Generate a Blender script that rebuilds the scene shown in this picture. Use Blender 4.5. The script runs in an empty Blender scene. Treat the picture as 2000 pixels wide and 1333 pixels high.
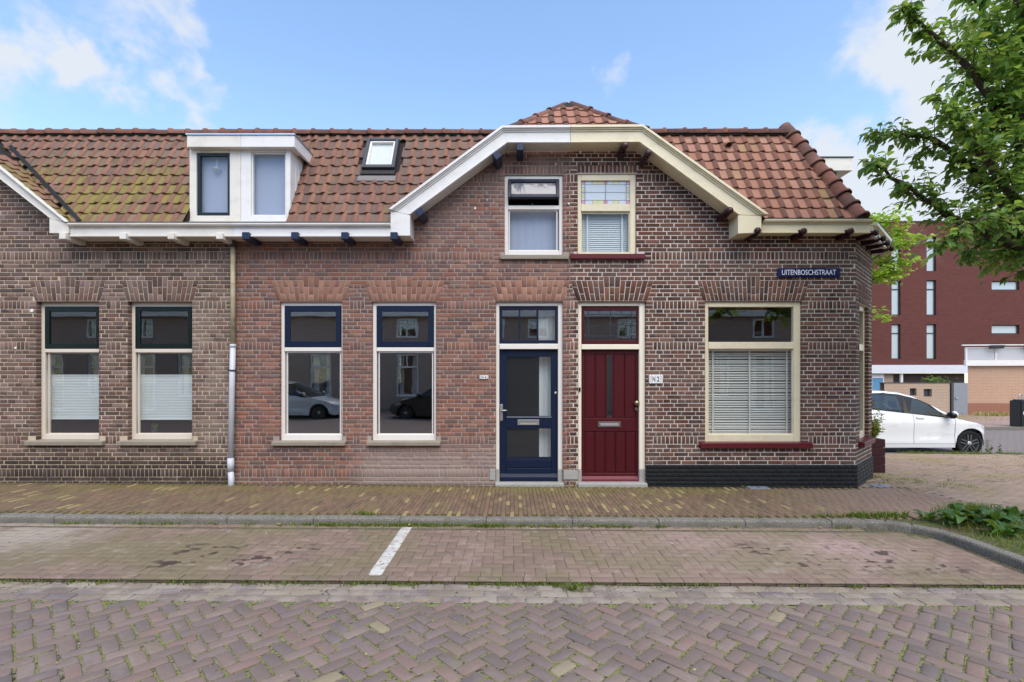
import bpy, bmesh, math, random
import numpy as np
from mathutils import Vector, Matrix
R = math.radians
random.seed(7); rng = np.random.default_rng(7)
sc = bpy.context.scene
COL = sc.collection
# ------------------------------------------------------------------ camera
F, CX, HY, D, HC = 970.0, 1000.0, 740.0, 7.578, 1.625     # photo pixels per unit tangent, vanishing point, wall distance, eye height
cam_d = bpy.data.cameras.new('camera'); cam = bpy.data.objects.new('camera', cam_d); COL.objects.link(cam)
cam_d.sensor_width = 36; cam_d.lens = 36 * F / 2000; cam_d.shift_y = (HY - 666.5) / 2000
cam_d.clip_start = 0.05; cam_d.clip_end = 600
cam.location = (0, -D, HC); cam.rotation_euler = (R(90), 0, 0)
sc.camera = cam
# ------------------------------------------------------------------ sky, sun, exposure
SUN_DIR = Vector((0.25, -0.75, 1.15)).normalized()          # towards the (veiled) sun, behind the viewer
w = bpy.data.worlds.new('World'); sc.world = w; w.use_nodes = True
nt = w.node_tree; nt.nodes.clear()
def nd(nt, typ, **kw):
    n = nt.nodes.new(typ)
    for k, v in kw.items():
        if k.startswith('i_'):
            key = k[2:]
            n.inputs[int(key) if key.isdigit() else key.replace('_', ' ')].default_value = v
        else: setattr(n, k, v)
    return n
def lk(nt, a, b): nt.links.new(a, b)
def mth(nt, op, a, b=None, c=None, clamp=False):
    n = nt.nodes.new('ShaderNodeMath'); n.operation = op; n.use_clamp = clamp
    for i, x in enumerate((a, b, c)):
        if x is None: continue
        if isinstance(x, (int, float)): n.inputs[i].default_value = x
        else: nt.links.new(x, n.inputs[i])
    return n.outputs[0]
def sstep(nt, x, lo, hi):
    n = nt.nodes.new('ShaderNodeMapRange'); n.interpolation_type = 'SMOOTHSTEP'
    n.inputs['From Min'].default_value = lo; n.inputs['From Max'].default_value = hi
    nt.links.new(x, n.inputs['Value']); return n.outputs['Result']
sky = nd(nt, 'ShaderNodeTexSky', sky_type='NISHITA', sun_disc=False, sun_elevation=math.asin(SUN_DIR.z),
         sun_rotation=math.atan2(SUN_DIR.x, SUN_DIR.y), air_density=1.0, dust_density=0.6, ozone_density=2.0, altitude=0)
tc = nd(nt, 'ShaderNodeTexCoord')
def sky_noise(scale, detail, rough, off=(0, 0, 0), dist=0.0, stretch=(1, 1, 1)):
    mp = nd(nt, 'ShaderNodeMapping'); mp.inputs['Location'].default_value = off; mp.inputs['Scale'].default_value = stretch
    lk(nt, tc.outputs['Generated'], mp.inputs['Vector'])
    n = nd(nt, 'ShaderNodeTexNoise', i_Scale=scale, i_Detail=detail, i_Roughness=rough, i_Distortion=dist)
    lk(nt, mp.outputs[0], n.inputs['Vector']); return n
warp = sky_noise(4.5, 5, 0.6, (3, 1, 2))
wv = nd(nt, 'ShaderNodeVectorMath', operation='SUBTRACT'); lk(nt, warp.outputs['Color'], wv.inputs[0]); wv.inputs[1].default_value = (0.5, 0.5, 0.5)
ws = nd(nt, 'ShaderNodeVectorMath', operation='SCALE'); lk(nt, wv.outputs[0], ws.inputs[0]); ws.inputs['Scale'].default_value = 0.34
wd = nd(nt, 'ShaderNodeVectorMath', operation='ADD'); lk(nt, tc.outputs['Generated'], wd.inputs[0]); lk(nt, ws.outputs[0], wd.inputs[1])
def sdir(px, py): return Vector(((px - CX) / F, 1, (HY - py) / F)).normalized()
def bank(px, py, rad, amp):                                  # a soft bank of cloud round one bearing of the sky
    n = nd(nt, 'ShaderNodeVectorMath', operation='DISTANCE'); lk(nt, wd.outputs[0], n.inputs[0]); n.inputs[1].default_value = sdir(px, py)
    return mth(nt, 'MULTIPLY', sstep(nt, n.outputs['Value'], rad, 0.0), amp)
dens = None
for b in ((70, 85, .06, .5), (130, 110, .065, .52), (190, 150, .07, .52), (250, 195, .08, .52), (320, 220, .08, .55), (390, 238, .085, .62), (465, 262, .075, .55), (375, 105, .065, .55), (300, 70, .09, .28),
          (200, 45, .09, .24), (340, 10, .09, .34), (250, -20, .1, .3), (40, 30, .1, .1), (-250, 60, .22, .6), (-450, -100, .3, .6),
          (1230, 215, .07, .5), (1545, 275, .07, .5), (1620, 325, .10, .7), (1690, 385, .14, .85), (1800, 440, .16, .8), (1960, 350, .17, .45), (1830, 40, .18, .7),
          (1790, 160, .08, .5), (1960, 180, .14, .45), (2150, 260, .3, .7), (2300, 40, .35, .7), (1560, 40, .07, .25),
          (-100, 420, .25, .5), (600, 600, .35, .4), (1500, 560, .3, .6)):
    o = bank(*b); dens = o if dens is None else mth(nt, 'ADD', dens, o)
gen = sky_noise(2.2, 6, 0.55, (5.2, 0.7, 1.3), 0.3)
fine = sky_noise(9, 7, 0.62, (1, 4, 2), 0.4, (1, 1, 1.5))
sep = nd(nt, 'ShaderNodeSeparateXYZ'); lk(nt, tc.outputs['Generated'], sep.inputs[0])
behind = sstep(nt, sep.outputs['Y'], 0.25, -0.25)             # cloud goes on over the rest of the sky
general = mth(nt, 'MULTIPLY', sstep(nt, gen.outputs['Fac'], 0.42, 0.62), mth(nt, 'MULTIPLY', behind, 0.8))
dens = mth(nt, 'ADD', dens, general)
d2 = mth(nt, 'ADD', dens, mth(nt, 'MULTIPLY', mth(nt, 'SUBTRACT', fine.outputs['Fac'], 0.5), 1.9))
fac = mth(nt, 'MULTIPLY', sstep(nt, d2, 0.22, 1.05), 0.95)
fac = mth(nt, 'MULTIPLY', fac, sstep(nt, dens, 0.0, 0.2))
SKY_S, CLOUD_S = 0.145, 0.40
tint = nd(nt, 'ShaderNodeMix', data_type='RGBA', blend_type='MULTIPLY'); tint.inputs['Factor'].default_value = 1
lk(nt, sky.outputs[0], tint.inputs['A']); tint.inputs['B'].default_value = (1.03, 1.04, 1.02, 1)
bg1 = nd(nt, 'ShaderNodeBackground', i_Strength=SKY_S); lk(nt, tint.outputs['Result'], bg1.inputs['Color'])
bg2 = nd(nt, 'ShaderNodeBackground', i_Strength=CLOUD_S); bg2.inputs['Color'].default_value = (0.86, 0.92, 1.0, 1)
mx = nd(nt, 'ShaderNodeMixShader'); lk(nt, fac, mx.inputs[0]); lk(nt, bg1.outputs[0], mx.inputs[1]); lk(nt, bg2.outputs[0], mx.inputs[2])
wo = nd(nt, 'ShaderNodeOutputWorld'); lk(nt, mx.outputs[0], wo.inputs['Surface'])
sun_d = bpy.data.lights.new('sun', 'SUN'); sun_d.energy = 1.5; sun_d.angle = R(55); sun_d.color = (1.0, 0.90, 0.78)
sun = bpy.data.objects.new('sun', sun_d); COL.objects.link(sun)
sun.rotation_euler = (-SUN_DIR).to_track_quat('-Z', 'Y').to_euler()
sc.view_settings.view_transform = 'Standard'; sc.view_settings.look = 'None'
sc.view_settings.exposure = 1.2; sc.view_settings.gamma = 1.0; sc.view_settings.use_curve_mapping = False
sc.render.engine = 'CYCLES'
cy = sc.cycles; cy.max_bounces = 8; cy.transparent_max_bounces = 24; cy.diffuse_bounces = 3; cy.glossy_bounces = 4; cy.use_denoising = True
cy.sample_clamp_indirect = 4; cy.caustics_reflective = False; cy.caustics_refractive = False

# ------------------------------------------------------------------ helpers
def C(h, k=1.0):
    h = h.lstrip('#'); o = []
    for i in (0, 2, 4):
        c = int(h[i:i+2], 16) / 255; o.append((c / 12.92 if c <= 0.04045 else ((c + 0.055) / 1.055) ** 2.4) * k)
    return (*o, 1.0)
def P(px, py, y=0.0):                                        # a measured photo point -> (X, Z) on the plane at depth y
    s = F / (D + y); return ((px - CX) / s, HC + (HY - py) / s)
def PX(px, y=0.0): return (px - CX) * (D + y) / F
def PZ(py, y=0.0): return HC + (HY - py) * (D + y) / F
def gz(x, y=0.0):                                            # the ground falls a little to the right and towards the side street
    return -0.0062 * max(-12, min(14, x)) - (0.022 * (min(y, 4.2) - 1.0) if y > 1.0 else 0.0)
IDM = Matrix.Identity(4)
INV = {}
def put(name, me, parent=None, mat=None, kind=None, label=None):
    o = bpy.data.objects.new(name, me); COL.objects.link(o)
    if mat is not None: o.matrix_basis = mat
    if parent is not None:
        o.parent = parent; o.matrix_parent_inverse = INV.get(parent.name, IDM)
    if kind: o['kind'] = kind
    if label: o['label'] = label
    return o
def tag(o, label, cat, group=None):
    o['label'] = label; o['category'] = cat
    if group: o['group'] = group
    return o
def thing(name, label, cat, loc=(0, 0, 0), group=None, local=False, rz=0.0):
    o = bpy.data.objects.new(name, None); COL.objects.link(o); o.location = loc; o.rotation_euler = (0, 0, rz); o.empty_display_size = 0.2
    INV[o.name] = IDM if local else Matrix.Translation(-Vector(loc))
    return tag(o, label, cat, group)
class MB:
    def __init__(s): s.v = []; s.f = []; s.m = []; s.cur = 0
    def add(s, vs, fs, m=None):
        b = len(s.v); s.v.extend(tuple(x) for x in vs)
        for f in fs: s.f.append(tuple(b + i for i in f)); s.m.append(s.cur if m is None else m)
        return s
    def box(s, x0, x1, y0, y1, z0, z1, m=None):
        if x0 > x1: x0, x1 = x1, x0
        if y0 > y1: y0, y1 = y1, y0
        if z0 > z1: z0, z1 = z1, z0
        return s.add([(x0,y0,z0),(x1,y0,z0),(x1,y1,z0),(x0,y1,z0),(x0,y0,z1),(x1,y0,z1),(x1,y1,z1),(x0,y1,z1)],
                     [(0,3,2,1),(4,5,6,7),(0,1,5,4),(1,2,6,5),(2,3,7,6),(3,0,4,7)], m)
    def hull(s, ring0, ring1, m=None):                        # two rings of equal count joined into a closed solid
        n = len(ring0)
        fs = [tuple(range(n))[::-1], tuple(range(n, 2*n))] + [(i, (i+1) % n, n + (i+1) % n, n + i) for i in range(n)]
        return s.add(list(ring0) + list(ring1), fs, m)
    def prism(s, poly, y0, y1, m=None):                       # polygon in x,z pushed from y0 to y1
        return s.hull([(x, y1, z) for x, z in poly], [(x, y0, z) for x, z in poly], m)
    def prismx(s, poly, x0, x1, m=None):                      # polygon in y,z pushed along x
        return s.hull([(x0, y, z) for y, z in poly], [(x1, y, z) for y, z in poly], m)
    def prismz(s, poly, z0, z1, m=None):
        return s.hull([(x, y, z0) for x, y in poly], [(x, y, z1) for x, y in poly], m)
    def tube(s, pts, r, n=8, m=None, caps=True):
        pts = [Vector(p) for p in pts]; rs = r if isinstance(r, (list, tuple)) else [r] * len(pts)
        vs = []; fs = []; up = Vector((0, 0, 1)); prev = None
        for i, p in enumerate(pts):
            t = (pts[min(i+1, len(pts)-1)] - pts[max(i-1, 0)]).normalized()
            a = prev if prev is not None else (Vector((1, 0, 0)) if abs(t.z) > 0.9 else up)
            a = (a - t * a.dot(t)).normalized(); prev = a; b = t.cross(a)
            for k in range(n):
                q = 2 * math.pi * k / n; vs.append(p + (a * math.cos(q) + b * math.sin(q)) * rs[i])
        for i in range(len(pts) - 1):
            for k in range(n): fs.append((i*n+k, i*n+(k+1) % n, (i+1)*n+(k+1) % n, (i+1)*n+k))
        if caps: fs.append(tuple(range(n))[::-1]); fs.append(tuple(range((len(pts)-1)*n, len(pts)*n)))
        return s.add(vs, fs, m)
    def lathe(s, c, axis, prof, n=16, m=None):                # prof: (distance along axis, radius)
        c = Vector(c); ax = Vector(axis).normalized(); u = ax.cross(Vector((0, 0, 1)) if abs(ax.z) < .9 else Vector((1, 0, 0))).normalized(); v = ax.cross(u); vs = []; fs = []; k_ = len(prof)
        for a, r in prof:
            for k in range(n): q = 2 * math.pi * k / n; vs.append(c + ax * a + (u * math.cos(q) + v * math.sin(q)) * max(r, 1e-4))
        for i in range(k_ - 1):
            for k in range(n): fs.append((i*n+k, i*n+(k+1) % n, (i+1)*n+(k+1) % n, (i+1)*n+k))
        fs.append(tuple(range(n))[::-1]); fs.append(tuple(range((k_-1)*n, k_*n)))
        return s.add(vs, fs, m)
    def mesh(s, name, mats, bevel=0, smooth=False, seg=1):
        me = bpy.data.meshes.new(name); me.from_pydata(s.v, [], s.f)
        for mt in (mats if isinstance(mats, (list, tuple)) else [mats]): me.materials.append(mt)
        me.polygons.foreach_set('material_index', s.m)
        bm = bmesh.new(); bm.from_mesh(me); bmesh.ops.recalc_face_normals(bm, faces=bm.faces)
        if bevel: bmesh.ops.bevel(bm, geom=bm.edges[:], offset=bevel, segments=seg, affect='EDGES', clamp_overlap=True)
        bm.to_mesh(me); bm.free()
        if smooth: me.polygons.foreach_set('use_smooth', [True] * len(me.polygons))
        return me
    def build(s, name, mats, parent=None, bevel=0, smooth=False, kind=None, label=None, seg=1):
        return put(name, s.mesh(name, mats, bevel, smooth, seg), parent, None, kind, label)
def arr_mesh(name, V, Fq, mats, mi=None, smooth=False):       # numpy arrays -> mesh
    me = bpy.data.meshes.new(name); V = np.asarray(V, float); Fq = np.asarray(Fq, int)
    me.vertices.add(len(V)); me.vertices.foreach_set('co', V.ravel())
    n, k = Fq.shape; me.loops.add(n * k); me.loops.foreach_set('vertex_index', Fq.ravel())
    me.polygons.add(n); me.polygons.foreach_set('loop_start', np.arange(n) * k)
    for mt in (mats if isinstance(mats, (list, tuple)) else [mats]): me.materials.append(mt)
    if mi is not None: me.polygons.foreach_set('material_index', np.asarray(mi, int))
    if smooth: me.polygons.foreach_set('use_smooth', [True] * n)
    me.update(calc_edges=True); me.validate(); return me
def text_mesh(name, body, x0, x1, z0, z1, y, ext, mat, bold=0.0):
    cu = bpy.data.curves.new(name, 'FONT'); cu.body = body; cu.size = 1; cu.extrude = 0.02; cu.offset = bold; cu.resolution_u = 4
    o = bpy.data.objects.new(name, cu); COL.objects.link(o)
    me = bpy.data.meshes.new_from_object(o.evaluated_get(bpy.context.evaluated_depsgraph_get()))
    bpy.data.objects.remove(o); bpy.data.curves.remove(cu)
    n = len(me.vertices); a = np.empty(n * 3); me.vertices.foreach_get('co', a); a = a.reshape(-1, 3)
    lo, hi = a.min(0), a.max(0); b = np.empty_like(a)
    b[:, 0] = x0 + (a[:, 0] - lo[0]) / (hi[0] - lo[0]) * (x1 - x0)
    b[:, 2] = z0 + (a[:, 1] - lo[1]) / (hi[1] - lo[1]) * (z1 - z0)
    b[:, 1] = y - (a[:, 2] - lo[2]) / (hi[2] - lo[2]) * ext
    me.vertices.foreach_set('co', b.ravel()); me.materials.clear(); me.materials.append(mat); me.update(); me.name = name
    return me
# ------------------------------------------------------------------ materials
def base_mat(name):
    m = bpy.data.materials.new(name); m.use_nodes = True; t = m.node_tree; t.nodes.clear()
    b = nd(t, 'ShaderNodeBsdfPrincipled'); o = nd(t, 'ShaderNodeOutputMaterial'); lk(t, b.outputs[0], o.inputs['Surface'])
    return m, t, b, o
def noise(t, scale, detail=4, rough=0.6, stretch=None, vec=None, dist=0):
    n = nd(t, 'ShaderNodeTexNoise', i_Scale=scale, i_Detail=detail, i_Roughness=rough, i_Distortion=dist)
    if vec is None:
        g = nd(t, 'ShaderNodeNewGeometry'); vec = g.outputs['Position']
    if stretch:
        mp = nd(t, 'ShaderNodeMapping'); mp.inputs['Scale'].default_value = stretch; lk(t, vec, mp.inputs['Vector']); vec = mp.outputs[0]
    lk(t, vec, n.inputs['Vector']); return n
def mixc(t, fac, a, b, mode='MIX'):
    n = nd(t, 'ShaderNodeMix', data_type='RGBA', blend_type=mode)
    if isinstance(fac, (int, float)): n.inputs['Factor'].default_value = fac
    else: lk(t, fac, n.inputs['Factor'])
    for k, x in (('A', a), ('B', b)):
        if isinstance(x, tuple): n.inputs[k].default_value = x
        else: lk(t, x, n.inputs[k])
    return n.outputs['Result']
def ramp(t, fac, stops, interp='LINEAR'):
    n = nd(t, 'ShaderNodeValToRGB'); n.color_ramp.interpolation = interp; e = n.color_ramp.elements
    while len(e) < len(stops): e.new(0.5)
    for x, (p, c) in zip(e, stops): x.position = p; x.color = c
    lk(t, fac, n.inputs[0]); return n.outputs[0]
def rnd(t):                                                    # one random value per piece, whether the piece is an object or an island
    o = nd(t, 'ShaderNodeObjectInfo'); g = nd(t, 'ShaderNodeNewGeometry')
    return mth(t, 'FRACT', mth(t, 'ADD', o.outputs['Random'], g.outputs['Random Per Island'])), g
def bump(t, b, h, strength=0.3, dist=0.01):
    n = nd(t, 'ShaderNodeBump', i_Strength=strength, i_Distance=dist); lk(t, h, n.inputs['Height']); lk(t, n.outputs[0], b.inputs['Normal'])
def posz(t):
    g = nd(t, 'ShaderNodeNewGeometry'); s = nd(t, 'ShaderNodeSeparateXYZ'); lk(t, g.outputs['Position'], s.inputs[0]); return s.outputs
def box_mask(t, x0, x1, y0, y1, z0, z1, soft):
    s = posz(t); o = None
    for k, (a, b) in zip('XYZ', ((x0, x1), (y0, y1), (z0, z1))):
        if a is None: continue
        q = mth(t, 'MULTIPLY', sstep(t, s[k], a - soft, a + soft), sstep(t, s[k], b + soft, b - soft))
        o = q if o is None else mth(t, 'MULTIPLY', o, q)
    return o
def piece_mat(name, cols, grain=55, gamp=0.35, rough=0.85, extra=None, bs=0.35, spec=0.3, rare=None):
    m, t, b, o = base_mat(name)
    r, g = rnd(t)
    k = len(cols); c = ramp(t, r, [((i + 0.0) / (k - 1) if k > 1 else 0, x) for i, x in enumerate(cols)])
    if rare: c = mixc(t, mth(t, 'GREATER_THAN', mth(t, 'FRACT', mth(t, 'MULTIPLY', r, 97.31)), 1 - rare[1]), c, rare[0])
    n1 = noise(t, grain, 5, 0.65); n2 = noise(t, 3.2, 3, 0.6)
    v = mth(t, 'ADD', mth(t, 'MULTIPLY', mth(t, 'SUBTRACT', n1.outputs['Fac'], 0.5), gamp * 2), mth(t, 'MULTIPLY', mth(t, 'SUBTRACT', n2.outputs['Fac'], 0.5), gamp * 1.2))
    hv = nd(t, 'ShaderNodeHueSaturation'); lk(t, c, hv.inputs['Color']); lk(t, mth(t, 'ADD', v, 1.0), hv.inputs['Value']); c = hv.outputs[0]
    if extra: c = extra(t, c, r)
    lk(t, c, b.inputs['Base Color']); b.inputs['Roughness'].default_value = rough; b.inputs['Specular IOR Level'].default_value = spec
    bump(t, b, n1.outputs['Fac'], bs, 0.004)
    return m
def paint(name, col, rough=0.4, dirt=0.12, grain=14, spec=0.4, dcol=None):
    m, t, b, o = base_mat(name)
    n = noise(t, grain, 6, 0.7); n2 = noise(t, 2.5, 3, 0.5, (1, 1, 3))
    f = mth(t, 'MULTIPLY', sstep(t, mth(t, 'ADD', mth(t, 'MULTIPLY', n.outputs['Fac'], 0.5), mth(t, 'MULTIPLY', n2.outputs['Fac'], 0.5)), 0.45, 0.75), dirt)
    c = mixc(t, f, col, dcol or tuple(x * 0.55 for x in col[:3]) + (1,))
    lk(t, c, b.inputs['Base Color']); b.inputs['Roughness'].default_value = rough; b.inputs['Specular IOR Level'].default_value = spec
    bump(t, b, n.outputs['Fac'], 0.06, 0.003); return m
def metal(name, col, rough=0.35):
    m, t, b, o = base_mat(name); b.inputs['Metallic'].default_value = 1; n = noise(t, 40, 4)
    lk(t, mixc(t, mth(t, 'MULTIPLY', n.outputs['Fac'], 0.4), col, tuple(x * 0.6 for x in col[:3]) + (1,)), b.inputs['Base Color'])
    b.inputs['Roughness'].default_value = rough; return m
def glass(name, ior=1.85, wave=0.0, tintc=(0.95, 0.965, 0.96, 1), rough=0.0, wscale=4.0, frost=0.0):
    m = bpy.data.materials.new(name); m.use_nodes = True; t = m.node_tree; t.nodes.clear(); o = nd(t, 'ShaderNodeOutputMaterial')
    tr = nd(t, 'ShaderNodeBsdfTransparent'); tr.inputs[0].default_value = tintc
    gl = nd(t, 'ShaderNodeBsdfGlossy', i_Roughness=rough); gl.inputs['Color'].default_value = (1, 1, 1, 1)
    fr = nd(t, 'ShaderNodeFresnel', i_IOR=ior)
    if wave:
        n = noise(t, wscale, 2, 0.5, (1, 1, 0.45)); bn = nd(t, 'ShaderNodeBump', i_Strength=wave, i_Distance=0.02); lk(t, n.outputs['Fac'], bn.inputs['Height'])
        lk(t, bn.outputs[0], gl.inputs['Normal'])
    a = tr
    if frost:
        df = nd(t, 'ShaderNodeBsdfDiffuse'); df.inputs['Color'].default_value = (0.75, 0.76, 0.78, 1)
        tl = nd(t, 'ShaderNodeBsdfTranslucent'); tl.inputs['Color'].default_value = (0.75, 0.76, 0.78, 1)
        d = nd(t, 'ShaderNodeMixShader'); d.inputs[0].default_value = 0.5; lk(t, df.outputs[0], d.inputs[1]); lk(t, tl.outputs[0], d.inputs[2])
        a = nd(t, 'ShaderNodeMixShader'); a.inputs[0].default_value = frost; lk(t, tr.outputs[0], a.inputs[1]); lk(t, d.outputs[0], a.inputs[2])
    gb = nd(t, 'ShaderNodeNewGeometry'); mx = nd(t, 'ShaderNodeMixShader'); lk(t, mth(t, 'MULTIPLY', fr.outputs[0], mth(t, 'SUBTRACT', 1.0, gb.outputs['Backfacing'])), mx.inputs[0]); lk(t, a.outputs[0], mx.inputs[1]); lk(t, gl.outputs[0], mx.inputs[2])
    lk(t, mx.outputs[0], o.inputs['Surface']); return m
def leaf_mat(name, cols, trans=0.4, rough=0.45):
    m, t, b, o = base_mat(name); r, g = rnd(t)
    k = len(cols); c = ramp(t, r, [(i / (k - 1), x) for i, x in enumerate(cols)])
    lk(t, c, b.inputs['Base Color']); b.inputs['Roughness'].default_value = rough; b.inputs['Specular IOR Level'].default_value = 0.35
    tl = nd(t, 'ShaderNodeBsdfTranslucent'); lk(t, mixc(t, 0.6, c, (0.35, 0.5, 0.05, 1), 'MIX'), tl.inputs['Color'])
    mx = nd(t, 'ShaderNodeMixShader'); mx.inputs[0].default_value = trans; lk(t, b.outputs[0], mx.inputs[1]); lk(t, tl.outputs[0], mx.inputs[2])
    lk(t, mx.outputs[0], o.inputs['Surface']); return m
def stain(col, mask_fn, amt, lo=0.45, hi=0.7, scale=1.6):
    def f(t, c, r):
        n = noise(t, scale, 5, 0.65); k = mth(t, 'MULTIPLY', sstep(t, n.outputs['Fac'], lo, hi), mask_fn(t))
        return mixc(t, mth(t, 'MULTIPLY', k, amt), c, col)
    return f
def chain(*fs):
    def f(t, c, r):
        for g in fs: c = g(t, c, r)
        return c
    return f
low = lambda z0, z1: (lambda t: sstep(t, posz(t)['Z'], z1, z0))
M = {}
M['brick_l'] = piece_mat('brick_brown', [C('4c413e'), C('6b5850'), C('7d665c'), C('5e4c46'), C('86706a'), C('6e5248'), C('55453f')],
    extra=chain(stain(C('2a2524'), low(0.28, 0.62), 0.75, 0.2, 0.5), stain(C('8f8175'), lambda t: box_mask(t, -5.3, -4.2, None, None, 0.6, 2.8, 0.35), 0.55, 0.35, 0.65)))
M['brick_m'] = piece_mat('brick_red', [C('735247'), C('845d4e'), C('926957'), C('7d6156'), C('6c5750'), C('8c5d4b'), C('664e49'), C('785a52')],
    extra=chain(stain(C('9a8981'), lambda t: box_mask(t, -2.3, 0.0, None, None, -0.1, 0.55, 0.25), 0.85, 0.25, 0.5), stain(C('8f7a70'), low(0.0, 0.25), 0.5, 0.3, 0.6),
                stain(C('8c7a72'), lambda t: box_mask(t, -1.8, 0.9, None, None, 3.3, 6.0, 0.4), 0.35, 0.4, 0.6)))
M['brick_arch'] = piece_mat('brick_orange_red', [C('8b6452'), C('976d59'), C('7f594a'), C('9f7560')])
M['brick_r'] = piece_mat('brick_dark', [C('4a342b'), C('5f4437'), C('6d4e40'), C('543d34'), C('775545'), C('663f31'), C('412f28'), C('825a48')],
    extra=stain(C('6e655f'), low(3.2, 4.2), 0.3, 0.45, 0.6))
M['brick_black'] = piece_mat('brick_black_paint', [C('18191b'), C('1c1d1f'), C('161718')], rough=0.6, gamp=0.15, bs=0.15)
def mortar(name, c, c2, extra=None):
    m, t, b, o = base_mat(name); n = noise(t, 30, 5, 0.7); n2 = noise(t, 1.5, 4)
    k = mixc(t, sstep(t, n2.outputs['Fac'], 0.35, 0.7), c, c2)
    k = mixc(t, mth(t, 'MULTIPLY', n.outputs['Fac'], 0.35), k, tuple(x * 0.5 for x in c[:3]) + (1,))
    if extra: k = extra(t, k, None)
    lk(t, k, b.inputs['Base Color']); b.inputs['Roughness'].default_value = 0.95; bump(t, b, n.outputs['Fac'], 0.3, 0.004); return m
M['mortar_l'] = mortar('mortar_cream', C('cdbda3'), C('c0ac8a'), stain(C('5a4f44'), low(0.0, 0.4), 0.7, 0.3, 0.6))
M['mortar_m'] = mortar('mortar_grey', C('ada197'), C('9c8f85'))
M['mortar_r'] = mortar('mortar_white', C('d8cfc5'), C('c8bdb1'))
M['white'] = paint('paint_white', C('e2dfda'), 0.4, 0.28, 7, dcol=C('a29c90'))
M['offwhite'] = paint('paint_off_white', C('ded8cc'), 0.45, 0.35, 7, dcol=C('a09684'))
M['cream'] = paint('paint_cream', C('e2d6b6'), 0.4, 0.3, 7, dcol=C('a39672'))
M['creamy'] = paint('paint_pale_cream', C('ebe3cd'), 0.4, 0.14)
M['frame_l'] = paint('paint_beige', C('d8cdbc'), 0.4, 0.15)
M['frame_m'] = paint('paint_light_grey', C('e2ddd4'), 0.4, 0.10)
M['green'] = paint('paint_dark_green', C('0d1a17'), 0.3, 0.1)
M['blue'] = paint('paint_dark_blue', C('0c1b34'), 0.42, 0.15, spec=0.3)
M['blueb'] = paint('paint_bracket_blue', C('1b2742'), 0.35, 0.2)
M['burg'] = paint('paint_burgundy', C('480e15'), 0.42, 0.2, spec=0.3)
M['burgd'] = paint('planter_burgundy', C('3a0d14'), 0.45, 0.2)
M['burgs'] = paint('paint_sill_burgundy', C('5c1a22'), 0.3, 0.2)
M['burgb'] = paint('paint_bracket_burgundy', C('341218'), 0.3, 0.2)
M['stone'] = paint('sill_stone', C('8f8678'), 0.8, 0.5, 9, dcol=C('5c5a48'))
M['bluestone'] = paint('blue_stone', C('a09e99'), 0.7, 0.5, 8, dcol=C('6d6a62'))
M['slab'] = paint('drain_cover_steel', C('7f8894'), 0.5, 0.3, 12)
M['lead'] = paint('lead_flashing', C('4a4846'), 0.6, 0.3)
M['leadblack'] = paint('lead_black', C('1d1c1c'), 0.6, 0.2)
M['zinc'] = metal('zinc', (0.62, 0.66, 0.72, 1), 0.4)
M['steel'] = metal('brushed_steel', (0.52, 0.51, 0.49, 1), 0.45)
M['steel_d'] = metal('dull_steel', (0.26, 0.24, 0.23, 1), 0.5)
M['brass'] = metal('old_brass', (0.34, 0.27, 0.17, 1), 0.35)
M['glass'] = glass('window_glass', 2.5, 0.02)
M['glass_u'] = glass('upper_window_glass', 1.5, 0.02)
M['glass_w'] = glass('window_glass_old', 3.3, 0.035, wscale=3.0)
M['glass_f'] = glass('patterned_glass', 1.6, 0.5, wscale=16, frost=0.35)
M['glass_d'] = glass('door_glass', 1.5, 0.3, wscale=14, frost=0.03)
M['room'] = paint('room_wall', C('5c5650'), 0.9, 0.1)
M['curtain'] = paint('curtain_white', C('d9d9d8'), 0.9, 0.05)
M['curtain_sky_lav'] = paint('blind_sky_lavender', C('a3a9bf'), 0.9, 0.05)  # cloth tone; also gives the dormer panes their reflected-sky lavender
M['blind'] = paint('blind_white', C('f4efe4'), 0.5, 0.05)
M['blind_u'] = paint('blind_pale', C('d3dade'), 0.6, 0.05)
M['pleat'] = paint('pleated_white', C('dfe4e4'), 0.85, 0.05)
M['black'] = paint('black', C('101112'), 0.5, 0.1)
M['dgrey'] = paint('dark_grey', C('3c3f44'), 0.4, 0.15)
M['pvc'] = paint('pvc_grey', C('c0c3c8'), 0.45, 0.25)
M['rust'] = paint('peeling_cream_paint', C('b7ab8c'), 0.6, 0.9, 6, dcol=C('6a4a2e'))
def moss_tiles(thr_lo, thr_hi, amt, zmask):
    def f(t, c, r):
        n = noise(t, 1.1, 4, 0.6); n2 = noise(t, 14, 4, 0.7)
        a = mth(t, 'ADD', mth(t, 'MULTIPLY', n.outputs['Fac'], 0.75), mth(t, 'MULTIPLY', n2.outputs['Fac'], 0.25))
        a = mth(t, 'ADD', a, mth(t, 'MULTIPLY', mth(t, 'SUBTRACT', r, 0.5), 0.16))
        k = sstep(t, a, thr_lo, thr_hi)
        if zmask: k = mth(t, 'MULTIPLY', k, zmask(t))
        return mixc(t, mth(t, 'MULTIPLY', k, amt), c, C('827a3a'))
    return f
def pits(t, c, r):
    n = noise(t, 26, 2, 0.4); k = sstep(t, n.outputs['Fac'], 0.66, 0.72)
    return mixc(t, mth(t, 'MULTIPLY', k, 0.75), c, C('2b211d'))
def greyfilm(lo, hi, amt, m):
    return stain(C('6b5f56'), m, amt, lo, hi, 2.2)
zl = lambda t: mth(t, 'MULTIPLY', sstep(t, posz(t)['Z'], 5.45, 4.5), sstep(t, posz(t)['X'], -2.6, -4.9))
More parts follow.
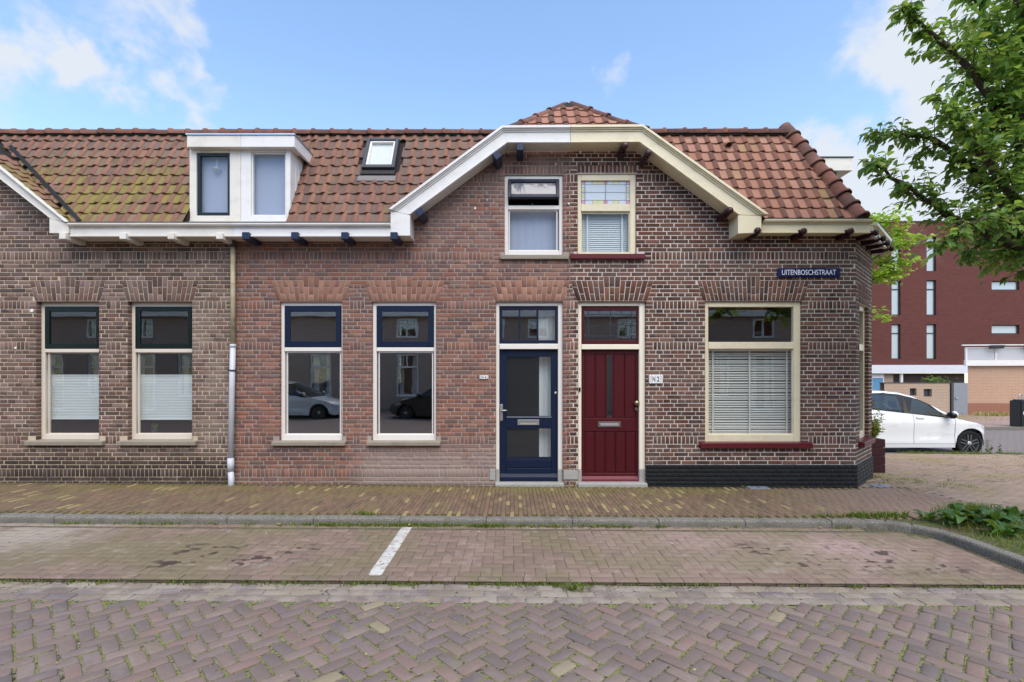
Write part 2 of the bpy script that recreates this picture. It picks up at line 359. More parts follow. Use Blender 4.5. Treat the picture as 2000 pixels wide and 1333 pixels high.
M['tile_l'] = piece_mat('roof_tile_old', [C('675045'), C('745d50'), C('816a5c'), C('625148'), C('896553'), C('7a6354')], grain=40, gamp=0.3,
                        extra=chain(greyfilm(0.42, 0.62, 0.75, lambda t: box_mask(t, -9, -4.6, None, None, 4.9, 5.6, 0.2)), moss_tiles(0.36, 0.56, 0.8, zl), pits))
M['tile_m'] = piece_mat('roof_tile_brown', [C('655047'), C('715a4f'), C('7b6355'), C('62524a'), C('80604e'), C('584b44')], grain=40, gamp=0.32,
                        extra=chain(greyfilm(0.42, 0.6, 0.6, lambda t: sstep(t, posz(t)['X'], -3.0, -1.6)), moss_tiles(0.56, 0.68, 0.6, None), pits))
M['tile_r'] = piece_mat('roof_tile_orange', [C('976a56'), C('a07460'), C('8f6452'), C('a77d6a'), C('9a6f5b')], grain=30, gamp=0.22,
                        extra=moss_tiles(0.52, 0.70, 0.6, None))
M['ridge'] = piece_mat('ridge_tile', [C('73493c'), C('805546'), C('65473d'), C('886051')], grain=18, gamp=0.4, extra=stain(C('3d3632'), lambda t: mth(t, 'ADD', 1.0, 0.0), 0.5, 0.45, 0.65, 3))
M['roll_r'] = piece_mat('roof_tile_roll_dark', [C('6b4a3e'), C('7a5343'), C('5f463c')], grain=30, gamp=0.35)
M['roll_l'] = piece_mat('roof_tile_roll', [C('7d584a'), C('886250'), C('715246')], grain=30, gamp=0.3, extra=moss_tiles(0.48, 0.66, 0.5, zl))
M['ridge_o'] = piece_mat('ridge_tile_orange', [C('a05a46'), C('a9644e')], grain=18, gamp=0.3)
M['deck'] = paint('roof_underlay', C('2a2320'), 0.9, 0.2)
# ------------------------------------------------------------------ brick laying
CH = 0.0625                                                    # one course
def brick_verts(q, b=0.0035, jit=0.0, back=0.016):
    """q: four (u, z) corners, bottom-left first; returns 12 local verts (u, out, z)"""
    cx = sum(p[0] for p in q) / 4; cz = sum(p[1] for p in q) / 4
    o = [(u, -b * 0.8 + jit, z) for u, z in q]
    i = [(u + (b if u < cx else -b), jit, z + (b if z < cz else -b)) for u, z in q]
    k = [(u, -back, z) for u, z in q]
    return i + o + k
BF = [(0, 1, 2, 3)] + [(4 + i, 4 + (i + 1) % 4, (i + 1) % 4, i) for i in range(4)] + [(8 + i, 8 + (i + 1) % 4, 4 + (i + 1) % 4, 4 + i) for i in range(4)]
BFA = np.array(BF)
MW = Matrix(((1, 0, 0, 0), (0, -1, 0, 0), (0, 0, 1, 0), (0, 0, 0, 1)))      # local (u, out, z) -> front wall
def jq(q, a=0.0016):
    return [(u + random.uniform(-a, a), z + random.uniform(-a, a)) for u, z in q]
def subtract(iv, bl):
    out = []
    for (La, Lb, Ra, Rb) in iv:
        la, lb, ra, rb = bl
        if (la + lb) / 2 >= (Ra + Rb) / 2 or (ra + rb) / 2 <= (La + Lb) / 2: out.append((La, Lb, Ra, Rb)); continue
        if (la + lb) / 2 > (La + Lb) / 2 + 0.015: out.append((La, Lb, la, lb))
        if (Ra + Rb) / 2 > (ra + rb) / 2 + 0.015: out.append((ra, rb, Ra, Rb))
    return out
def clip_piece(p0, p1, za, zb, iv, j):
    La, Lb, Ra, Rb = iv; h = j / 2
    ql = (La, Lb) if p0 <= max(La, Lb) + 0.012 else (p0 + h, p0 + h)
    qr = (Ra, Rb) if p1 >= min(Ra, Rb) - 0.012 else (p1 - h, p1 - h)
    if (qr[0] + qr[1]) / 2 - (ql[0] + ql[1]) / 2 < 0.022 or qr[0] < ql[0] + 0.004 or qr[1] < ql[1] + 0.004: return None
    return [(ql[0], za + h), (qr[0], za + h), (qr[1], zb - h), (ql[1], zb - h)]
def lay(u0f, u1f, z0, z1, blockers, bands, j=0.0105, top=None, phase=0.0):
    """cross-bond brickwork; blockers: f(z)->(left, right) or None; bands: course numbers where a soldier course (two high) starts"""
    out = []; full = []
    c = int(round(z0 / CH)); cend = int(math.ceil(z1 / CH))
    def ivs(za, zb):
        ia = (u0f(c), u0f(c), u1f(c), u1f(c)); zm = (za + zb) / 2
        if top:
            a, b = top(za), top(zb)
            if a is None or b is None: return []
            ia = (max(ia[0], a[0]), max(ia[1], b[0]), min(ia[2], a[1]), min(ia[3], b[1]))
            if ia[3] <= ia[1]: return []
        iv = [ia]
        for f in blockers:
            m = f(zm)
            if m is None: continue
            a, b = f(za) or m, f(zb) or m
            iv = subtract(iv, (a[0], b[0], a[1], b[1]))
        return iv
    while c < cend:
        za, zb = c * CH, (c + 1) * CH
        if c in bands:
            zt = zb + CH
            for iv in ivs(za, zt):
                L, Rr = max(iv[0], iv[1]), min(iv[2], iv[3])
                ends = [(L, L + 0.11), (Rr - 0.11, Rr)] if Rr - L > 0.3 else []
                for a, b in ends:
                    for k in (0, 1):
                        q = [(a + (j/2 if a > L else 0), za + k*CH + j/2), (b - (j/2 if b < Rr else 0), za + k*CH + j/2), (b - (j/2 if b < Rr else 0), za + (k+1)*CH - j/2), (a + (j/2 if a > L else 0), za + (k+1)*CH - j/2)]
                        out.append(jq(q))
                a, b = (L + 0.11, Rr - 0.11) if ends else (L, Rr)
                n = max(1, int(round((b - a) / 0.0625)))
                for i in range(n):
                    p0, p1 = a + (b - a) * i / n, a + (b - a) * (i + 1) / n
                    if p1 - p0 > 0.03: out.append(jq([(p0 + j/2, za + j/2), (p1 - j/2, za + j/2), (p1 - j/2, zt - j/2), (p0 + j/2, zt - j/2)]))
            c += 2; continue
        for iv in ivs(za, zb):
            L, Rr = min(iv[0], iv[1]), max(iv[2], iv[3])
            if c % 2 == 0: step, off = 0.11, phase
            else: step, off = 0.22, phase + (0.055 if (c // 2) % 2 else 0.165)
            p = off + math.floor((L - off) / step) * step
            while p < Rr:
                st = step
                q = clip_piece(p + random.uniform(-.004, .004), p + st + random.uniform(-.004, .004), za, zb, iv, j)
                if q:
                    q = jq(q)
                    if c % 2 and q[1][0] - q[0][0] > 0.195 and q[2][0] - q[3][0] > 0.195: full.append(q)
                    else: out.append(q)
                p += st
        c += 1
    return out, full
def arch(bl, br, tl, tr, z0, z1, n, key=True, j=0.0095):
    """flat gauged arch: n leaning slots, each of two bricks, with a raised key of three"""
    out = []
    L = lambda t, i: (bl + (br - bl) * i / n) * (1 - t) + (tl + (tr - tl) * i / n) * t
    for i in range(n):
        iskey = key and abs(i - (n - 1) / 2) <= 1.01
        zt = z1 + (CH if iskey else 0); tt = (zt - z0) / (z1 - z0)
        cuts = [0, 0.34, tt] if i % 2 else [0, 0.67, tt]
        if iskey and i == (n - 1) // 2: cuts = [0, 0.3, 0.68, tt]
        for a, b in zip(cuts, cuts[1:]):
            za, zb = z0 + (z1 - z0) * a, z0 + (z1 - z0) * b
            out.append(jq([(L(a, i) + j/2, za + j/2), (L(a, i+1) - j/2, za + j/2), (L(b, i+1) - j/2, zb - j/2), (L(b, i) + j/2, zb - j/2)], 0.001))
    return out
def put_bricks(house, quads, full, mat, Mx=MW, nmax=300, name='brick', back=0.016, bev=None, eye=Vector((0, -D, HC))):
    """the bricks that show largest become parts one by one; the rest one joined part"""
    cen = lambda q: Vector(Mx @ Vector((sum(p[0] for p in q) / 4, 0, sum(p[1] for p in q) / 4)))
    full = sorted(full, key=lambda q: (cen(q) - eye).length)
    singles, rest = full[:nmax], full[nmax:] + quads
    if nmax:
        variants = []
        for k in range(6):
            q = jq([(-0.105, -0.026), (0.105, -0.026), (0.105, 0.026), (-0.105, 0.026)], 0.0018)
            vs = brick_verts(q, 0.0038 + 0.0012 * (k % 2)); me = bpy.data.meshes.new(name); me.from_pydata(vs, [], BF); me.materials.append(mat); variants.append(me)
        for q in singles:
            c = (sum(p[0] for p in q) / 4, random.uniform(-.002, .0015), sum(p[1] for p in q) / 4)
            w_ = ((q[1][0] - q[0][0]) + (q[2][0] - q[3][0])) / 2; h_ = ((q[3][1] - q[0][1]) + (q[2][1] - q[1][1])) / 2
            put(name, random.choice(variants), house, Mx @ Matrix.Translation(c) @ Matrix.Diagonal((w_ / 0.21, 1, h_ / 0.052, 1)))
    if rest:
        V = np.array([brick_verts(q, bev or random.uniform(.0028, .0048), random.uniform(-.002, .0015) * (.3 if bev else 1), back) for q in rest]).reshape(-1, 3)
        Mn = np.array(Mx); V = V @ Mn[:3, :3].T + Mn[:3, 3]
        Fq = (BFA[None] + 12 * np.arange(len(rest))[:, None, None]).reshape(-1, 4)
        put('brickwork', arr_mesh('brickwork', V, Fq, mat), house, kind='stuff')
def rect_block(x0, x1, z0, z1): return lambda z: (x0, x1) if z0 <= z <= z1 else None
def trap_block(bl, br, tl, tr, z0, z1):
    return lambda z: (bl + (tl - bl) * (z - z0) / (z1 - z0), br + (tr - br) * (z - z0) / (z1 - z0)) if z0 <= z <= z1 else None
def reveal(house, x, z0, z1, sgn, mat, mort, depth=0.12):
    """brick ends on the side of an opening; sgn +1 looks towards +x"""
    Mx = Matrix(((0, sgn, 0, x), (1, 0, 0, 0), (0, 0, 1, 0), (0, 0, 0, 1)))
    qs = []
    for c in range(int(round(z0 / CH)), int(round(z1 / CH))):
        za, zb = max(z0, c * CH), min(z1, (c + 1) * CH)
        if zb - za < 0.03: continue
        w_ = depth if c % 2 else depth * random.uniform(0.85, 0.95)
        qs.append([(0.004, za + .005), (w_, za + .005), (w_, zb - .005), (0.004, zb - .005)])
    V = np.array([brick_verts(q, .003, 0.004, 0.004) for q in qs]).reshape(-1, 3); Mn = np.array(Mx); V = V @ Mn[:3, :3].T + Mn[:3, 3]
    Fq = (BFA[None] + 12 * np.arange(len(qs))[:, None, None]).reshape(-1, 4)
    return V, Fq
def wall_core(name, house, polys, holes, mort, y0=0.006, y1=0.22):
    """mortar body of a wall: convex polygons (x,z) minus rectangular holes, front, back and the sides of the holes"""
    mb = MB(); xs = sorted({h[0] for h in holes} | {h[1] for h in holes}); zs = sorted({h[2] for h in holes} | {h[3] for h in holes})
    def clip(poly, ax, val, keep_less):
        out = []
        for i in range(len(poly)):
            a, b = poly[i], poly[(i + 1) % len(poly)]; ia = (a[ax] <= val) == keep_less or a[ax] == val; ib = (b[ax] <= val) == keep_less or b[ax] == val
            if ia: out.append(a)
            if ia != ib:
                t = (val - a[ax]) / (b[ax] - a[ax]); out.append((a[0] + (b[0] - a[0]) * t, a[1] + (b[1] - a[1]) * t))
        return out
    for poly in polys:
        gx = [-99] + xs + [99]; gzv = [-99] + zs + [99]
        for xa, xb in zip(gx, gx[1:]):
            for za, zb in zip(gzv, gzv[1:]):
                mx_, mz_ = (xa + xb) / 2, (za + zb) / 2
                if any(h[0] <= mx_ <= h[1] and h[2] <= mz_ <= h[3] for h in holes): continue
                p = poly
                for ax, v, less in ((0, xa, False), (0, xb, True), (1, za, False), (1, zb, True)):
                    p = clip(p, ax, v, less)
                    if len(p) < 3: break
                if len(p) < 3: continue
                n = len(p)
                mb.add([(x, y0, z) for x, z in p], [tuple(range(n))]); mb.add([(x, y1, z) for x, z in p], [tuple(range(n))[::-1]])
    for h in holes:
        x0, x1, z0, z1 = h
        mb.add([(x0, y0, z0), (x0, y1, z0), (x0, y1, z1), (x0, y0, z1)], [(0, 1, 2, 3)]); mb.add([(x1, y0, z0), (x1, y1, z0), (x1, y1, z1), (x1, y0, z1)], [(0, 3, 2, 1)])
        mb.add([(x0, y0, z0), (x1, y0, z0), (x1, y1, z0), (x0, y1, z0)], [(0, 1, 2, 3)]); mb.add([(x0, y0, z1), (x1, y0, z1), (x1, y1, z1), (x0, y1, z1)], [(0, 3, 2, 1)])
    return mb.build(name, mort, house)
# ------------------------------------------------------------------ windows
def fr4(mb, x0, x1, z0, z1, xl, xr, zb, zt, y0, y1):           # a rectangular frame of four butted members
    mb.box(x0, xl, y0, y1, z0, z1); mb.box(xr, x1, y0, y1, z0, z1)
    mb.box(xl, xr, y0, y1, z0, zb); mb.box(xl, xr, y0, y1, zt, z1)
def window(house, op, rec, fm, lower, upper=None, trans=None, sash=None, gm='glass', gmu=None, up_open=0.0, name='window', lower_bead=True):
    """op: opening (x0,x1,z0,z1); lower/upper: glass rects in photo px (l,r,t,b) at the recess; trans: transom py (t,b); sash: (l,r,t,b,mat)"""
    x0, x1, z0, z1 = op; y0 = rec; y1 = rec + 0.075
    X = lambda p: PX(p, y0); Z = lambda p: PZ(p, y0)
    mb = MB(); l, r, t, b = lower
    if upper is None: fr4(mb, x0, x1, z0, z1, X(l), X(r), Z(b), Z(t), y0, y1)
    else:
        ul, ur, ut, ub = (sash[:4] if sash else upper)
        xl, xr = min(X(l), X(ul)), max(X(r), X(ur)); zt0, zt1 = Z(trans[1]), Z(trans[0])
        mb.box(x0, xl, y0, y1, z0, z1); mb.box(xr, x1, y0, y1, z0, z1)
        mb.box(xl, xr, y0, y1, z0, Z(b)); mb.box(xl, xr, y0, y1, Z(ut), z1); mb.box(xl, xr, y0 - .008, y1, zt0, zt1)
    wn = mb.build(name, M[fm], house, bevel=0.006)
    if lower_bead:                                             # glazing bead round the fixed pane
        q = MB(); e = 0.012; fr4(q, X(l) - .004, X(r) + .004, Z(b) - .004, Z(t) + .004, X(l) + e, X(r) - e, Z(b) + e, Z(t) - e, y0 + .022, y0 + .05); q.build('glazing_bead', M[fm], wn)
    g = MB(); g.box(X(l) - .004, X(r) + .004, y0 + .036, y0 + .042, Z(b) - .004, Z(t) + .004); g.build('pane', M[gm], wn)
    if upper is not None:
        ul, ur, ut, ub = upper
        if sash:
            sl, sr, st, sb, sm = sash; q = MB()
            a = (X(sl) + .002, X(sr) - .002, Z(sb) + .002, Z(st) - .002); gl = (X(ul), X(ur), Z(ub), Z(ut))
            fr4(q, a[0], a[1], a[2], a[3], gl[0], gl[1], gl[2], gl[3], y0 - .012, y0 + .045)
            g = MB(); g.box(gl[0] - .004, gl[1] + .004, y0 + .01, y0 + .016, gl[2] - .004, gl[3] + .004)
            if up_open:
                for mb_ in (q, g): mb_.v = [tuple(Matrix.Translation((0, y0, a[3])) @ Matrix.Rotation(up_open, 4, 'X') @ Vector((v[0], v[1] - y0, v[2] - a[3]))) for v in mb_.v]
            q.build('sash', M[sm], wn, bevel=0.006); g.build('pane', M[gmu or gm], wn)
        else:
            g = MB(); g.box(X(ul) - .004, X(ur) + .004, y0 + .036, y0 + .042, Z(ub) - .004, Z(ut) + .004); g.build('pane', M[gmu or gm], wn)
    return wn
def sill(wn, x0, x1, zt, zb, mat, proj=0.06, back=0.09, front=None):
    mb = MB(); mb.prismx([(back, zt + .022), (-proj, zt), (-proj, zb + .004), (-proj + .008, zb), (back, zb)], x0, x1)
    return mb.build('sill', M[mat], wn, bevel=0.005)
def prism_t(mb, poly, y0, y1):                                 # polygon with several points, triangulated for safety
    mb.prism(poly, y0, y1)
# ------------------------------------------------------------------ roof tiles
def tile_mesh(name, w_, L, mat, rollm=None, seg=12, roll=0.019, pan=0.007, lift=0.022, th=0.021):
    vs = []; fs = []; ov = 1.13
    def h(t): return -pan * math.sin(math.pi * t / 0.68) if t < 0.68 else roll * math.sin(math.pi * (t - 0.68) / 0.45)
    us = [ov * k / seg for k in range(seg + 1)]
    for s_, n0 in ((0.0, lift), (0.02, lift + .002), (L, 0.0)):
        for t in us:
            rr = 0.012 * (abs(t / ov - 0.5) * 2) ** 3 if s_ == 0 else 0     # slightly rounded nose
            vs.append((t * w_, s_ + rr, h(t) + n0))
    n = seg + 1
    for r_ in range(2):
        for k in range(seg): fs.append((r_*n+k, r_*n+k+1, (r_+1)*n+k+1, (r_+1)*n+k))
    b = len(vs)
    for t in us: vs.append((t * w_, 0.004 + 0.012 * (abs(t / ov - 0.5) * 2) ** 3, h(t) + lift - th))
    for k in range(seg): fs.append((b + k, b + k + 1, k + 1, k))
    me = bpy.data.meshes.new(name); me.from_pydata(vs, [], fs); me.materials.append(mat)
    if rollm: me.materials.append(rollm); me.polygons.foreach_set('material_index', [1 if ((i % seg) + .5) / seg * ov > .66 else 0 for i in range(len(fs))])
    me.polygons.foreach_set('use_smooth', [i < 2 * seg for i in range(len(fs))]); return me
def tile_roof(house, org, ud, xd, rows, expo, pitch, xr, mat, keep, cuts=(), jit=1.0, row0=0, rollm=None):
    """org: eave point; ud: unit up-slope; xd: unit across; xr(row) -> (start, end) along xd; keep(world centre) -> bool; cuts: (test, plane point, plane normal) for tiles that cross a hip"""
    nrm = xd.cross(ud).normalized()
    if nrm.z < 0: nrm = -nrm
    var = [tile_mesh('roof_tile', pitch, expo + 0.07, mat, rollm, roll=0.019 + .002 * (k % 3 - 1)) for k in range(3)]
    cnt = 0
    for r_ in range(row0, rows):
        a, b = xr(r_); n = int((b - a) / pitch)
        for k in range(n):
            p = org + ud * (r_ * expo + random.uniform(-.004, .004) * jit) + xd * (a + k * pitch + random.uniform(-.003, .003) * jit) + nrm * (0.012 + random.uniform(0, .004))
            c = p + ud * expo * 0.6 + xd * pitch * 0.5
            if not keep(c): continue
            rz = random.gauss(0, 0.019) * jit; x2 = (xd * math.cos(rz) + ud * math.sin(rz)); u2 = (ud * math.cos(rz) - xd * math.sin(rz))
            mx_ = Matrix(((x2.x, u2.x, nrm.x, p.x), (x2.y, u2.y, nrm.y, p.y), (x2.z, u2.z, nrm.z, p.z), (0, 0, 0, 1)))
            me = random.choice(var)
            for pt, pn in cuts:
                ds = [(mx_ @ v.co - pt).dot(pn) for v in me.vertices]
                if max(ds) <= 0: continue
                if min(ds) >= 0: me = None; break
                bm = bmesh.new(); bm.from_mesh(me); inv = mx_.inverted()
                bmesh.ops.bisect_plane(bm, geom=bm.verts[:] + bm.edges[:] + bm.faces[:], plane_co=inv @ pt, plane_no=(inv.to_3x3() @ pn).normalized(), clear_outer=True)
                m2 = bpy.data.meshes.new('roof_tile'); bm.to_mesh(m2); bm.free(); m2.materials.append(mat); me = m2
                if rollm: m2.materials.append(rollm)
                if not len(me.polygons): me = None; break
            if me is None: continue
            put('roof_tile', me, house, mx_); cnt += 1
    return cnt
def cap_mesh(name, L, r0, mat, flare=1.2, arc=200, seg=10, collar=0.045):
    """one half-round ridge tile along local x with a collar at its low end"""
    vs = []; fs = []
    prof = [(0, r0 * flare), (collar * 0.8, r0 * flare), (collar, r0), (L, r0 * 0.94)]
    for th in (0, 0.014):
        for x, r_ in prof:
            for k in range(seg + 1):
                q = R(90 - arc / 2 + arc * k / seg); vs.append((x, math.cos(q) * (r_ - th), math.sin(q) * (r_ - th)))
    n = seg + 1; m_ = len(prof)
    for i in range(m_ - 1):
        for k in range(seg): fs.append((i*n+k, (i+1)*n+k, (i+1)*n+k+1, i*n+k+1))
    o = m_ * n
    for i in range(m_ - 1):
        for k in range(seg): fs.append((o+i*n+k, o+i*n+k+1, o+(i+1)*n+k+1, o+(i+1)*n+k))
    for k in range(seg): fs.append((k, k+1, o+k+1, o+k)); fs.append(((m_-1)*n+k, o+(m_-1)*n+k, o+(m_-1)*n+k+1, (m_-1)*n+k+1))
    me = bpy.data.meshes.new(name); me.from_pydata(vs, [], fs); me.materials.append(mat); me.polygons.foreach_set('use_smooth', [True] * len(fs)); return me
def ridge_line(house, p0, p1, expo, r0, mat, name='ridge_tile', up=Vector((0, 0, 1)), over=0.05):
    d = (p1 - p0); L = d.length; d.normalize(); n = max(1, int(round(L / expo))); e = L / n
    me = [cap_mesh(name, e + over, r0 * f, mat) for f in (1.0, 1.03)]
    s_ = d.cross(up).normalized(); u_ = s_.cross(d).normalized()
    for k in range(n):
        p = p0 + d * e * k + u_ * random.uniform(-.006, .006)
        sx = -s_
        tl = d + u_ * random.uniform(-.012, .012) + s_ * random.uniform(-.012, .012); tl.normalize(); sx = (sx - tl * sx.dot(tl)).normalized(); uu = tl.cross(sx)
        put(name, random.choice(me), house, Matrix(((tl.x, sx.x, uu.x, p.x), (tl.y, sx.y, uu.y, p.y), (tl.z, sx.z, uu.z, p.z), (0, 0, 0, 1))))
def room_shell(house, x0, x1, y0, y1, ztop, zmid=2.98):
    mb = MB(); t = 0.08
    mb.box(x0, x1, y1, y1 + t, -0.1, ztop); mb.box(x0, x0 + t, y0, y1 - .003, -0.1, ztop); mb.box(x1 - t, x1, y0, y1 - .003, -0.1, ztop)
    mb.box(x0 + t + .003, x1 - t - .003, y0, y1 - .003, -0.1, -0.02); mb.box(x0 + t + .003, x1 - t - .003, y0, y1 - .003, zmid, zmid + 0.14)
    return mb.build('inner_walls', M['room'], house)
# ------------------------------------------------------------------ the three houses: measures
XL0, XLM, XMR, XR1 = -9.2, PX(455), PX(1114), 5.25
Z_AB, Z_AT = 2.8125, 3.125                                  # flat arches
EY, EZ, SL = -0.26, 3.87, 1.83                                 # eave line and steepness of the tiled front slope
UD = Vector((0, 1, SL)).normalized(); XD = Vector((1, 0, 0)); RN = Vector((0, -SL, 1)).normalized()
RY = 0.74; RZ = EZ + (RY - EY) * SL
def roofpt(px, py):
    k = (HY - py) / F; d = (D + EY + (HC - EZ) / SL) / (1 - k / SL)
    return Vector(((px - CX) / F * d, d - D, HC + k * d))
yroof = lambda z: EY + (z - EZ) / SL
house_l = thing('row_house', 'brown brick row house with cream mortar, white cornice brackets and dark green upper sashes', 'house', (-6.6, 0, 0))
house_m = thing('row_house', 'red brick row house with dark blue door, blue window sashes and blue cornice brackets', 'house', (-1.7, 0, 0))
house_r = thing('row_house', 'dark brick corner house with white joints, burgundy door and black painted plinth', 'house', (3.4, 0, 0))
BANDS = {2, 10, 33, 43, 55, 74}
def op(l, r, t, b): return (PX(l), PX(r), PZ(b), PZ(t))
# openings (photo px on the wall face)
W1 = op(70, 193, 588, 864); W2 = op(249, 375, 588, 864); W3 = op(546, 669, 588, 864); W4 = op(726, 852, 588, 864)
DM = op(968, 1100, 588, 948); DR = op(1129, 1262, 588, 948); W5 = op(1377, 1566, 588, 866)
U1 = op(985, 1100, 341, 500); U2 = op(1128, 1243, 339, 497)
def arch_of(o, el, er, key_n):
    x0, x1 = o[0], o[1]; return (x0 - el, x1 + el, x0 - er, x1 + er, key_n)
ARL = [(W1, .02, .10, 15), (W2, .02, .10, 15)]
ARM = [(W3, .03, .13, 15), (W4, .03, .13, 15), (DM, .02, .10, 15)]
ARR = [(DR, .02, .12, 15), (W5, .03, .12, 25)]
def blockers(rects, arches, sills=()):
    b = [rect_block(o[0], o[1], o[2] - .02, o[3] + .01) for o in rects]
    for o, a, c, n in arches:
        b.append(trap_block(o[0] - a, o[1] + a, o[0] - c, o[1] + c, Z_AB - 0.001, Z_AT + 0.001))
        k = (o[1] - o[0] + 2 * c) / n * 1.55; m_ = (o[0] + o[1]) / 2; b.append(rect_block(m_ - k, m_ + k, Z_AT, Z_AT + CH))
    for s in sills: b.append(rect_block(*s))
    return b
def do_arches(arches):
    q = []
    for o, a, c, n in arches: q += arch(o[0] - a, o[1] + a, o[0] - c, o[1] + c, Z_AB, Z_AT, n)
    return q
def line_x(p, q): return lambda z: p[0] + (q[0] - p[0]) * (z - p[1]) / (q[1] - p[1])
def sillrect(l, r, t=858, b=871): return (PX(l), PX(r), PZ(b), PZ(t))
S1, S2, S3, S4 = sillrect(54, 205), sillrect(234, 386), sillrect(533, 676), sillrect(717, 861)
S5 = sillrect(1366, 1583, 862, 878); SU1 = sillrect(977, 1111, 497, 508); SU2 = sillrect(1114, 1259, 494, 507)
mL = M['mortar_l']; mMm = M['mortar_m']; mR = M['mortar_r']
def reveals(house, mat, items):
    Vs = []; Fs = []; n = 0
    for x, z0, z1, sg in items:
        V, Fq = reveal(house, x, z0, z1, sg, mat, None); Vs.append(V); Fs.append(Fq + n); n += len(V)
    put('reveal_brickwork', arr_mesh('reveal_brickwork', np.concatenate(Vs), np.concatenate(Fs), mat), house, kind='stuff')
def soffit(mb, o): mb.box(o[0], o[1], .002, .12, Z_AB - .012, Z_AB - .002)
# ---- left house
rl = line_x(P(0, 342, -.3), P(120, 442, -.3))
top_l = lambda z: (XL0, XLM) if z <= 3.80 else ((XL0, rl(z)) if z < 6.0 else (None))
top_fix = lambda f: (lambda z: f(z) if f(z) is not None else (None))
blk = blockers([W1, W2], ARL, [S1, S2])
q, full = lay(lambda c: XL0, lambda c: XLM, -0.0625, 5.6, blk, BANDS, top=lambda z: (top_l(z) or (0, 0)))
put_bricks(house_l, q + do_arches(ARL), full, M['brick_l'])
wall_core('wall', house_l, [[(XL0, -.3), (XLM, -.3), (XLM, 3.85), (XL0, 3.85)], [(XL0, 3.85), (rl(3.85), 3.85), (rl(5.6), 5.6), (XL0, 5.6)]], [W1, W2], mL)
reveals(house_l, M['brick_l'], [(o[0], o[2], o[3], 1) for o in (W1, W2)] + [(o[1], o[2], o[3], -1) for o in (W1, W2)])
# ---- middle house
pa, pb = P(790, 412, -.3), P(986, 264, -.3)
rm = line_x(pa, pb); ZTOP = PZ(284)
tooth = lambda c: XMR + (0.055 if c % 2 else -0.055)
blk = blockers([W3, W4, DM, U1], ARM, [S3, S4, SU1, rect_block(PX(985), PX(1100), PZ(340.5), PZ(324)) and (PX(985), PX(1100), PZ(340.5), PZ(324.5))])
q, full = lay(lambda c: XLM, tooth, -0.0625, ZTOP, blk, BANDS, top=lambda z: (XLM, 2) if z <= 3.80 else ((rm(z), 2) if z < 5.3 else (0, 0)))
def soldiers(l, r, t, b, n):
    x0, x1, z0, z1 = PX(l), PX(r), PZ(b), PZ(t); e = (x1 - x0) / n
    return [jq([(x0 + i*e + .005, z0 + .004), (x0 + (i+1)*e - .005, z0 + .004), (x0 + (i+1)*e - .005, z1 - .005), (x0 + i*e + .005, z1 - .005)]) for i in range(n)]
put_bricks(house_m, q + soldiers(985, 1100, 324.5, 340, 15), full, M['brick_m'])
put_bricks(house_m, do_arches(ARM), [], M['brick_arch'], nmax=0)
wall_core('wall', house_m, [[(XLM, -.3), (XMR, -.3), (XMR, 3.85), (XLM, 3.85)], [(rm(3.85), 3.85), (XMR, 3.85), (XMR, ZTOP + .06), (rm(ZTOP + .06), ZTOP + .06)]], [W3, W4, DM, U1], mMm)
reveals(house_m, M['brick_m'], [(o[0], o[2], o[3], 1) for o in (W3, W4, DM, U1)] + [(o[1], o[2], o[3], -1) for o in (W3, W4, DM, U1)])
# ---- right (corner) house
pc, pd = P(1254, 263, -.3), P(1455, 420, -.3)
rr_ = line_x(pc, pd)
ZPL = PZ(911)
def top_r(z):
    if z <= 3.86: return (-1, XR1)
    return (-1, rr_(z)) if z < 5.3 else (0, 0)
blk = blockers([DR, W5, U2], ARR, [S5, SU2, (PX(1127), PX(1244), PZ(338.5), PZ(322.5))])
plinth_blk = rect_block(PX(1262), 9, -1, ZPL - .01)
q, full = lay(tooth, lambda c: XR1, -0.0625, ZTOP, blk + [plinth_blk], BANDS, top=top_r, j=0.0125)
put_bricks(house_r, q + do_arches(ARR) + soldiers(1127, 1244, 322.5, 338, 15), full, M['brick_r'])
q, full = lay(lambda c: PX(1262), lambda c: XR1 + .012, -0.1875, ZPL - .02, [], set(), j=0.0025)
put_bricks(house_r, q + full, [], M['brick_black'], Mx=Matrix.Translation((0, -.018, 0)) @ MW, nmax=0, bev=.0018)
pm = MB(); pm.box(PX(1262), XR1 + .008, -.014, -.001, -.3, ZPL); pm.build('plinth', M['brick_black'], house_r)
wall_core('wall', house_r, [[(XMR, -.3), (XR1, -.3), (XR1, 3.9), (XMR, 3.9)], [(XMR, 3.9), (rr_(3.9), 3.9), (rr_(ZTOP + .06), ZTOP + .06), (XMR, ZTOP + .06)]], [DR, W5, U2], mR)
reveals(house_r, M['brick_r'], [(o[0], o[2], o[3], 1) for o in (DR, W5, U2)] + [(o[1], o[2], o[3], -1) for o in (DR, W5, U2)])
# chamfered corner
CHL = 1.243; cd = Vector((math.sqrt(.5), math.sqrt(.5), 0)); cn = Vector((math.sqrt(.5), -math.sqrt(.5), 0))
MC = Matrix(((cd.x, cn.x, 0, XR1), (cd.y, cn.y, 0, 0), (0, 0, 1, 0), (0, 0, 0, 1)))   # local (along, out, z)
WC = (0.26, 0.98, PZ(866), Z_AB)
blk = [rect_block(WC[0], WC[1], WC[2] - .02, WC[3] + .01), trap_block(WC[0] - .02, WC[1] + .02, WC[0] - .1, WC[1] + .1, Z_AB - .012, Z_AT + .004), rect_block(WC[0] - .08, WC[1] + .06, PZ(878), PZ(862)), rect_block(-1, 9, -1, ZPL - .01)]
q, full = lay(lambda c: 0.0, lambda c: CHL, 0.0, 3.9, blk, BANDS - {74}, j=0.0125)
put_bricks(house_r, q + arch(WC[0] - .02, WC[1] + .02, WC[0] - .1, WC[1] + .1, Z_AB, Z_AT, 13), full, M['brick_r'], Mx=MC, nmax=0)
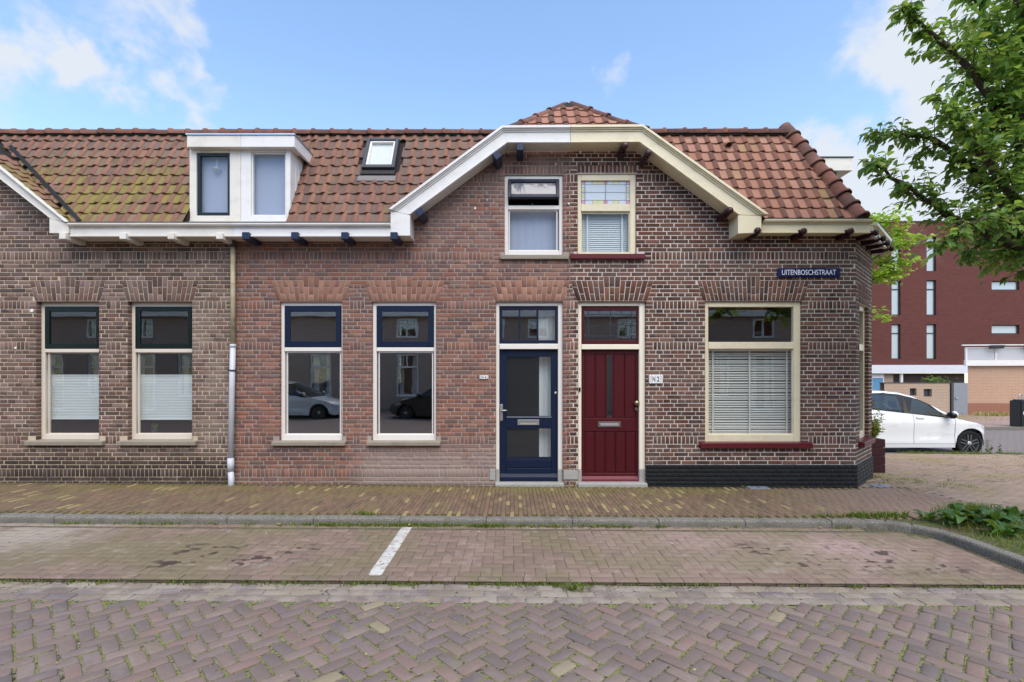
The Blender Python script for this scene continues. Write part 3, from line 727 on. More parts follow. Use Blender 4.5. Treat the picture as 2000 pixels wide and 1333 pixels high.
q, full = lay(lambda c: -.006, lambda c: CHL, -0.1875, ZPL - .02, [], set(), j=0.0025)
put_bricks(house_r, q + full, [], M['brick_black'], Mx=MC @ Matrix.Translation((0, .018, 0)), nmax=0, bev=.0018)
cw = wall_core('corner_wall', house_r, [[(0, -.3), (CHL, -.3), (CHL, 3.9), (0, 3.9)]], [WC], mR)
cw.matrix_basis = MC @ MW
pm = MB(); pm.box(-.004, CHL, .001, .014, -.3, ZPL); o = pm.build('plinth', M['brick_black'], house_r); o.matrix_basis = MC
XS = XR1 + CHL * math.sqrt(.5); YS = CHL * math.sqrt(.5)
pm = MB(); pm.box(XS - .22, XS - .004, YS + .004, 8.0, -.4, 3.9); pm.build('side_wall', M['brick_r'], house_r)
Vv = [reveal(house_r, WC[0], WC[2], WC[3], 1, None, None), reveal(house_r, WC[1], WC[2], WC[3], -1, None, None)]
me = arr_mesh('reveal_brickwork', np.concatenate([Vv[0][0], Vv[1][0]]), np.concatenate([Vv[0][1], Vv[1][1] + len(Vv[0][0])]), M['brick_r'])
put('reveal_brickwork', me, house_r, MC @ MW, kind='stuff')
# soffits of the openings (undersides of the arches)
for h, ops, mt in ((house_l, (W1, W2), 'brick_l'), (house_m, (W3, W4, DM), 'brick_m'), (house_r, (DR, W5), 'brick_r')):
    mb = MB()
    for o in ops: soffit(mb, o)
    mb.build('arch_underside', M[mt], h)
# rooms behind the windows
room_shell(house_l, XL0, XLM - .05, .23, 5.0, 3.85); room_shell(house_m, XLM + .05, XMR - .04, .23, 5.0, 3.85); room_shell(house_r, XMR + .04, 5.0, .30, 5.0, 3.85)
for h, xa, xb in ((house_m, PX(940), XMR - .03), (house_r, XMR + .03, PX(1290))):
    mb = MB(); mb.box(xa, xb, 1.2, 1.25, 3.2, 5.2); mb.box(xa, xa + .04, .23, 1.197, 3.2, 5.2); mb.box(xb - .04, xb, .23, 1.197, 3.2, 5.2); mb.box(xa, xb, .23, 1.25, 5.203, 5.24); mb.box(xa, xb, .23, 1.25, 3.15, 3.197); mb.build('attic_walls', M['room'], h)
# ------------------------------------------------------------------ ground-floor windows
w1 = window(house_l, W1, .085, 'frame_l', (92.5, 205, 689, 848), (97, 188, 609, 672), (682, 689), (88, 193.5, 599.5, 681, 'green'))
w2 = window(house_l, W2, .085, 'frame_l', (268.5, 381, 689, 848), (274, 367, 608.5, 672), (682, 689), (264.5, 375, 599.5, 681, 'green'))
for wn, s in ((w1, S1), (w2, S2)): sill(wn, s[0], s[1], PZ(863, -.06), PZ(871, -.06), 'stone')
w3 = window(house_m, W3, .05, 'frame_m', (559, 664.5, 688, 849), (566.5, 656, 609, 667), (679, 687), (556, 667, 598, 678.5, 'blue'), gm='glass_w', gmu='glass_w')
w4 = window(house_m, W4, .05, 'frame_m', (739, 845, 688, 849), (746, 836.5, 609, 667), (679, 687), (735.5, 847.5, 598, 678.5, 'blue'), gm='glass_w', gmu='glass_w')
for wn, s in ((w3, S3), (w4, S4)): sill(wn, s[0], s[1], PZ(864, -.06), PZ(871.5, -.06), 'stone')
w5 = window(house_r, W5, .03, 'cream', (1383.5, 1550, 682, 849), (1383.5, 1550, 600, 668.5), (668.5, 682))
sill(w5, S5[0], S5[1], PZ(866, -.07), PZ(876.5, -.07), 'burgs', proj=.07)
# chamfer window (built flat, then turned with the corner wall)
mb = MB(); x0, x1, z0, z1 = WC; yA = .06
fr4(mb, x0, x1, z0, z1, x0 + .07, x1 - .07, z0 + .12, z1 - .08, yA, yA + .075); mb.box(x0 + .07, x1 - .07, yA - .008, yA + .075, PZ(682), PZ(668))
wc = put('window', mb.mesh('window', M['cream'], .006), house_r, MC @ MW); INV[wc.name] = IDM
g = MB(); g.box(x0 + .066, x1 - .066, yA + .036, yA + .042, z0 + .1, PZ(682)); g.box(x0 + .066, x1 - .066, yA + .036, yA + .042, PZ(668), z1 - .075); g.build('pane', M['glass'], wc)
mb = MB(); mb.prismx([(.09, PZ(864) + .01), (-.08, PZ(866)), (-.08, PZ(876)), (.09, PZ(876))], x0 - .08, x1 + .06); mb.build('sill', M['burgs'], wc, bevel=.006)
mb = MB(); mb.box(DM[1] + .004, DR[0] - .004, -.012, -.001, PZ(937), PZ(919)); mb.box(PX(956), DM[0] - .006, -.010, -.001, PZ(938), PZ(917)); mb.build('plinth_stone', M['bluestone'], house_m, bevel=.004)
# upper windows
u1 = window(house_m, U1, .04, 'frame_m', (994, 1088.5, 410.5, 489.5), (999, 1085, 358, 385), (402, 410), (992.5, 1092, 350.5, 393, 'blue'), gm='glass_u', gmu='glass_f', up_open=-.30)
mb = MB(); mb.prismx([(.09, PZ(496)), (-.03, PZ(499)), (-.03, PZ(507)), (.09, PZ(507))], PX(985), PX(1100)); o = mb.build('sill', M['stone'], u1)
o.data.materials[0] = M['stone']
mb = MB(); mb.prismx([(.0, PZ(498.5)), (-.05, PZ(500)), (-.05, PZ(507.5)), (.0, PZ(507.5))], PX(977), PX(1110)); mb.build('sill', M['stone'], u1, bevel=.004)
mb = MB(); mb.tube([(PX(1040, .0), -.03, PZ(400)), (PX(1040), .03, PZ(397)), (PX(1040), .06, PZ(402))], .006, 6); mb.build('stay', M['steel'], u1)
u2 = window(house_r, U2, .03, 'cream', (1135, 1230, 415, 494), (1135, 1230.5, 353, 399), (399, 413.5), gm='glass_u')
sill(u2, SU2[0], SU2[1], PZ(496, -.06), PZ(506, -.06), 'burgs')
# ------------------------------------------------------------------ doors
def door_frame(house, o, fm, l, r, rec, bar, topz, jamb_b=917):
    y0, y1 = rec, rec + .09; X = lambda p: PX(p, y0); Z = lambda p: PZ(p, y0); mb = MB()
    zj = Z(jamb_b); mb.box(o[0], X(l), y0, y1, zj, o[3]); mb.box(X(r), o[1], y0, y1, zj, o[3])
    mb.box(X(l), X(r), y0, y1, Z(topz), o[3]); mb.box(X(l), X(r), y0 - .01, y1, Z(bar[1]), Z(bar[0]))
    d = mb.build('door_frame', M[fm], house, bevel=.006)
    s = MB(); s.box(o[0], X(l) + .004, y0 - .012, y1, -.02, zj); s.box(X(r) - .004, o[1], y0 - .012, y1, -.02, zj); s.build('jamb_block', M['bluestone'], d, bevel=.008)
    st = MB(); st.prismx([(.24, .055), (-.075, .035), (-.075, -.12), (.24, -.12)], o[0] - .005, o[1] + .005); st.build('doorstep', M['bluestone'], d, bevel=.008)
    return d
YD = .10
dm = door_frame(house_m, DM, 'frame_m', 975, 1090, .05, (672, 682.5), 598)
X = lambda p: PX(p, YD); Z = lambda p: PZ(p, YD)
mb = MB(); zb0 = .06
mb.box(X(976), X(988), YD, YD + .045, Z(935), Z(684)); mb.box(X(1077.5), X(1089), YD, YD + .045, Z(935), Z(684))
for t, b in ((684, 695), (815, 835), (895, 935)): mb.box(X(988), X(1077.5), YD, YD + .045, Z(b), Z(t))
door_b = mb.build('door', M['blue'], house_m, bevel=.005)
mb = MB(); mb.prismx([(YD, Z(925)), (YD - .05, Z(931)), (YD - .05, Z(939)), (YD, Z(939))], X(976), X(1089)); mb.build('weather_board', M['blue'], door_b, bevel=.003)
mb = MB(); mb.box(X(990), X(1076), YD - .006, YD, Z(913), Z(898.5)); mb.box(X(990), X(1076), YD - .006, YD, Z(926), Z(915.5)); mb.build('panel', M['blue'], door_b, bevel=.003)
for t, b in ((695, 815), (835, 895)):
    mb = MB(); mb.box(X(987), X(1078), YD + .02, YD + .026, Z(b) - .004, Z(t) + .004); mb.build('pane', M['glass_d'], door_b)
    mb = MB(); fr4(mb, X(987), X(1078.5), Z(b + 1), Z(t - 1), X(990), X(1075.5), Z(b - 2), Z(t + 2.5), YD + .002, YD + .019); mb.build('glazing_bead', M['blue'], door_b)
mb = MB(); mb.box(X(990), X(1077), YD - .004, YD + .012, Z(815.8), Z(814.2)); mb.build('drip_strip', M['zinc'], door_b)
mb = MB(); fr4(mb, X(1011), X(1053), Z(830.5), Z(820), X(1015), X(1049), Z(828), Z(822.5), YD - .012, YD); mb.box(X(1015), X(1049), YD - .006, YD, Z(828), Z(822.5)); mb.build('letterbox', M['steel'], door_b, bevel=.002)
mb = MB(); mb.box(X(976.5), X(982), YD - .012, YD, Z(822), Z(790)); mb.build('handle_plate', M['steel'], door_b, bevel=.003)
mb = MB(); mb.tube([(X(979.3), YD - .012, Z(802)), (X(979.3), YD - .05, Z(802)), (X(981), YD - .055, Z(802)), (X(991), YD - .055, Z(801.5))], .011, 10); mb.build('handle', M['steel'], door_b, smooth=True)
mb = MB(); mb.lathe((X(1085), YD, Z(768)), (0, -1, 0), [(0, .02), (.01, .02), (.014, .012)], 14); o = mb.build('lock', M['steel'], door_b)
# blue transom light, three panes
mb = MB(); fr4(mb, X(976), X(1089), Z(671), Z(599), X(981), X(1084), Z(665), Z(606), YD - .02, YD + .03)
for a, b in ((1013, 1016), (1048, 1051)): mb.box(X(a), X(b), YD - .015, YD + .03, Z(665), Z(606))
tl_b = mb.build('transom_light', M['blue'], house_m, bevel=.004)
for a, b in ((981, 1013), (1016, 1048), (1051, 1084)):
    g = MB(); g.box(X(a) - .003, X(b) + .003, YD + .002, YD + .008, Z(665), Z(606)); g.build('pane', M['glass_w'], tl_b)
# burgundy door
dr = door_frame(house_r, DR, 'creamy', 1135.5, 1248.5, .05, (673, 683), 598)
mb = MB()
for a, b, t, c_ in ((1136, 1142, 684, 936), (1242, 1248, 684, 936), (1142, 1242, 684, 691.5), (1142, 1242, 818, 843), (1142, 1242, 925, 936)):
    mb.box(X(a), X(b), YD, YD + .045, Z(c_), Z(t))
door_r = mb.build('door', M['burg'], house_r, bevel=.004)
def planks(xs, t, b):
    for a, c_ in zip(xs, xs[1:]):
        mb = MB(); mb.box(X(a + .4), X(c_ - .4), YD + .012, YD + .04, Z(b) - .003, Z(t) + .003)
        mb.box(X(a + 2.5), X(c_ - 2.5), YD + .006, YD + .012, Z(b - 3), Z(t + 3)); mb.build('plank', M['burg'], door_r, bevel=.003)
planks((1142, 1162.5, 1183), 691.5, 818); planks((1198, 1220, 1242), 691.5, 818); planks((1142, 1162, 1182, 1202, 1222, 1242), 843, 925)
mb = MB(); fr4(mb, X(1183), X(1198), Z(818), Z(691.5), X(1185.5), X(1195.8), Z(815.5), Z(694), YD + .004, YD + .03); mb.build('glazing_bead', M['burg'], door_r)
g = MB(); g.box(X(1184), X(1197), YD + .016, YD + .022, Z(817), Z(692)); g.build('pane', M['glass_w'], door_r)
mb = MB(); fr4(mb, X(1168), X(1212), Z(834.5), Z(824), X(1172), X(1208), Z(831.5), Z(827), YD - .012, YD); mb.prismx([(YD, Z(826)), (YD - .012, Z(827)), (YD - .02, Z(832)), (YD, Z(832))], X(1172), X(1208)); mb.build('letterbox', M['steel_d'], door_r, bevel=.002)
mb = MB(); mb.lathe((X(1242), YD, Z(787.5)), (0, -1, 0), [(0, .03), (.008, .03), (.012, .016), (.03, .016), (.038, .034), (.058, .042), (.072, .03), (.076, .0)], 18); mb.build('door_knob', M['brass'], door_r, smooth=True)
mb = MB(); mb.lathe((X(1243), YD, Z(799.5)), (0, -1, 0), [(0, .026), (.012, .026), (.016, .02), (.02, .02), (.02, .001)], 16); mb.build('lock', M['brass'], door_r)
mb = MB(); mb.prismx([(YD, Z(930)), (YD - .045, Z(935)), (YD - .045, Z(941)), (YD, Z(941))], X(1136), X(1248)); mb.build('weather_board', paint('paint_burgundy_worn', C('6b2b35'), .4, .3), door_r, bevel=.003)
mb = MB(); mb.box(PX(1130.5, .04), PX(1134, .04), .03, .05, PZ(765), PZ(757.5)); mb.build('door_bell', M['black'], dr, bevel=.002)
mb = MB(); fr4(mb, X(1136), X(1248), Z(672.5), Z(599), X(1140.5), X(1243), Z(665.5), Z(607.5), YD - .02, YD + .03)
tl_r = mb.build('transom_light', M['burg'], house_r, bevel=.004)
g = MB(); g.box(X(1139), X(1244), YD + .002, YD + .008, Z(666), Z(607)); g.build('pane', M['glass_w'], tl_r)
mb = MB()
def came(mb, x0, x1, z0, z1, y): mb.box(x0, x1, y - .004, y + .004, z0, z1)
yL = YD - .004
for px_ in (1149, 1192, 1234): came(mb, X(px_) - .004, X(px_) + .004, Z(665), Z(608), yL)
for py_ in (615, 636, 657): came(mb, X(1141), X(1243), Z(py_) - .004, Z(py_) + .004, yL - .0085)
for px_ in (1170, 1213): came(mb, X(px_) - .004, X(px_) + .004, Z(665), Z(657.5), yL); came(mb, X(px_) - .004, X(px_) + .004, Z(614.5), Z(608), yL)
for px_ in (1149, 1192, 1234):
    for py_ in (615, 636, 657): mb.lathe((X(px_), yL - .012, Z(py_)), (0, -1, 0), [(0, .009), (.004, .006)], 8)
mb.build('leading', M['dgrey'], tl_r)
# stained glass of the upper right window
yG = .03 + .030; X2 = lambda p: PX(p, yG); Z2 = lambda p: PZ(p, yG)
pastel = {k: glass('stained_' + k, 1.5, 0, c, frost=.75) for k, c in (('clear', (.8, .86, .92, 1)),)}
def stained(name, col):
    m, t, b, o = base_mat(name); tr = nd(t, 'ShaderNodeBsdfTranslucent'); tr.inputs[0].default_value = col; b.inputs['Base Color'].default_value = col; b.inputs['Roughness'].default_value = .15
    m_ = nd(t, 'ShaderNodeMixShader'); m_.inputs[0].default_value = .15; lk(t, b.outputs[0], m_.inputs[1]); lk(t, tr.outputs[0], m_.inputs[2]); lk(t, m_.outputs[0], o.inputs['Surface']); return m
SG = [stained('stained_pink', C('e3a6bd')), stained('stained_yellow', C('e2dfb0')), stained('stained_pale', C('d8e2ea')), M['dgrey']]
mb = MB(); x0, x1, z0, z1 = X2(1135.5), X2(1230), Z2(399), Z2(353.5); b_ = (x1 - x0) * .075; bz = (z1 - z0) * .165
cols = [x0, x0 + b_, x0 + b_ * 3, x0 + b_ * 4.6, (x0 + x1) / 2 - b_ * .5, (x0 + x1) / 2 + b_ * .5, x1 - b_ * 4.6, x1 - b_ * 3, x1 - b_, x1]
for i, (a, c_) in enumerate(zip(cols, cols[1:])):
    mt = 0 if i in (0, 4, 8) else (1 if i in (2, 6, 3) else 2)
    for za, zb in ((z0, z0 + bz), (z1 - bz, z1)): mb.box(a + .003, c_ - .003, yG, yG + .005, za + .003, zb - .003, mt)
rows_ = [z0 + bz + (z1 - z0 - 2 * bz) * k / 5 for k in range(6)]
for k, (a, c_) in enumerate(zip(rows_, rows_[1:])):
    for xa, xb in ((x0, x0 + b_), (x1 - b_, x1)): mb.box(xa + .003, xb - .003, yG, yG + .005, a + .003, c_ - .003, 1 if k % 2 else 2)
mx_ = (x0 + x1) / 2; mz = (z0 + z1) / 2
for xa, xb in ((x0 + b_, mx_), (mx_, x1 - b_)):
    for za, zb in ((z0 + bz, mz), (mz, z1 - bz)): mb.box(xa + .003, xb - .003, yG, yG + .005, za + .003, zb - .003, 2)
mb.build('stained_glass', SG, u2)
mb = MB(); came(mb, x0, x1, mz - .003, mz + .003, yG); came(mb, mx_ - .003, mx_ + .003, z0, z1, yG - .0085)
for zz in (z0 + bz, z1 - bz): came(mb, x0, x1, zz - .0022, zz + .0022, yG)
for xx in (x0 + b_, x1 - b_): came(mb, xx - .0022, xx + .0022, z0, z1, yG - .0085)
mb.build('leading', paint('lead_came', C('8b8f92'), .5), u2)
# ------------------------------------------------------------------ cornices
def ppoly(pts, y): return [P(a, b, y) for a, b in pts]
def convex_strip(mb, outer, inner, y0, y1):                    # a strip between two polylines of equal count, as butted quads
    for i in range(len(outer) - 1): mb.prism([outer[i], outer[i+1], inner[i+1], inner[i]], y0, y1)
def rake(house, mat, topl, botl, block, soff, yf=-.30):
    mb = MB(); o, i_ = ppoly(topl, yf), ppoly(botl, yf)
    convex_strip(mb, o, i_, yf, yf + .04)
    if block: mb.prism(ppoly(block, yf), yf - .006, -.002)
    c = mb.build('cornice', M[mat], house, bevel=.003)
    lerp = lambda k: [(a[0] + (b[0] - a[0]) * k, a[1] + (b[1] - a[1]) * k) for a, b in zip(o, i_)]
    mb = MB(); convex_strip(mb, lerp(-.04), lerp(.12), yf - .055, yf + .03); convex_strip(mb, lerp(.125), lerp(.20), yf - .035, yf - .001); convex_strip(mb, lerp(.205), lerp(.30), yf - .016, yf - .001); convex_strip(mb, lerp(.90), lerp(.98), yf - .012, yf - .001)
    mb.build('crown_moulding', M[mat], c, bevel=.004)
    mb = MB(); convex_strip(mb, lerp(.86), lerp(.97), yf + .042, -.018); mb.build('soffit', M[mat], c)
    return c
cl = rake(house_l, 'offwhite', [(-190, 170), (137, 437)], [(-220, 178), (98, 427)], [(97, 427), (97, 456), (136, 456), (136, 438)], None)
cm = rake(house_m, 'white', [(762, 411), (981, 250), (1114, 249)], [(801, 420), (991, 280), (1114, 280)], [(763, 412), (763, 461), (801, 461), (801, 421)], None)
cr = rake(house_r, 'cream', [(1114.6, 249), (1254, 248), (1497, 421)], [(1114.6, 280), (1249, 279), (1441, 420)], [(1441, 421), (1441, 457), (1487, 455), (1487, 422)], None)
def eave(house, mat, l, r, t, b, yf, ymax=-.002):
    x0, x1 = PX(l, yf), PX(r, yf); zt, zb = PZ(t, yf), PZ(b, yf); h = zt - zb; mb = MB()
    mb.box(x0, x1, yf, yf + .035, zb, zt - .02); mb.box(x0, x1, yf + .037, ymax, zb + .012, zb + .035)
    c = mb.build('cornice', M[mat], house, bevel=.003)
    mb = MB(); mb.prismx([(yf - .055, zt), (yf - .055, zt - h * .12), (yf - .03, zt - h * .26), (yf - .001, zt - h * .30), (yf - .001, zt)], x0, x1); mb.box(x0, x1, yf - .012, yf - .001, zb + .004, zb + .02)
    mb.build('crown_moulding', M[mat], c)
    mb = MB(); mb.box(x0, x1, yf - .06, yf - .04, zt + .001, zt + .012); mb.box(x0, x1, yf - .035, -.1, zt - .05, zt - .04); mb.build('gutter_lining', M['lead'], c)
    return c
eave(house_l, 'offwhite', 137, 456, 437.5, 463, -.30); eave(house_m, 'white', 456.3, 763, 437.5, 463, -.30); eave(house_r, 'cream', 1488, 1699.5, 430, 456, -.20)
# chamfer eave
def chp(s_, out, z): p = Vector((XR1, 0, 0)) + cd * s_ + cn * out; return (p.x, p.y, z)
zt, zb = PZ(430, -.2), PZ(456, -.2); s0 = .083; s1 = CHL + .12; mb = MB()
def chbox(mb, sa, sb, oa, ob, za, zb_):
    mb.hull([chp(sa + (oa - .2) * .414, oa, za), chp(sb, oa, za), chp(sb, ob, za), chp(sa + (ob - .2) * .414, ob, za)], [chp(sa + (oa - .2) * .414, oa, zb_), chp(sb, oa, zb_), chp(sb, ob, zb_), chp(sa + (ob - .2) * .414, ob, zb_)])
chbox(mb, s0, s1, .2, .165, zb, zt - .02); chbox(mb, s0, s1, .163, .002, zb + .012, zb + .035); cc = mb.build('cornice', M['cream'], house_r)
mb = MB(); chbox(mb, s0, s1, .255, .201, zt - .055, zt); chbox(mb, s0, s1, .212, .201, zb + .004, zb + .02); mb.build('crown_moulding', M['cream'], cc)
mb = MB(); chbox(mb, s0, s1 + .01, .262, .24, zt + .001, zt + .012); chbox(mb, s0, s1, .235, .02, zt - .05, zt - .04); mb.build('gutter_lining', M['lead'], cc)
# brackets under the cornices
def bracket(house, px_, pyc, mat, yf=-.36, s_=.052, rot=0.0, ball=False, Mx=None, tilt=0.0):
    x, z = P(px_, pyc, yf); mb = MB()
    if not ball: mb.box(-s_, s_, yf, -.003, -s_, s_)
    else:
        mb.box(-.042, .042, yf + .13, -.003, -.05, .05); mb.box(-.036, .036, yf + .075, yf + .128, -.035, .052)
        mb.lathe((0, yf + .08, .012), (0, -1, 0), [(0, .024), (.02, .024), (.03, .04), (.05, .05), (.075, .048), (.092, .03), (.098, .0)], 12)
    o = mb.build('bracket', M[mat], house, bevel=.006 if not ball else 0)
    o.matrix_basis = Matrix.Translation((x, 0, z)) @ Matrix.Rotation(tilt, 4, 'Y')
for a in (118, 236, 330, 425): bracket(house_l, a + 3, 461, 'offwhite', s_=.047)
for a in (479, 575, 673, 769): bracket(house_m, a, 460.5, 'blueb')
bracket(house_m, 820, 414, 'blueb', tilt=-R(36)); bracket(house_m, 971, 303, 'blueb', tilt=-R(36)); bracket(house_m, 1016, 287, 'blueb', s_=.05)
bracket(house_r, 1221, 285, 'burgb', ball=True); bracket(house_r, 1266, 299, 'burgb', ball=True, tilt=R(35)); bracket(house_r, 1426, 412, 'burgb', ball=True, tilt=R(35))
bracket(house_r, 1481, 452, 'burgb', yf=-.34, ball=True); bracket(house_r, 1571, 453, 'burgb', yf=-.30, ball=True); bracket(house_r, 1663, 453, 'burgb', yf=-.30, ball=True)
def ch_bracket(s_, z, ang):
    mb = MB(); mb.box(-.042, .042, -.17, -.003, -.05, .05); mb.box(-.036, .036, -.225, -.171, -.035, .052)
    mb.lathe((0, -.22, .012), (0, -1, 0), [(0, .024), (.02, .024), (.03, .04), (.05, .05), (.075, .048), (.092, .03), (.098, .0)], 12)
    o = mb.build('bracket', M['burgb'], house_r); p = chp(s_, 0, z); o.matrix_basis = Matrix.Translation(p) @ Matrix.Rotation(ang, 4, 'Z')
for s_, a in ((.06, R(22)), (.42, R(45)), (.80, R(45)), (1.18, R(60))): ch_bracket(s_, PZ(453, -.3), a)
# ------------------------------------------------------------------ roofs
def slab(mb, pts, th=.04):
    pts = [Vector(p) for p in pts]; n = (pts[1] - pts[0]).cross(pts[2] - pts[0]).normalized()
    if n.z < 0: n = -n
    mb.hull(pts, [p - n * th for p in pts])
def rp(x, z, off=0.0): return (x, yroof(z) - RN.y * off * -1, z)
DX0, DX1 = PX(370, -.12), PX(567, -.12); DZ1 = PZ(287, -.2)
mbL = MB(); mbM = MB()
ZB = EZ + (.26 - EY) * SL
for mb_, a, b, z_ in ((mbL, XL0, PX(134, EY), ZB), (mbL, PX(134, EY) + .003, DX0 + .01, EZ), (mbM, DX1 - .01, PX(800), EZ), (mbM, PX(800) + .003, PX(1015, .7), ZB)):
    slab(mb_, [(a, yroof(z_), z_), (b, yroof(z_), z_), (b, RY, RZ), (a, RY, RZ)])
slab(mbM, [(DX0 + .012, yroof(DZ1 - .05), DZ1 - .05), (DX1 - .012, yroof(DZ1 - .05), DZ1 - .05), (DX1 - .012, RY, RZ), (DX0 + .012, RY, RZ)])
mbL.box(XL0, XLM, RY + .001, 7, RZ - .15, RZ - .02); mbM.box(XLM + .001, XMR, RY + .001, 7, RZ - .15, RZ - .02)
roof_l = mbL.build('roof', M['deck'], house_l)
# cross gable of the middle and right houses
apex = Vector((PX(1105, .70), .70, PZ(207, .70)))
tl_, tr_ = P(981, 250, -.3), P(1254, 248, -.3); bl_, br_ = P(762, 411, -.3), P(1497, 421, -.3)
A1, A2 = Vector((PX(988, .0), .0, PZ(259, .0))), Vector((PX(1262, .0), .0, PZ(261, .0)))
slab(mbM, [(bl_[0] + .1, -.27, bl_[1] - .03), (tl_[0], -.27, tl_[1] - .03), tuple(A1), tuple(apex), (apex.x, 3.0, apex.z), (bl_[0] + .1, 3.0, bl_[1] - .03)])
slab(mbM, [tuple(A1), tuple(A2), tuple(apex)])
roof_m = mbM.build('roof', M['deck'], house_m)
hipB, hipT = roofpt(1677, 427), roofpt(1530, 250)
mbR = MB()
slab(mbR, [(apex.x + .02, 3.0, apex.z), tuple(apex + Vector((.02, 0, 0))), tuple(A2 + Vector((.01, 0, 0))), (tr_[0], -.27, tr_[1] - .03), (br_[0], -.27, br_[1] - .03), (br_[0], 3.0, br_[1] - .03)])
slab(mbR, [(1.9, .26, ZB), (PX(1440), .26, ZB), (PX(1440), RY, RZ), (1.9, RY, RZ)]); slab(mbR, [(PX(1440) + .003, EY + .06, EZ + .06 * SL), tuple(hipB), tuple(hipT), (PX(1440) + .003, RY, RZ)])
eC = Vector(chp(CHL + .1, .12, PZ(432, -.2)))
slab(mbR, [tuple(hipB), tuple(eC), (eC.x - .6, eC.y + 1.1, hipT.z), tuple(hipT)])
slab(mbR, [tuple(eC), (XS + .2, 8, eC.z), (XS - .75, 8, hipT.z), (eC.x - .6, eC.y + 1.1, hipT.z)])
mbR.box(2.2, hipT.x, RY + .001, 7, RZ - .15, RZ - .02)
roof_r = mbR.build('roof', M['deck'], house_r)
# tiles
XLtile = -9.9
gx0, gz0 = P(137, 437, -.3); gsl = .8175
zc_l = lambda x: gz0 - gsl * (x - gx0)
zc_m = lambda x: bl_[1] + (tl_[1] - bl_[1]) / (tl_[0] - bl_[0]) * (x - bl_[0])
zc_r = lambda x: br_[1] + (tr_[1] - br_[1]) / (tr_[0] - br_[0]) * (x - br_[0])
pitch, rows, expo = .182, 10, 2.085 / 10
org = Vector((0, EY, EZ)) + UD * 0.025
yv = Vector((0, 1, 0))
cut_dl = [(Vector((DX0 + .004, 0, 0)), Vector((1, 0, 0)))]; cut_dr = [(Vector((DX1 - .004, 0, 0)), Vector((-1, 0, 0)))]
inD = lambda c: c.z < DZ1 - .02
valley_n = Vector((-gsl, 0, -1)).normalized()
nL = tile_roof(house_l, org, UD, XD, rows, expo, pitch, lambda r: (XLtile + (r % 2) * .03, DX0 + pitch * 2), M['tile_l'], rollm=M['roll_l'], keep=lambda c: c.z > zc_l(c.x) - .02, cuts=cut_dl + [(Vector((gx0, 0, gz0 + .03)), valley_n)])
# top rows run on above the dormer
tile_roof(house_l, org, UD, XD, rows, expo, pitch, lambda r: (DX0 + .02, XLM), M['tile_l'], rollm=M['roll_l'], keep=lambda c: c.z > DZ1 - .2)
sky_pts = [roofpt(713, 346), roofpt(783, 279)]
SX0, SX1 = min(roofpt(709, 345).x, roofpt(716, 280).x) - .02, max(roofpt(778, 345).x, roofpt(783, 280).x) + .01
SZ0, SZ1 = roofpt(740, 352).z, roofpt(740, 276).z
sk = lambda c: SX0 + .02 < c.x < SX1 - .02 and SZ0 < c.z < SZ1
tile_roof(house_m, org, UD, XD, rows, expo, pitch, lambda r: (XLM, DX1 + pitch * 1.5), M['tile_m'], rollm=M['roll_l'], keep=lambda c: c.z > DZ1 - .2 and c.x < DX1 + .03)
tile_roof(house_m, org, UD, XD, rows, expo, pitch, lambda r: (DX1 - .06 - (r % 2) * .03, PX(1000, .6)), M['tile_m'], rollm=M['roll_l'], keep=lambda c: c.z > zc_m(c.x) - .12 and not sk(c), cuts=cut_dr)
pr, rowsR = .206, 9
exR = (hipT - hipB).dot(UD) / rowsR * 1.0
tile_roof(house_r, Vector((0, EY, EZ)) + UD * .13, UD, XD, rowsR, 1.92 / rowsR, pr, lambda r: (1.6 + (r % 2) * .02, 5.3), M['tile_r'], rollm=M['roll_r'], keep=lambda c: c.z > zc_r(c.x) - .1,
          cuts=[(hipB + XD * .03, (hipT - hipB).normalized().cross(RN) * (1 if (hipT - hipB).normalized().cross(RN).x > 0 else -1))], jit=.6)
# small hipped front above the gable
hu = (apex - (A1 + A2) / 2); hu.x = 0; hl = hu.length; hu.normalize()
hn = Vector((0, -hu.z, hu.y))
def outn(a, b):
    n = (b - a).normalized().cross(hn); m_ = (A1 + A2 + apex) / 3
    return n if (m_ - a).dot(n) < 0 else -n
tile_roof(house_m, Vector((0, A1.y, A1.z)), hu, XD, 4, hl / 4, .21, lambda r: (A1.x - .1, A2.x + .1), M['tile_r'], rollm=M['roll_r'], keep=lambda c: True, cuts=[(A1, outn(A1, apex)), (A2, outn(A2, apex))])
# tiles of the left neighbour's cross gable, seen along the slope
gd = Vector((-1, 0, gsl)).normalized(); gy = Vector((0, 1, 0))
tile_roof(house_l, Vector((gx0 - .02, -.30, gz0 - .02)), gd, gy, 9, .21, .19, lambda r: (0.0, max(.2, yroof(gz0 + .165 * (r + 1)) + .36)), M['tile_l'], rollm=M['roll_l'], keep=lambda c: c.z > 0)
mb = MB(); slab(mb, [(gx0 - .02, -.29, gz0 - .03), (gx0 - .02, .9, gz0 - .03), (gx0 - 2.0, .9, gz0 - .03 + 2.0 * gsl), (gx0 - 2.0, -.29, gz0 - .03 + 2.0 * gsl)]); mb.build('gable_roof', M['deck'], house_l)
a = Vector((gx0 + .12, yroof(gz0 + .02), gz0 + .02)) + RN * .05; zb2 = gz0 + 1.5; b = Vector((gx0 - 1.5 / gsl + .12, yroof(zb2), zb2)) + RN * .05
mb = MB(); nn = RN * .012; sd = Vector((.03, 0, .012)); mb.hull([a - sd, a + sd, b + sd, b - sd], [a - sd + nn, a + sd + nn, b + sd + nn, b - sd + nn]); mb.build('valley_lead', M['leadblack'], house_l)
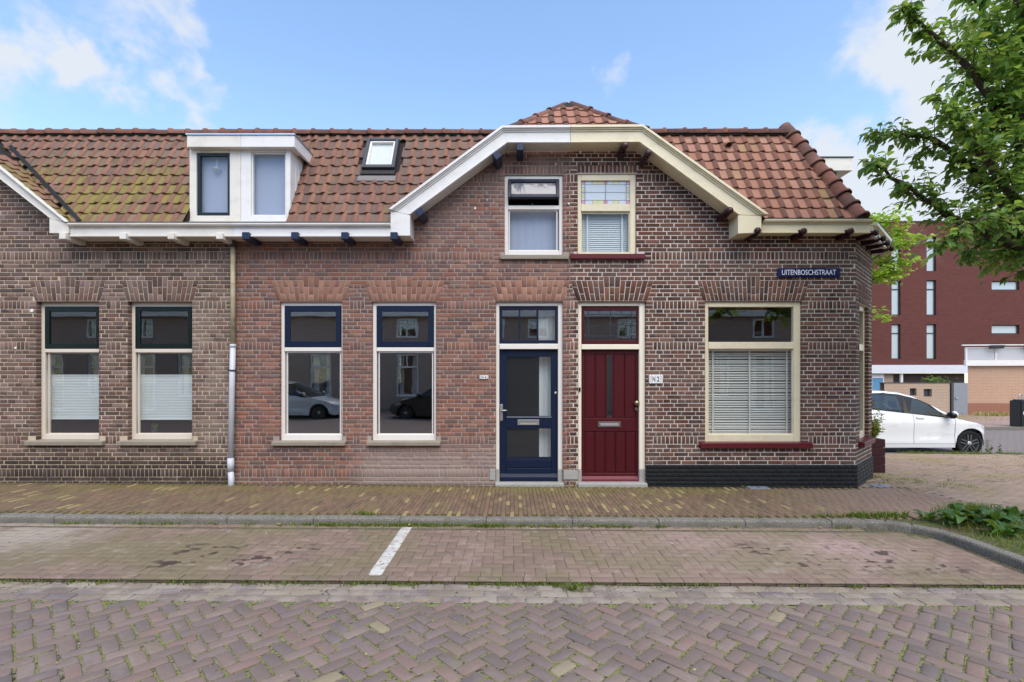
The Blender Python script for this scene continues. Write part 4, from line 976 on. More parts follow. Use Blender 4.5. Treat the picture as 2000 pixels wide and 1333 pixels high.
# mortar under the ridge and the ridge tiles themselves
for h, x0, x1 in ((house_l, XL0, XLM), (house_m, XLM + .003, PX(1015, .7)), (house_r, 1.75, hipT.x)):
    mb = MB(); mb.prismx([(RY - .07, RZ - .02), (RY + .05, RZ - .02), (RY + .05, RZ + .06), (RY - .05, RZ + .06)], x0, x1); mb.build('ridge_mortar', M['lead'], h)
rz_ = RZ + .005
ridge_line(house_l, Vector((-8.6, RY - .01, rz_)), Vector((XLM, RY - .01, rz_)), .297, .085, M['ridge'])
ridge_line(house_m, Vector((XLM, RY - .01, rz_)), Vector((PX(1010, .7), RY - .01, rz_)), .300, .085, M['ridge'])
ridge_line(house_r, Vector((hipT.x - .02, RY - .01, rz_ + .01)), Vector((1.55, RY - .01, rz_ + .01)), .335, .088, M['ridge'])
hipup = (Vector((0, -SL, 1)) + Vector((.8, .0, .8))).normalized()
ridge_line(house_r, hipB + Vector((.02, -.02, -.02)), hipT + Vector((0, 0, .0)) - (hipT - hipB).normalized() * .06, .235, .115, M['ridge'], up=Vector((.35, -.75, .6)).normalized())
mb = MB(); e_ = (hipT - hipB).normalized(); sv = e_.cross(RN).normalized() * .07; mb.hull([hipB - sv, hipB + sv, hipT + sv, hipT - sv], [hipB - sv + RN * .05, hipB + sv + RN * .05, hipT + sv + RN * .05, hipT - sv + RN * .05]); mb.build('hip_mortar', M['lead'], house_r)
upA = Vector((0, -.5, .85)).normalized()
ridge_line(house_m, A1 + Vector((.0, 0, .01)), apex + Vector((-.05, 0, -.03)), .33, .07, M['ridge'], up=upA)
ridge_line(house_r, A2 + Vector((.0, 0, .01)), apex + Vector((.12, 0, -.015)), .36, .075, M['ridge'], up=upA)
ridge_line(house_m, apex + Vector((0, -.03, -.06)), apex + Vector((0, 1.2, -.04)), .36, .085, M['ridge'])
mb = MB(); mb.prism([(apex.x - .14, apex.z - .15), (apex.x + .2, apex.z - .15), (apex.x + .08, apex.z - .04), (apex.x - .06, apex.z - .04)], apex.y - .12, apex.y + .1); mb.build('ridge_mortar', M['leadblack'], house_m)
# vent tile
vp = roofpt(1419, 286); mb = MB(); mb.tube([vp - RN * .02, vp + RN * .05 - UD * .02, vp + RN * .07 - UD * .07], [.055, .05, .05], 12, caps=False); mb.build('vent_tile', M['tile_r'], house_r, smooth=True)
# ------------------------------------------------------------------ skylight
scn = roofpt(746, 345); MS = Matrix(((1, 0, 0, 0), (0, UD.y, RN.y, 0), (0, UD.z, RN.z, 0), (0, 0, 0, 1))); MS.translation = Vector(((SX0 + SX1) / 2, scn.y, scn.z))
wd_ = (roofpt(779, 312).x - roofpt(716, 312).x) / 2; hg = (roofpt(750, 279) - roofpt(743, 336)).length
def loc(mb, name, mt, parent, **k):
    o = mb.build(name, mt, parent, **k); o.matrix_basis = MS; return o
mb = MB(); t0 = .07
fr4(mb, -wd_, wd_, .08, .08 + hg, -wd_ + .055, wd_ - .055, .15, .03 + hg, -.11, -.02)
mb.v = [(x, z, -y) for x, y, z in mb.v]
skl = loc(mb, 'skylight', M['dgrey'], house_m, bevel=.006)
mb = MB(); fr4(mb, -wd_ + .056, wd_ - .056, .151, .029 + hg, -wd_ + .085, wd_ - .085, .18, hg - .0, -.085, -.03); mb.v = [(x, z, -y) for x, y, z in mb.v]; o = mb.build('frame', M['white'], skl)
mb = MB(); mb.box(-wd_ + .08, wd_ - .08, .17, hg + .01, .05, .056); mb.build('pane', M['glass'], skl)
mb = MB(); mb.box(-wd_ + .07, wd_ - .07, .16, hg + .02, .028, .034); mb.build('blind_panel', M['blind'], skl)
mb = MB(); mb.box(-wd_ - .01, wd_ + .01, -.03, .075, .012, .07); mb.build('apron', M['leadblack'], skl, bevel=.01)
mb = MB(); mb.box(-wd_ - .05, wd_ + .03, -.16, -.032, .02, .05); mb.build('lead_flashing', paint('lead_grey', C('77736f'), .6, .4), skl, bevel=.01)
for c_ in list(skl.children): c_.matrix_parent_inverse = IDM
# ------------------------------------------------------------------ dormer, shared by two houses
YF = -.12
def Pd(px_, py_): return P(px_, py_, YF)
def dormer(house, l, r, mat, win, sash, gm, side):
    x0, x1 = PX(l, YF), PX(r, YF); z0, z1 = PZ(432, YF), PZ(286, YF); wl, wr, wt, wb = PX(win[0], YF), PX(win[1], YF), PZ(win[2], YF), PZ(win[3], YF)
    mb = MB(); fr4(mb, x0, x1, z0, z1, wl, wr, wb, wt, YF, YF + .09)
    d = mb.build('dormer', M[mat], house, bevel=.004)
    mb = MB(); e = .02; fr4(mb, wl + .001, wr - .001, wb + .001, wt - .001, wl + sash[1], wr - sash[1], wb + sash[2], wt - sash[1], YF + .02, YF + .07); mb.build('sash', M[sash[0]], d, bevel=.004)
    g = MB(); g.box(wl + sash[1] - .004, wr - sash[1] + .004, YF + .042, YF + .048, wb + sash[2] - .004, wt - sash[1] + .004); g.build('pane', M[gm], d)
    yfa = -.22; fx0 = PX(365, yfa) if side < 0 else PX(470.4, yfa); fx1 = PX(470, yfa) if side < 0 else PX(575, yfa); fz0, fz1 = PZ(287.5, yfa), PZ(264.5, yfa)
    mb = MB(); mb.box(fx0, fx1, yfa, yfa + .04, fz0, fz1)
    if side < 0: mb.box(fx0, fx0 + .04, yfa + .042, yroof(fz1) + .1, fz0, fz1)
    else: mb.box(fx1 - .04, fx1, yfa + .042, yroof(fz1) + .1, fz0, fz1)
    mb.box(fx0 + (.042 if side < 0 else 0), fx1 - (0 if side < 0 else .042), yfa + .042, YF + .2, fz0 + .004, fz0 + .03)
    mb.build('fascia', M[mat], d, bevel=.004)
    mb = MB(); zr = PZ(262.5, yfa); mb.box(fx0 - (.012 if side < 0 else 0), fx1 + (0 if side < 0 else .012), yfa - .015, yroof(fz1) + .25, fz1 + .002, fz1 + .022)
    mb.build('roof_edge', M['zinc'], d)
    cx_ = (x0, x0 + .05) if side < 0 else (x1 - .05, x1)
    mb = MB(); mb.prismx([(YF + .092, z0 - .03), (YF + .092, fz1), (yroof(fz1) + .05, fz1)], *cx_); mb.build('cheek', M[mat], d)
    if side > 0:
        for k in range(1, 4):
            mb = MB(); yy = YF + .09 + .1 * k; zz = EZ + (yy - EY) * SL; mb.box(x1 + .0005, x1 + .008, yy - .006, yy + .006, zz, fz0 - .003); mb.build('batten', M[mat], d)
    mb = MB(); mb.prismx([(YF - .03, z0 - .06), (YF - .03, z0 - .012), (YF + .05, z0 - .002), (YF + .05, z0 - .06)], x0 - (.10 if side < 0 else 0), x1 + (0 if side < 0 else .10)); mb.build('sill', M[mat], d)
    mb = MB(); mb.box(x0 + .03, x1 - .03, YF - .04, YF - .031, z0 - .10, z0 - .035); mb.build('lead_flashing', M['leadblack'], d)
    return (wl, wr, wb, wt)
dl = dormer(house_l, 370, 469.8, 'offwhite', (383.5, 448.5, 298.5, 421.5), ('green', .045, .055), 'glass_u', -1)
dr2 = dormer(house_m, 470.3, 567, 'white', (490, 558, 297, 422), ('white', .022, .022), 'glass_u', 1)
mb = MB(); mb.box(DX0 + .06, DX1 - .06, .62, .66, 3.95, DZ1 + .1); mb.box(DX0 + .052, DX0 + .058, YF + .1, .6, 4.0, DZ1); mb.build('dormer_back_wall', M['curtain_sky_lav'], house_l)
for nm, h, (a, b, c_, d_), lab in (('blind_panel', house_m, dr2, 'lavender panel added behind the white right dormer window for its sky reflection'), ('blind_panel', house_l, dl, 'lavender backdrop added behind the dark green dormer sash for reflected sky and pale ceiling')):  # added lavender panels in place of reflected sky and the white ceiling inside
    t = thing(nm, lab, 'blind', ((a + b) / 2, 0, c_)); mb = MB(); mb.box(a - .01, b + .01, YF + .12, YF + .126, c_ - .02, d_ + .01); mb.build('fabric', M['curtain_sky_lav'], t)
    mb = MB(); mb.tube([(a - .01, YF + .135, d_ - .02), (b + .01, YF + .135, d_ - .02)], .018, 8); mb.build('roller', M['curtain'], t)
# glass pendant lamp in the left dormer
t = thing('pendant_lamp', 'small white glass pendant lamp hanging inside the dark green dormer window', 'lamp', (PX(423, -.05), -.04, PZ(330, -.05)))
mb = MB(); lx, lz = P(423, 330, -.05); mb.tube([(lx, -.04, lz + .15), (lx, -.04, lz + .03)], .004, 6); mb.build('cord', M['curtain'], t)
mb = MB(); mb.lathe((lx, -.04, lz + .03), (0, 0, -1), [(0, .008), (.01, .05), (.03, .062), (.06, .045), (.09, .012), (.1, .002)], 14); mb.build('lamp_shade', M['glass_f'], t, smooth=True)
# side dormer above the corner
mb = MB(); d2_ = D + 2.5; sx = lambda p: (p - CX) / F * d2_; sz = lambda p: HC + (HY - p) / F * d2_
mb.box(5.2, sx(1635), 2.52, 4.4, 4.2, sz(337)); sdm = mb.build('dormer', paint('dormer_side_grey', C('8a8480'), .5), house_r)
mb = MB(); mb.box(5.0, sx(1660), 2.42, 4.6, sz(337) + .002, sz(312)); mb.build('fascia', M['offwhite'], sdm, bevel=.005)
mb = MB(); mb.box(4.98, sx(1661.5), 2.40, 4.62, sz(312) + .002, sz(310)); mb.build('roof_edge', M['lead'], sdm)
mb = MB(); mb.box(sx(1620), sx(1634), 2.50, 2.519, 4.5, sz(338)); mb.build('sash', M['burgb'], sdm)
# ------------------------------------------------------------------ paving
def paver_mesh(name, L, W, mat, seed, bev=.006, wob=.004, h=.03, cut=.012):
    r = random.Random(seed); cs = []
    for sx, sy in ((-1, -1), (1, -1), (1, 1), (-1, 1)):
        x, y = sx * L / 2 + r.uniform(-wob, wob), sy * W / 2 + r.uniform(-wob, wob)
        c1 = cut * r.uniform(.4, 1.3); c2 = cut * r.uniform(.4, 1.3)
        pts = [(x - sx * c1, y), (x, y - sy * c2)]
        cs += pts if sx * sy < 0 else pts[::-1]
    n = len(cs); ctr = Vector((0, 0))
    def ins(p, d): v = Vector(p); return v - v.normalized() * d
    dome = r.uniform(.0, .003); vs = []
    vs += [(*ins(p, bev * 2.4), r.uniform(-.001, .001)) for p in cs] + [(*ins(p, bev * .7), -bev * .45) for p in cs] + [(p[0], p[1], -bev * 1.2) for p in cs] + [(p[0], p[1], -h) for p in cs]
    vs.append((0, 0, dome)); fs = []
    for i in range(n): fs.append((i, (i + 1) % n, 4 * n))
    for k in range(3):
        for i in range(n): fs.append(((k+1)*n+i, (k+1)*n+(i+1) % n, k*n+(i+1) % n, k*n+i))
    me = bpy.data.meshes.new(name); me.from_pydata(vs, [], fs); me.materials.append(mat)
    me.polygons.foreach_set('use_smooth', [True] * len(fs)); return me
def pave(root, name, meshes, places, nmax, tilt=.012, zj=.004, zfun=None, stuffname=None):
    """places: (x, y, angle, key); meshes[key] = variants; the nearest ones become parts"""
    eye = (0, -D)
    def score(p): d = math.hypot(p[0] - eye[0], p[1] - eye[1] ); vis = abs(p[0]) < (p[1] + D) * 1.04; return d + (0 if vis else 50)
    places = sorted(places, key=score); acc_v = []; acc_f = []; nb = 0
    cache = {}
    for i, (x, y, a, key) in enumerate(places):
        me = random.choice(meshes[key]); z = zfun(x, y) + random.uniform(-zj, zj)
        mx_ = Matrix.Translation((x, y, z)) @ Matrix.Rotation(random.gauss(0, tilt), 4, 'X') @ Matrix.Rotation(random.gauss(0, tilt), 4, 'Y') @ Matrix.Rotation(a + random.gauss(0, tilt * .9), 4, 'Z')
        if i < nmax: put(name, me, root, mx_)
        else:
            if me.name not in cache:
                n = len(me.vertices); co = np.empty(n * 3); me.vertices.foreach_get('co', co)
                tri = []
                for p in me.polygons:
                    v = list(p.vertices); tri.append(v if len(v) == 4 else v + [v[-1]])
                cache[me.name] = (co.reshape(-1, 3), [list(p.vertices) for p in me.polygons])
            co, fs = cache[me.name]; m3 = np.array(mx_); acc_v.append(co @ m3[:3, :3].T + m3[:3, 3]); acc_f.append((fs, nb)); nb += len(co)
    if acc_v:
        V = np.concatenate(acc_v); me = bpy.data.meshes.new(stuffname or name)
        me.from_pydata(V.tolist(), [], [tuple(b + i for i in f) for fs, b in acc_f for f in fs])
        me.materials.append(list(meshes.values())[0][0].materials[0]); me.polygons.foreach_set('use_smooth', [True] * len(me.polygons))
        put(stuffname or name, me, root, kind='stuff')
def bed_mat(name, c1, c2, c3, lo=.45, hi=.62, scale=5):
    m, t, b, o = base_mat(name); n = noise(t, scale, 5, .65); f = noise(t, 160, 3, .6); g = noise(t, 45, 3)
    c = mixc(t, sstep(t, n.outputs['Fac'], lo, hi), c1, c2); c = mixc(t, sstep(t, f.outputs['Fac'], .5, .68), c, c3); c = mixc(t, sstep(t, g.outputs['Fac'], .5, .65), c, C('2c2a22'))
    lk(t, c, b.inputs['Base Color']); b.inputs['Roughness'].default_value = 1; bump(t, b, f.outputs['Fac'], .8, .006); return m
def sheet(name, polys, mat, kind='structure', th=.06, parent=None):
    """a ground sheet with thickness: list of (x0,x1,y0,y1,zfun) patches, subdivided along x"""
    mb = MB()
    for x0, x1, y0, y1, zf in polys:
        n = max(1, int((x1 - x0) / 3)); xs = [x0 + (x1 - x0) * i / n for i in range(n + 1)]
        ny = max(1, int((y1 - y0) / 1.5)) if y1 - y0 < 12 else 1; ys = [y0 + (y1 - y0) * i / ny for i in range(ny + 1)]
        b = [(x, y, zf(x, y)) for y in ys for x in xs]; w_ = n + 1
        mb.add(b, [(j*w_+i, j*w_+i+1, (j+1)*w_+i+1, (j+1)*w_+i) for j in range(ny) for i in range(n)])
    return mb.build(name, mat, parent, kind=kind)
YK0, YK1 = -1.70, -1.85                                        # kerb
YP, YG = -3.36, -3.68                                          # end of the parking bay, end of the gutter
ZR = -.075
zr_park = lambda x, y: gz(x) + ZR - .012 * (YK1 - y)
zr_gut = lambda x, y: gz(x) + ZR - .045 - .02 * max(0, (YP - y)) 
zr_road = lambda x, y: gz(x) + ZR - .05 + .014 * (YG - y)
moss1, moss2 = C('77702f'), C('57602a')
B_road = bed_mat('joint_sand_moss', C('77705a'), C('6f7434'), C('a29a82'), .40, .56)
B_park = bed_mat('joint_moss', C('5c5444'), C('566030'), C('77705a'), .5, .64)
B_gut = bed_mat('gutter_silt', C('8a8072'), C('6f7040'), C('a2988a'), .55, .7)
B_side = bed_mat('joint_dark_moss', C('57502f'), C('4f4a2e'), C('6a6040'))
B_soil = bed_mat('soil_grass', C('5d5238'), C('4f5a26'), C('77704a'), .4, .55, 3)
def wet(t, c, r):                                              # old oil spots in the bays
    n = noise(t, 5.5, 3, .55, (1, 1.6, 1)); k = sstep(t, n.outputs['Fac'], .58, .63)
    m_ = mth(t, 'ADD', box_mask(t, -3.3, -1.9, -3.15, -2.5, None, None, .12), box_mask(t, 2.3, 4.2, -3.15, -2.35, None, None, .15), clamp=True)
    return mixc(t, mth(t, 'MULTIPLY', mth(t, 'MULTIPLY', k, m_), .85), c, C('3d2f2c'))
def dusty(col, amt, lo, hi, sc): return stain(col, lambda t: mth(t, 'ADD', 1.0, 0.0), amt, lo, hi, sc)
P_road = piece_mat('paver_purple_grey', [C('72645d'), C('7e6d63'), C('6c605b'), C('84746a'), C('776760'), C('806b62'), C('69605c'), C('7a6b65'), C('706360')], grain=70, gamp=.16, rough=.75, extra=chain(dusty(C('9a8d84'), .35, .5, .75, 2.5), dusty(C('6f6a4a'), .35, .58, .74, 1.3)), spec=.35, rare=(C('8d816a'), .022))
P_park = piece_mat('paver_park', [C('7a675c'), C('857164'), C('74645a'), C('8a7668'), C('7f6b60')], grain=60, gamp=.16, rough=.8,
                   extra=chain(stain(C('a88f8a'), lambda t: box_mask(t, 1.0, 4.0, -3.2, -2.0, None, None, .5), .8, .3, .55, 1.8), dusty(C('746c50'), .7, .42, .6, .9), stain(C('a0968a'), lambda t: box_mask(t, -7, -4.5, -2.7, -1.8, None, None, .4), .75, .3, .55, 2.0), dusty(C('9c9186'), .5, .56, .7, 6), wet))
P_gut = piece_mat('paver_gutter', [C('766a64'), C('81756a'), C('8c8170'), C('736969'), C('847869'), C('6e635e')], grain=50, gamp=.2, rough=.85, extra=chain(dusty(C('9c9286'), .6, .42, .6, 3.5), dusty(C('70665c'), .5, .5, .7, 6)))
P_side = piece_mat('paver_side', [C('6a584a'), C('75614e'), C('625345'), C('7d6652'), C('705b4b')], grain=60, gamp=.2,
                   extra=chain(stain(C('6f6638'), lambda t: sstep(t, posz(t)['Y'], -.9, -.1), .8, .36, .58, 2.2), stain(C('77704a'), lambda t: mth(t, 'ADD', 1.0, 0.0), .5, .46, .66, 1.4), stain(C('937b6a'), lambda t: sstep(t, posz(t)['X'], 3.0, 5.6), .95, .0, .3, 2)))
P_yel = piece_mat('paver_yellow', [C('8f7f5a'), C('998862'), C('867854')], grain=60, gamp=.2)
P_plz = piece_mat('paver_plaza', [C('97806f'), C('a18977'), C('8f796a'), C('9c866f')], grain=50, gamp=.15, extra=chain(dusty(C('8c8154'), .75, .47, .66, .8), dusty(C('b09a88'), .4, .5, .7, .5)))
P_wht = piece_mat('paver_white', [C('c6c4be'), C('bab8b1')], grain=50, gamp=.25, extra=chain(dusty(C('8d8578'), .7, .5, .66, 9), dusty(C('7a6d62'), .8, .56, .64, 22)))
road = sheet('road', [(-10, 9, -5.5, YG, lambda x, y: zr_road(x, y) - .009)], B_road)
def herring(L, W, x0, x1, y0, y1, ang, ox=0, oy=0):
    ca, sa = math.cos(ang), math.sin(ang); out = []; N = int(max(x1 - x0, y1 - y0) / W * 1.1) + 6; cx_, cy_ = (x0 + x1) / 2, (y0 + y1) / 2
    for r_ in range(-N, N):
        for c_ in range(-N, N):
            k = (c_ - r_) % 4
            if k == 0: u, v, a = (c_ + 1) * W, (r_ + .5) * W, 0
            elif k == 3: u, v, a = (c_ + .5) * W, (r_ + 1) * W, math.pi / 2
            else: continue
            x, y = cx_ + ox + u * ca - v * sa, cy_ + oy + u * sa + v * ca
            if x0 < x < x1 and y0 < y < y1: out.append((x, y, ang + a, 'p'))
    return out
rv = {'p': [paver_mesh('paver', .180, .0855, P_road, k, .0055, .0055) for k in range(10)]}
pl = herring(.1955, .09775, -8.2, 8.2, -5.35, YG - .06, math.pi / 4)
pave(road, 'paver', rv, pl, 300, tilt=.016, zj=.004, zfun=zr_road)
# gutter of lengthwise stones
gut = sheet('gutter', [(-10, 9, YG - .02, YP - .004, lambda x, y: zr_gut(x, y) - .005)], B_gut)
gv = {'p': [paver_mesh('gutter_stone', .217, .101, P_gut, 40 + k, .005, .006) for k in range(6)]}
pl = [(x * .224 + (r_ % 2) * .11 + random.uniform(-.006, .006), YP - .062 - r_ * .106, 0, 'p') for r_ in range(3) for x in range(-38, 38)]
pave(gut, 'gutter_stone', gv, pl, 300, tilt=.016, zj=.005, zfun=zr_gut)
# parking bay
KX = 4.70
park = sheet('parking_bay', [(-10, KX + .05, YP - .01, YK1, lambda x, y: zr_park(x, y) - .006)], B_park)
pv = {'p': [paver_mesh('paver', .1895, .0935, P_park, 60 + k, .002, .0014, cut=.003) for k in range(6)], 'w': [paver_mesh('paver', .214, .118, P_wht, 80 + k, .003, .0015, cut=.004) for k in range(2)]}
XW = -1.195
def in_park(x, y):
    if y < YP + .142 or y > YK1 - .13 or abs(x - XW) < .05 or x > KX - .14: return False
    if x > 4.12 and y > -2.45: return math.hypot(x - 4.12, y + 2.45) < .47
    return True
pv['h'] = [paver_mesh('paver', .0935, .0935, P_park, 70 + k, .002, .0014, cut=.003) for k in range(3)]; pl = []
for x, y, a, k in herring(.1935, .09675, -8.6, 5.0, YP - .15, YK1 + .15, 0, .073, .02225):
    dx, dy = math.cos(a) * .0484, math.sin(a) * .0484; ok = [in_park(x + s_ * dx, y + s_ * dy) for s_ in (-1, 1)]
    if all(ok): pl.append((x, y, a, 'p'))
    else:
        for s_, q in zip((-1, 1), ok):
            if q: pl.append((x + s_ * dx, y + s_ * dy, a, 'h'))
pl += [(x * .1955, YP + .050, 0, 'p') for x in range(-44, 25)]
pl += [(XW, YP + .22 + .222 * k, math.pi / 2, 'w') for k in range(6)]
pl += [(x * .1955, YK1 - .045, 0, 'p') for x in range(-44, 21)]
wh = [p for p in pl if p[3] == 'w']; pl = [p for p in pl if p[3] != 'w']
pave(park, 'paver', pv, pl, 290, tilt=.007, zj=.002, zfun=zr_park)
pave(park, 'white_paver', {'w': pv['w']}, wh, 20, tilt=.005, zj=.001, zfun=lambda x, y: zr_park(x, y) + .006)
# kerb: stones 1 m long, then the bend round the planting bed
K_m, t, b, o = base_mat('kerb_concrete'); n = noise(t, 110, 3, .75); n2 = noise(t, 6, 5, .6); n3 = noise(t, 60, 3)
c = mixc(t, sstep(t, n.outputs['Fac'], .36, .62), C('46433c'), C('8f8b82')); c = mixc(t, mth(t, 'MULTIPLY', sstep(t, n2.outputs['Fac'], .45, .7), .6), c, C('58564a'))
lk(t, c, b.inputs['Base Color']); b.inputs['Roughness'].default_value = .95; bump(t, b, n.outputs['Fac'], .6, .004)
kerb = bpy.data.objects.new('kerb', None); COL.objects.link(kerb); kerb['kind'] = 'structure'; INV['kerb'] = IDM
path = [(x * 1.0 - 9.3, (YK0 + YK1) / 2) for x in range(0, 14)]
Rk = .58; cxk, cyk = 4.12, (YK0 + YK1) / 2 - Rk
path = [p for p in path if p[0] < 4.0] + [(cxk + Rk * math.sin(R(a)), cyk + Rk * math.cos(R(a))) for a in (0, 22, 45, 68, 90)] + [(cxk + Rk + .02, cyk - d) for d in (.7, 1.6, 2.6)]
for i, (a, b_) in enumerate(zip(path, path[1:])):
    a, b_ = Vector((*a, 0)), Vector((*b_, 0)); d = (b_ - a).normalized(); nn = Vector((-d.y, d.x, 0)) * .062; mb = MB()
    a2, b2 = a + d * .002, b_ - d * .002
    za, zb_ = gz(a.x) + random.uniform(-.004, .004), gz(b_.x) + random.uniform(-.004, .004)
    jn = Vector((0, 0, 0))
    mb.hull([(*(a2 - nn).xy, -.3), (*(a2 + nn).xy, -.3), (*(a2 + nn).xy, za), (*(a2 - nn * .8).xy, za), (*(a2 - nn).xy, za - .02)], [(*(b2 - nn).xy, -.3), (*(b2 + nn).xy, -.3), (*(b2 + nn).xy, zb_), (*(b2 - nn * .8).xy, zb_), (*(b2 - nn).xy, zb_ - .02)])
    mb.build('kerb_stone', K_m, kerb, bevel=.008)
# pavement in front of the houses
side = sheet('pavement', [(-10, 7.2, YK0 + .0, .02, lambda x, y: gz(x) - .010)], B_side)
sv = {'p': [paver_mesh('paver', .200, .049, P_side, 90 + k, .0025, .0015, cut=.004) for k in range(6)], 'y': [paver_mesh('paver', .200, .049, P_yel, 99 + k, .0025, .0015, cut=.004) for k in range(2)]}
pl = []
for c_ in range(-165, 114):
    x = c_ * .0535
    for r_ in range(-1, 9):
        y = YK0 + .10 + r_ * .206 + (c_ % 2) * .103
        if YK0 + .06 < y < (-.09 if x < 5.2 else -.03): pl.append((x, y, math.pi / 2, 'y' if (random.random() < .045 and x < 4) else 'p'))
yl = [p for p in pl if p[3] == 'y']; pl = [p for p in pl if p[3] == 'p']
zs_ = lambda x, y: gz(x)
pave(side, 'paver', {'p': sv['p']}, pl, 230, tilt=.008, zj=.002, zfun=zs_); pave(side, 'yellow_paver', {'y': sv['y']}, yl, 70, tilt=.008, zj=.002, zfun=zs_, stuffname='yellow_paver')
# plaza beside the corner house
zp = lambda x, y: gz(x, y)
B_plz = bed_mat('plaza_sand', C('8f7f68'), C('7a7446'), C('a0907a'), .5, .66)
plaza = sheet('plaza', [(5.28, 30, .02, 4.0, lambda x, y: zp(x, y) - .005), (7.2, 30, -1.7, .02, lambda x, y: zp(x, y) - .005)], B_plz)
zv = {'p': [paver_mesh('paver', .205, .070, P_plz, 120 + k, .0025, .0015, cut=.004) for k in range(5)]}
pl = [(5.3 + i * .212 + (j % 2) * .106, -1.72 + j * .0715, 0, 'p') for j in range(80) for i in range(44)]
pl = [p for p in pl if p[1] < 3.98 and (p[0] > (5.3 if p[1] > .07 else 6.13)) and p[0] < (p[1] + D) * 1.2 and (p[0] > XR1 + .08 + p[1] or p[0] > XS + .08)]
zv = {'p': [paver_mesh('paver', .207, .0675, P_plz, 120 + k, .002, .0012, cut=.003) for k in range(5)]}
pave(plaza, 'paver', zv, pl, 250, tilt=.008, zj=.002, zfun=zp)
kb = MB(); kb.box(5.0, 30, 4.001, 4.12, -.6, zp(9, 4) + .004); kb.build('kerb', K_m, None, kind='structure')
# side street with the parked car, far pavement, wide ground
ZS = -.265
def brick_ground(name, c1, c2, mort_, sc_, rough=.9, extra=None):
    m, t, b, o = base_mat(name); g = nd(t, 'ShaderNodeNewGeometry'); bt = nd(t, 'ShaderNodeTexBrick'); bt.inputs['Scale'].default_value = 1
    lk(t, g.outputs['Position'], bt.inputs['Vector']); bt.inputs['Color1'].default_value = c1; bt.inputs['Color2'].default_value = c2; bt.inputs['Mortar'].default_value = mort_
    bt.inputs['Brick Width'].default_value = sc_; bt.inputs['Row Height'].default_value = sc_ / 2; bt.inputs['Mortar Size'].default_value = sc_ * .04
    n = noise(t, 1.2, 5, .65); n2 = noise(t, 30, 4); c = mixc(t, mth(t, 'MULTIPLY', n.outputs['Fac'], .5), bt.outputs['Color'], tuple(x * .6 for x in c1[:3]) + (1,)); c = mixc(t, mth(t, 'MULTIPLY', n2.outputs['Fac'], .3), c, tuple(x * 1.5 for x in c1[:3]) + (1,))
    if extra: c = extra(t, c, None)
    lk(t, c, b.inputs['Base Color']); b.inputs['Roughness'].default_value = rough; return m
G_st = brick_ground('street_brick', C('7a6e6a'), C('84766e'), C('5a5248'), .22)
G_pv = brick_ground('far_pavement_brick', C('9a7f74'), C('a4877a'), C('6e6354'), .3, extra=dusty(C('8b8152'), .7, .5, .66, .6))
sheet('side_street', [(6.2, 60, 4.12, 10.6, lambda x, y: ZS)], G_st)
sheet('far_pavement', [(6.2, 60, 10.75, 20, lambda x, y: ZS + .10)], G_pv)
mb = MB(); mb.box(6.2, 60, 10.6, 10.748, -.6, ZS + .115); mb.build('far_kerb', K_m, None, kind='structure')
mb = MB(); mb.add([(-150, -150, -.55), (150, -150, -.55), (150, 200, -.55), (-150, 200, -.55)], [(0, 1, 2, 3)]); mb.build('ground', brick_ground('ground_brick', C('6e6660'), C('7a6c66'), C('4f4a42'), .3), None, kind='structure')
sheet('street', [(-10, 9, -17, -5.5, lambda x, y: zr_road(x, y) - .002), (-60, -10, -17, 0, lambda x, y: gz(x) - .09), (9, 60, -17, -1.75, lambda x, y: gz(x) - .12)], brick_ground('street_brick_brown', C('7d6f6a'), C('87756e'), C('565047'), .22))
# planting bed on the bend
bed = MB(); pts = [(cxk + .0, cyk + Rk + .06)] + [(cxk + (Rk + .07) * math.sin(R(a)), cyk + (Rk + .07) * math.cos(R(a))) for a in (20, 45, 68, 90)] + [(cxk + Rk + .08, cyk - 2.6), (9, cyk - 2.6), (9, YK0 + .02)]
bed.prismz([(x, y) for x, y in pts][::-1], -.5, gz(5.4) - .004); bed.build('planting_bed', B_soil, None, kind='structure')
# ------------------------------------------------------------------ grass and moss tufts
G_grass = leaf_mat('grass_blade', [C('4a5c1e'), C('5e7026'), C('73803a'), C('566a24'), C('8a8a45')], .35)
def blades(name, pts, mat, w0=.004, parent=None):
    """pts: (x, y, z, height, spread) -> one joined mass of thin bent blades"""
    V = []; Fq = []
    for x, y, z, h, sp in pts:
        a = random.uniform(0, 6.283); l = random.uniform(.2, 1.0) * sp; ww = w0 * random.uniform(.6, 1.4); dx, dy = math.cos(a), math.sin(a); b = len(V); px_, py_ = -dy * ww, dx * ww; hh = h * random.uniform(.5, 1.2)
        V += [(x - px_, y - py_, z), (x + px_, y + py_, z), (x + dx * l * .45 + px_ * .7, y + dy * l * .45 + py_ * .7, z + hh * .7), (x + dx * l * .45 - px_ * .7, y + dy * l * .45 - py_ * .7, z + hh * .7), (x + dx * l + px_ * .1, y + dy * l + py_ * .1, z + hh), (x + dx * l - px_ * .1, y + dy * l - py_ * .1, z + hh)]
        Fq += [(b, b+1, b+2, b+3), (b+3, b+2, b+4, b+5)]
    return put(name, arr_mesh(name, V, Fq, mat), parent, kind='stuff')
def clumped(n, f):
    out = []
    for _ in range(n): out += f()
    return out
def tuft(x, y, z, n, r_, h, sp): return [(x + random.gauss(0, r_), y + random.gauss(0, r_ * .5), z, h, sp) for _ in range(n)]
pts = []
for _ in range(150):                                          # foot of the kerb
    x = random.choice([random.uniform(-5.2, 4.0), random.uniform(-2.6, 1.6), random.gauss(-1.2, .8)]); pts += tuft(x, YK1 - .022, gz(x) + ZR, random.randint(8, 28), .05, .035, .03)
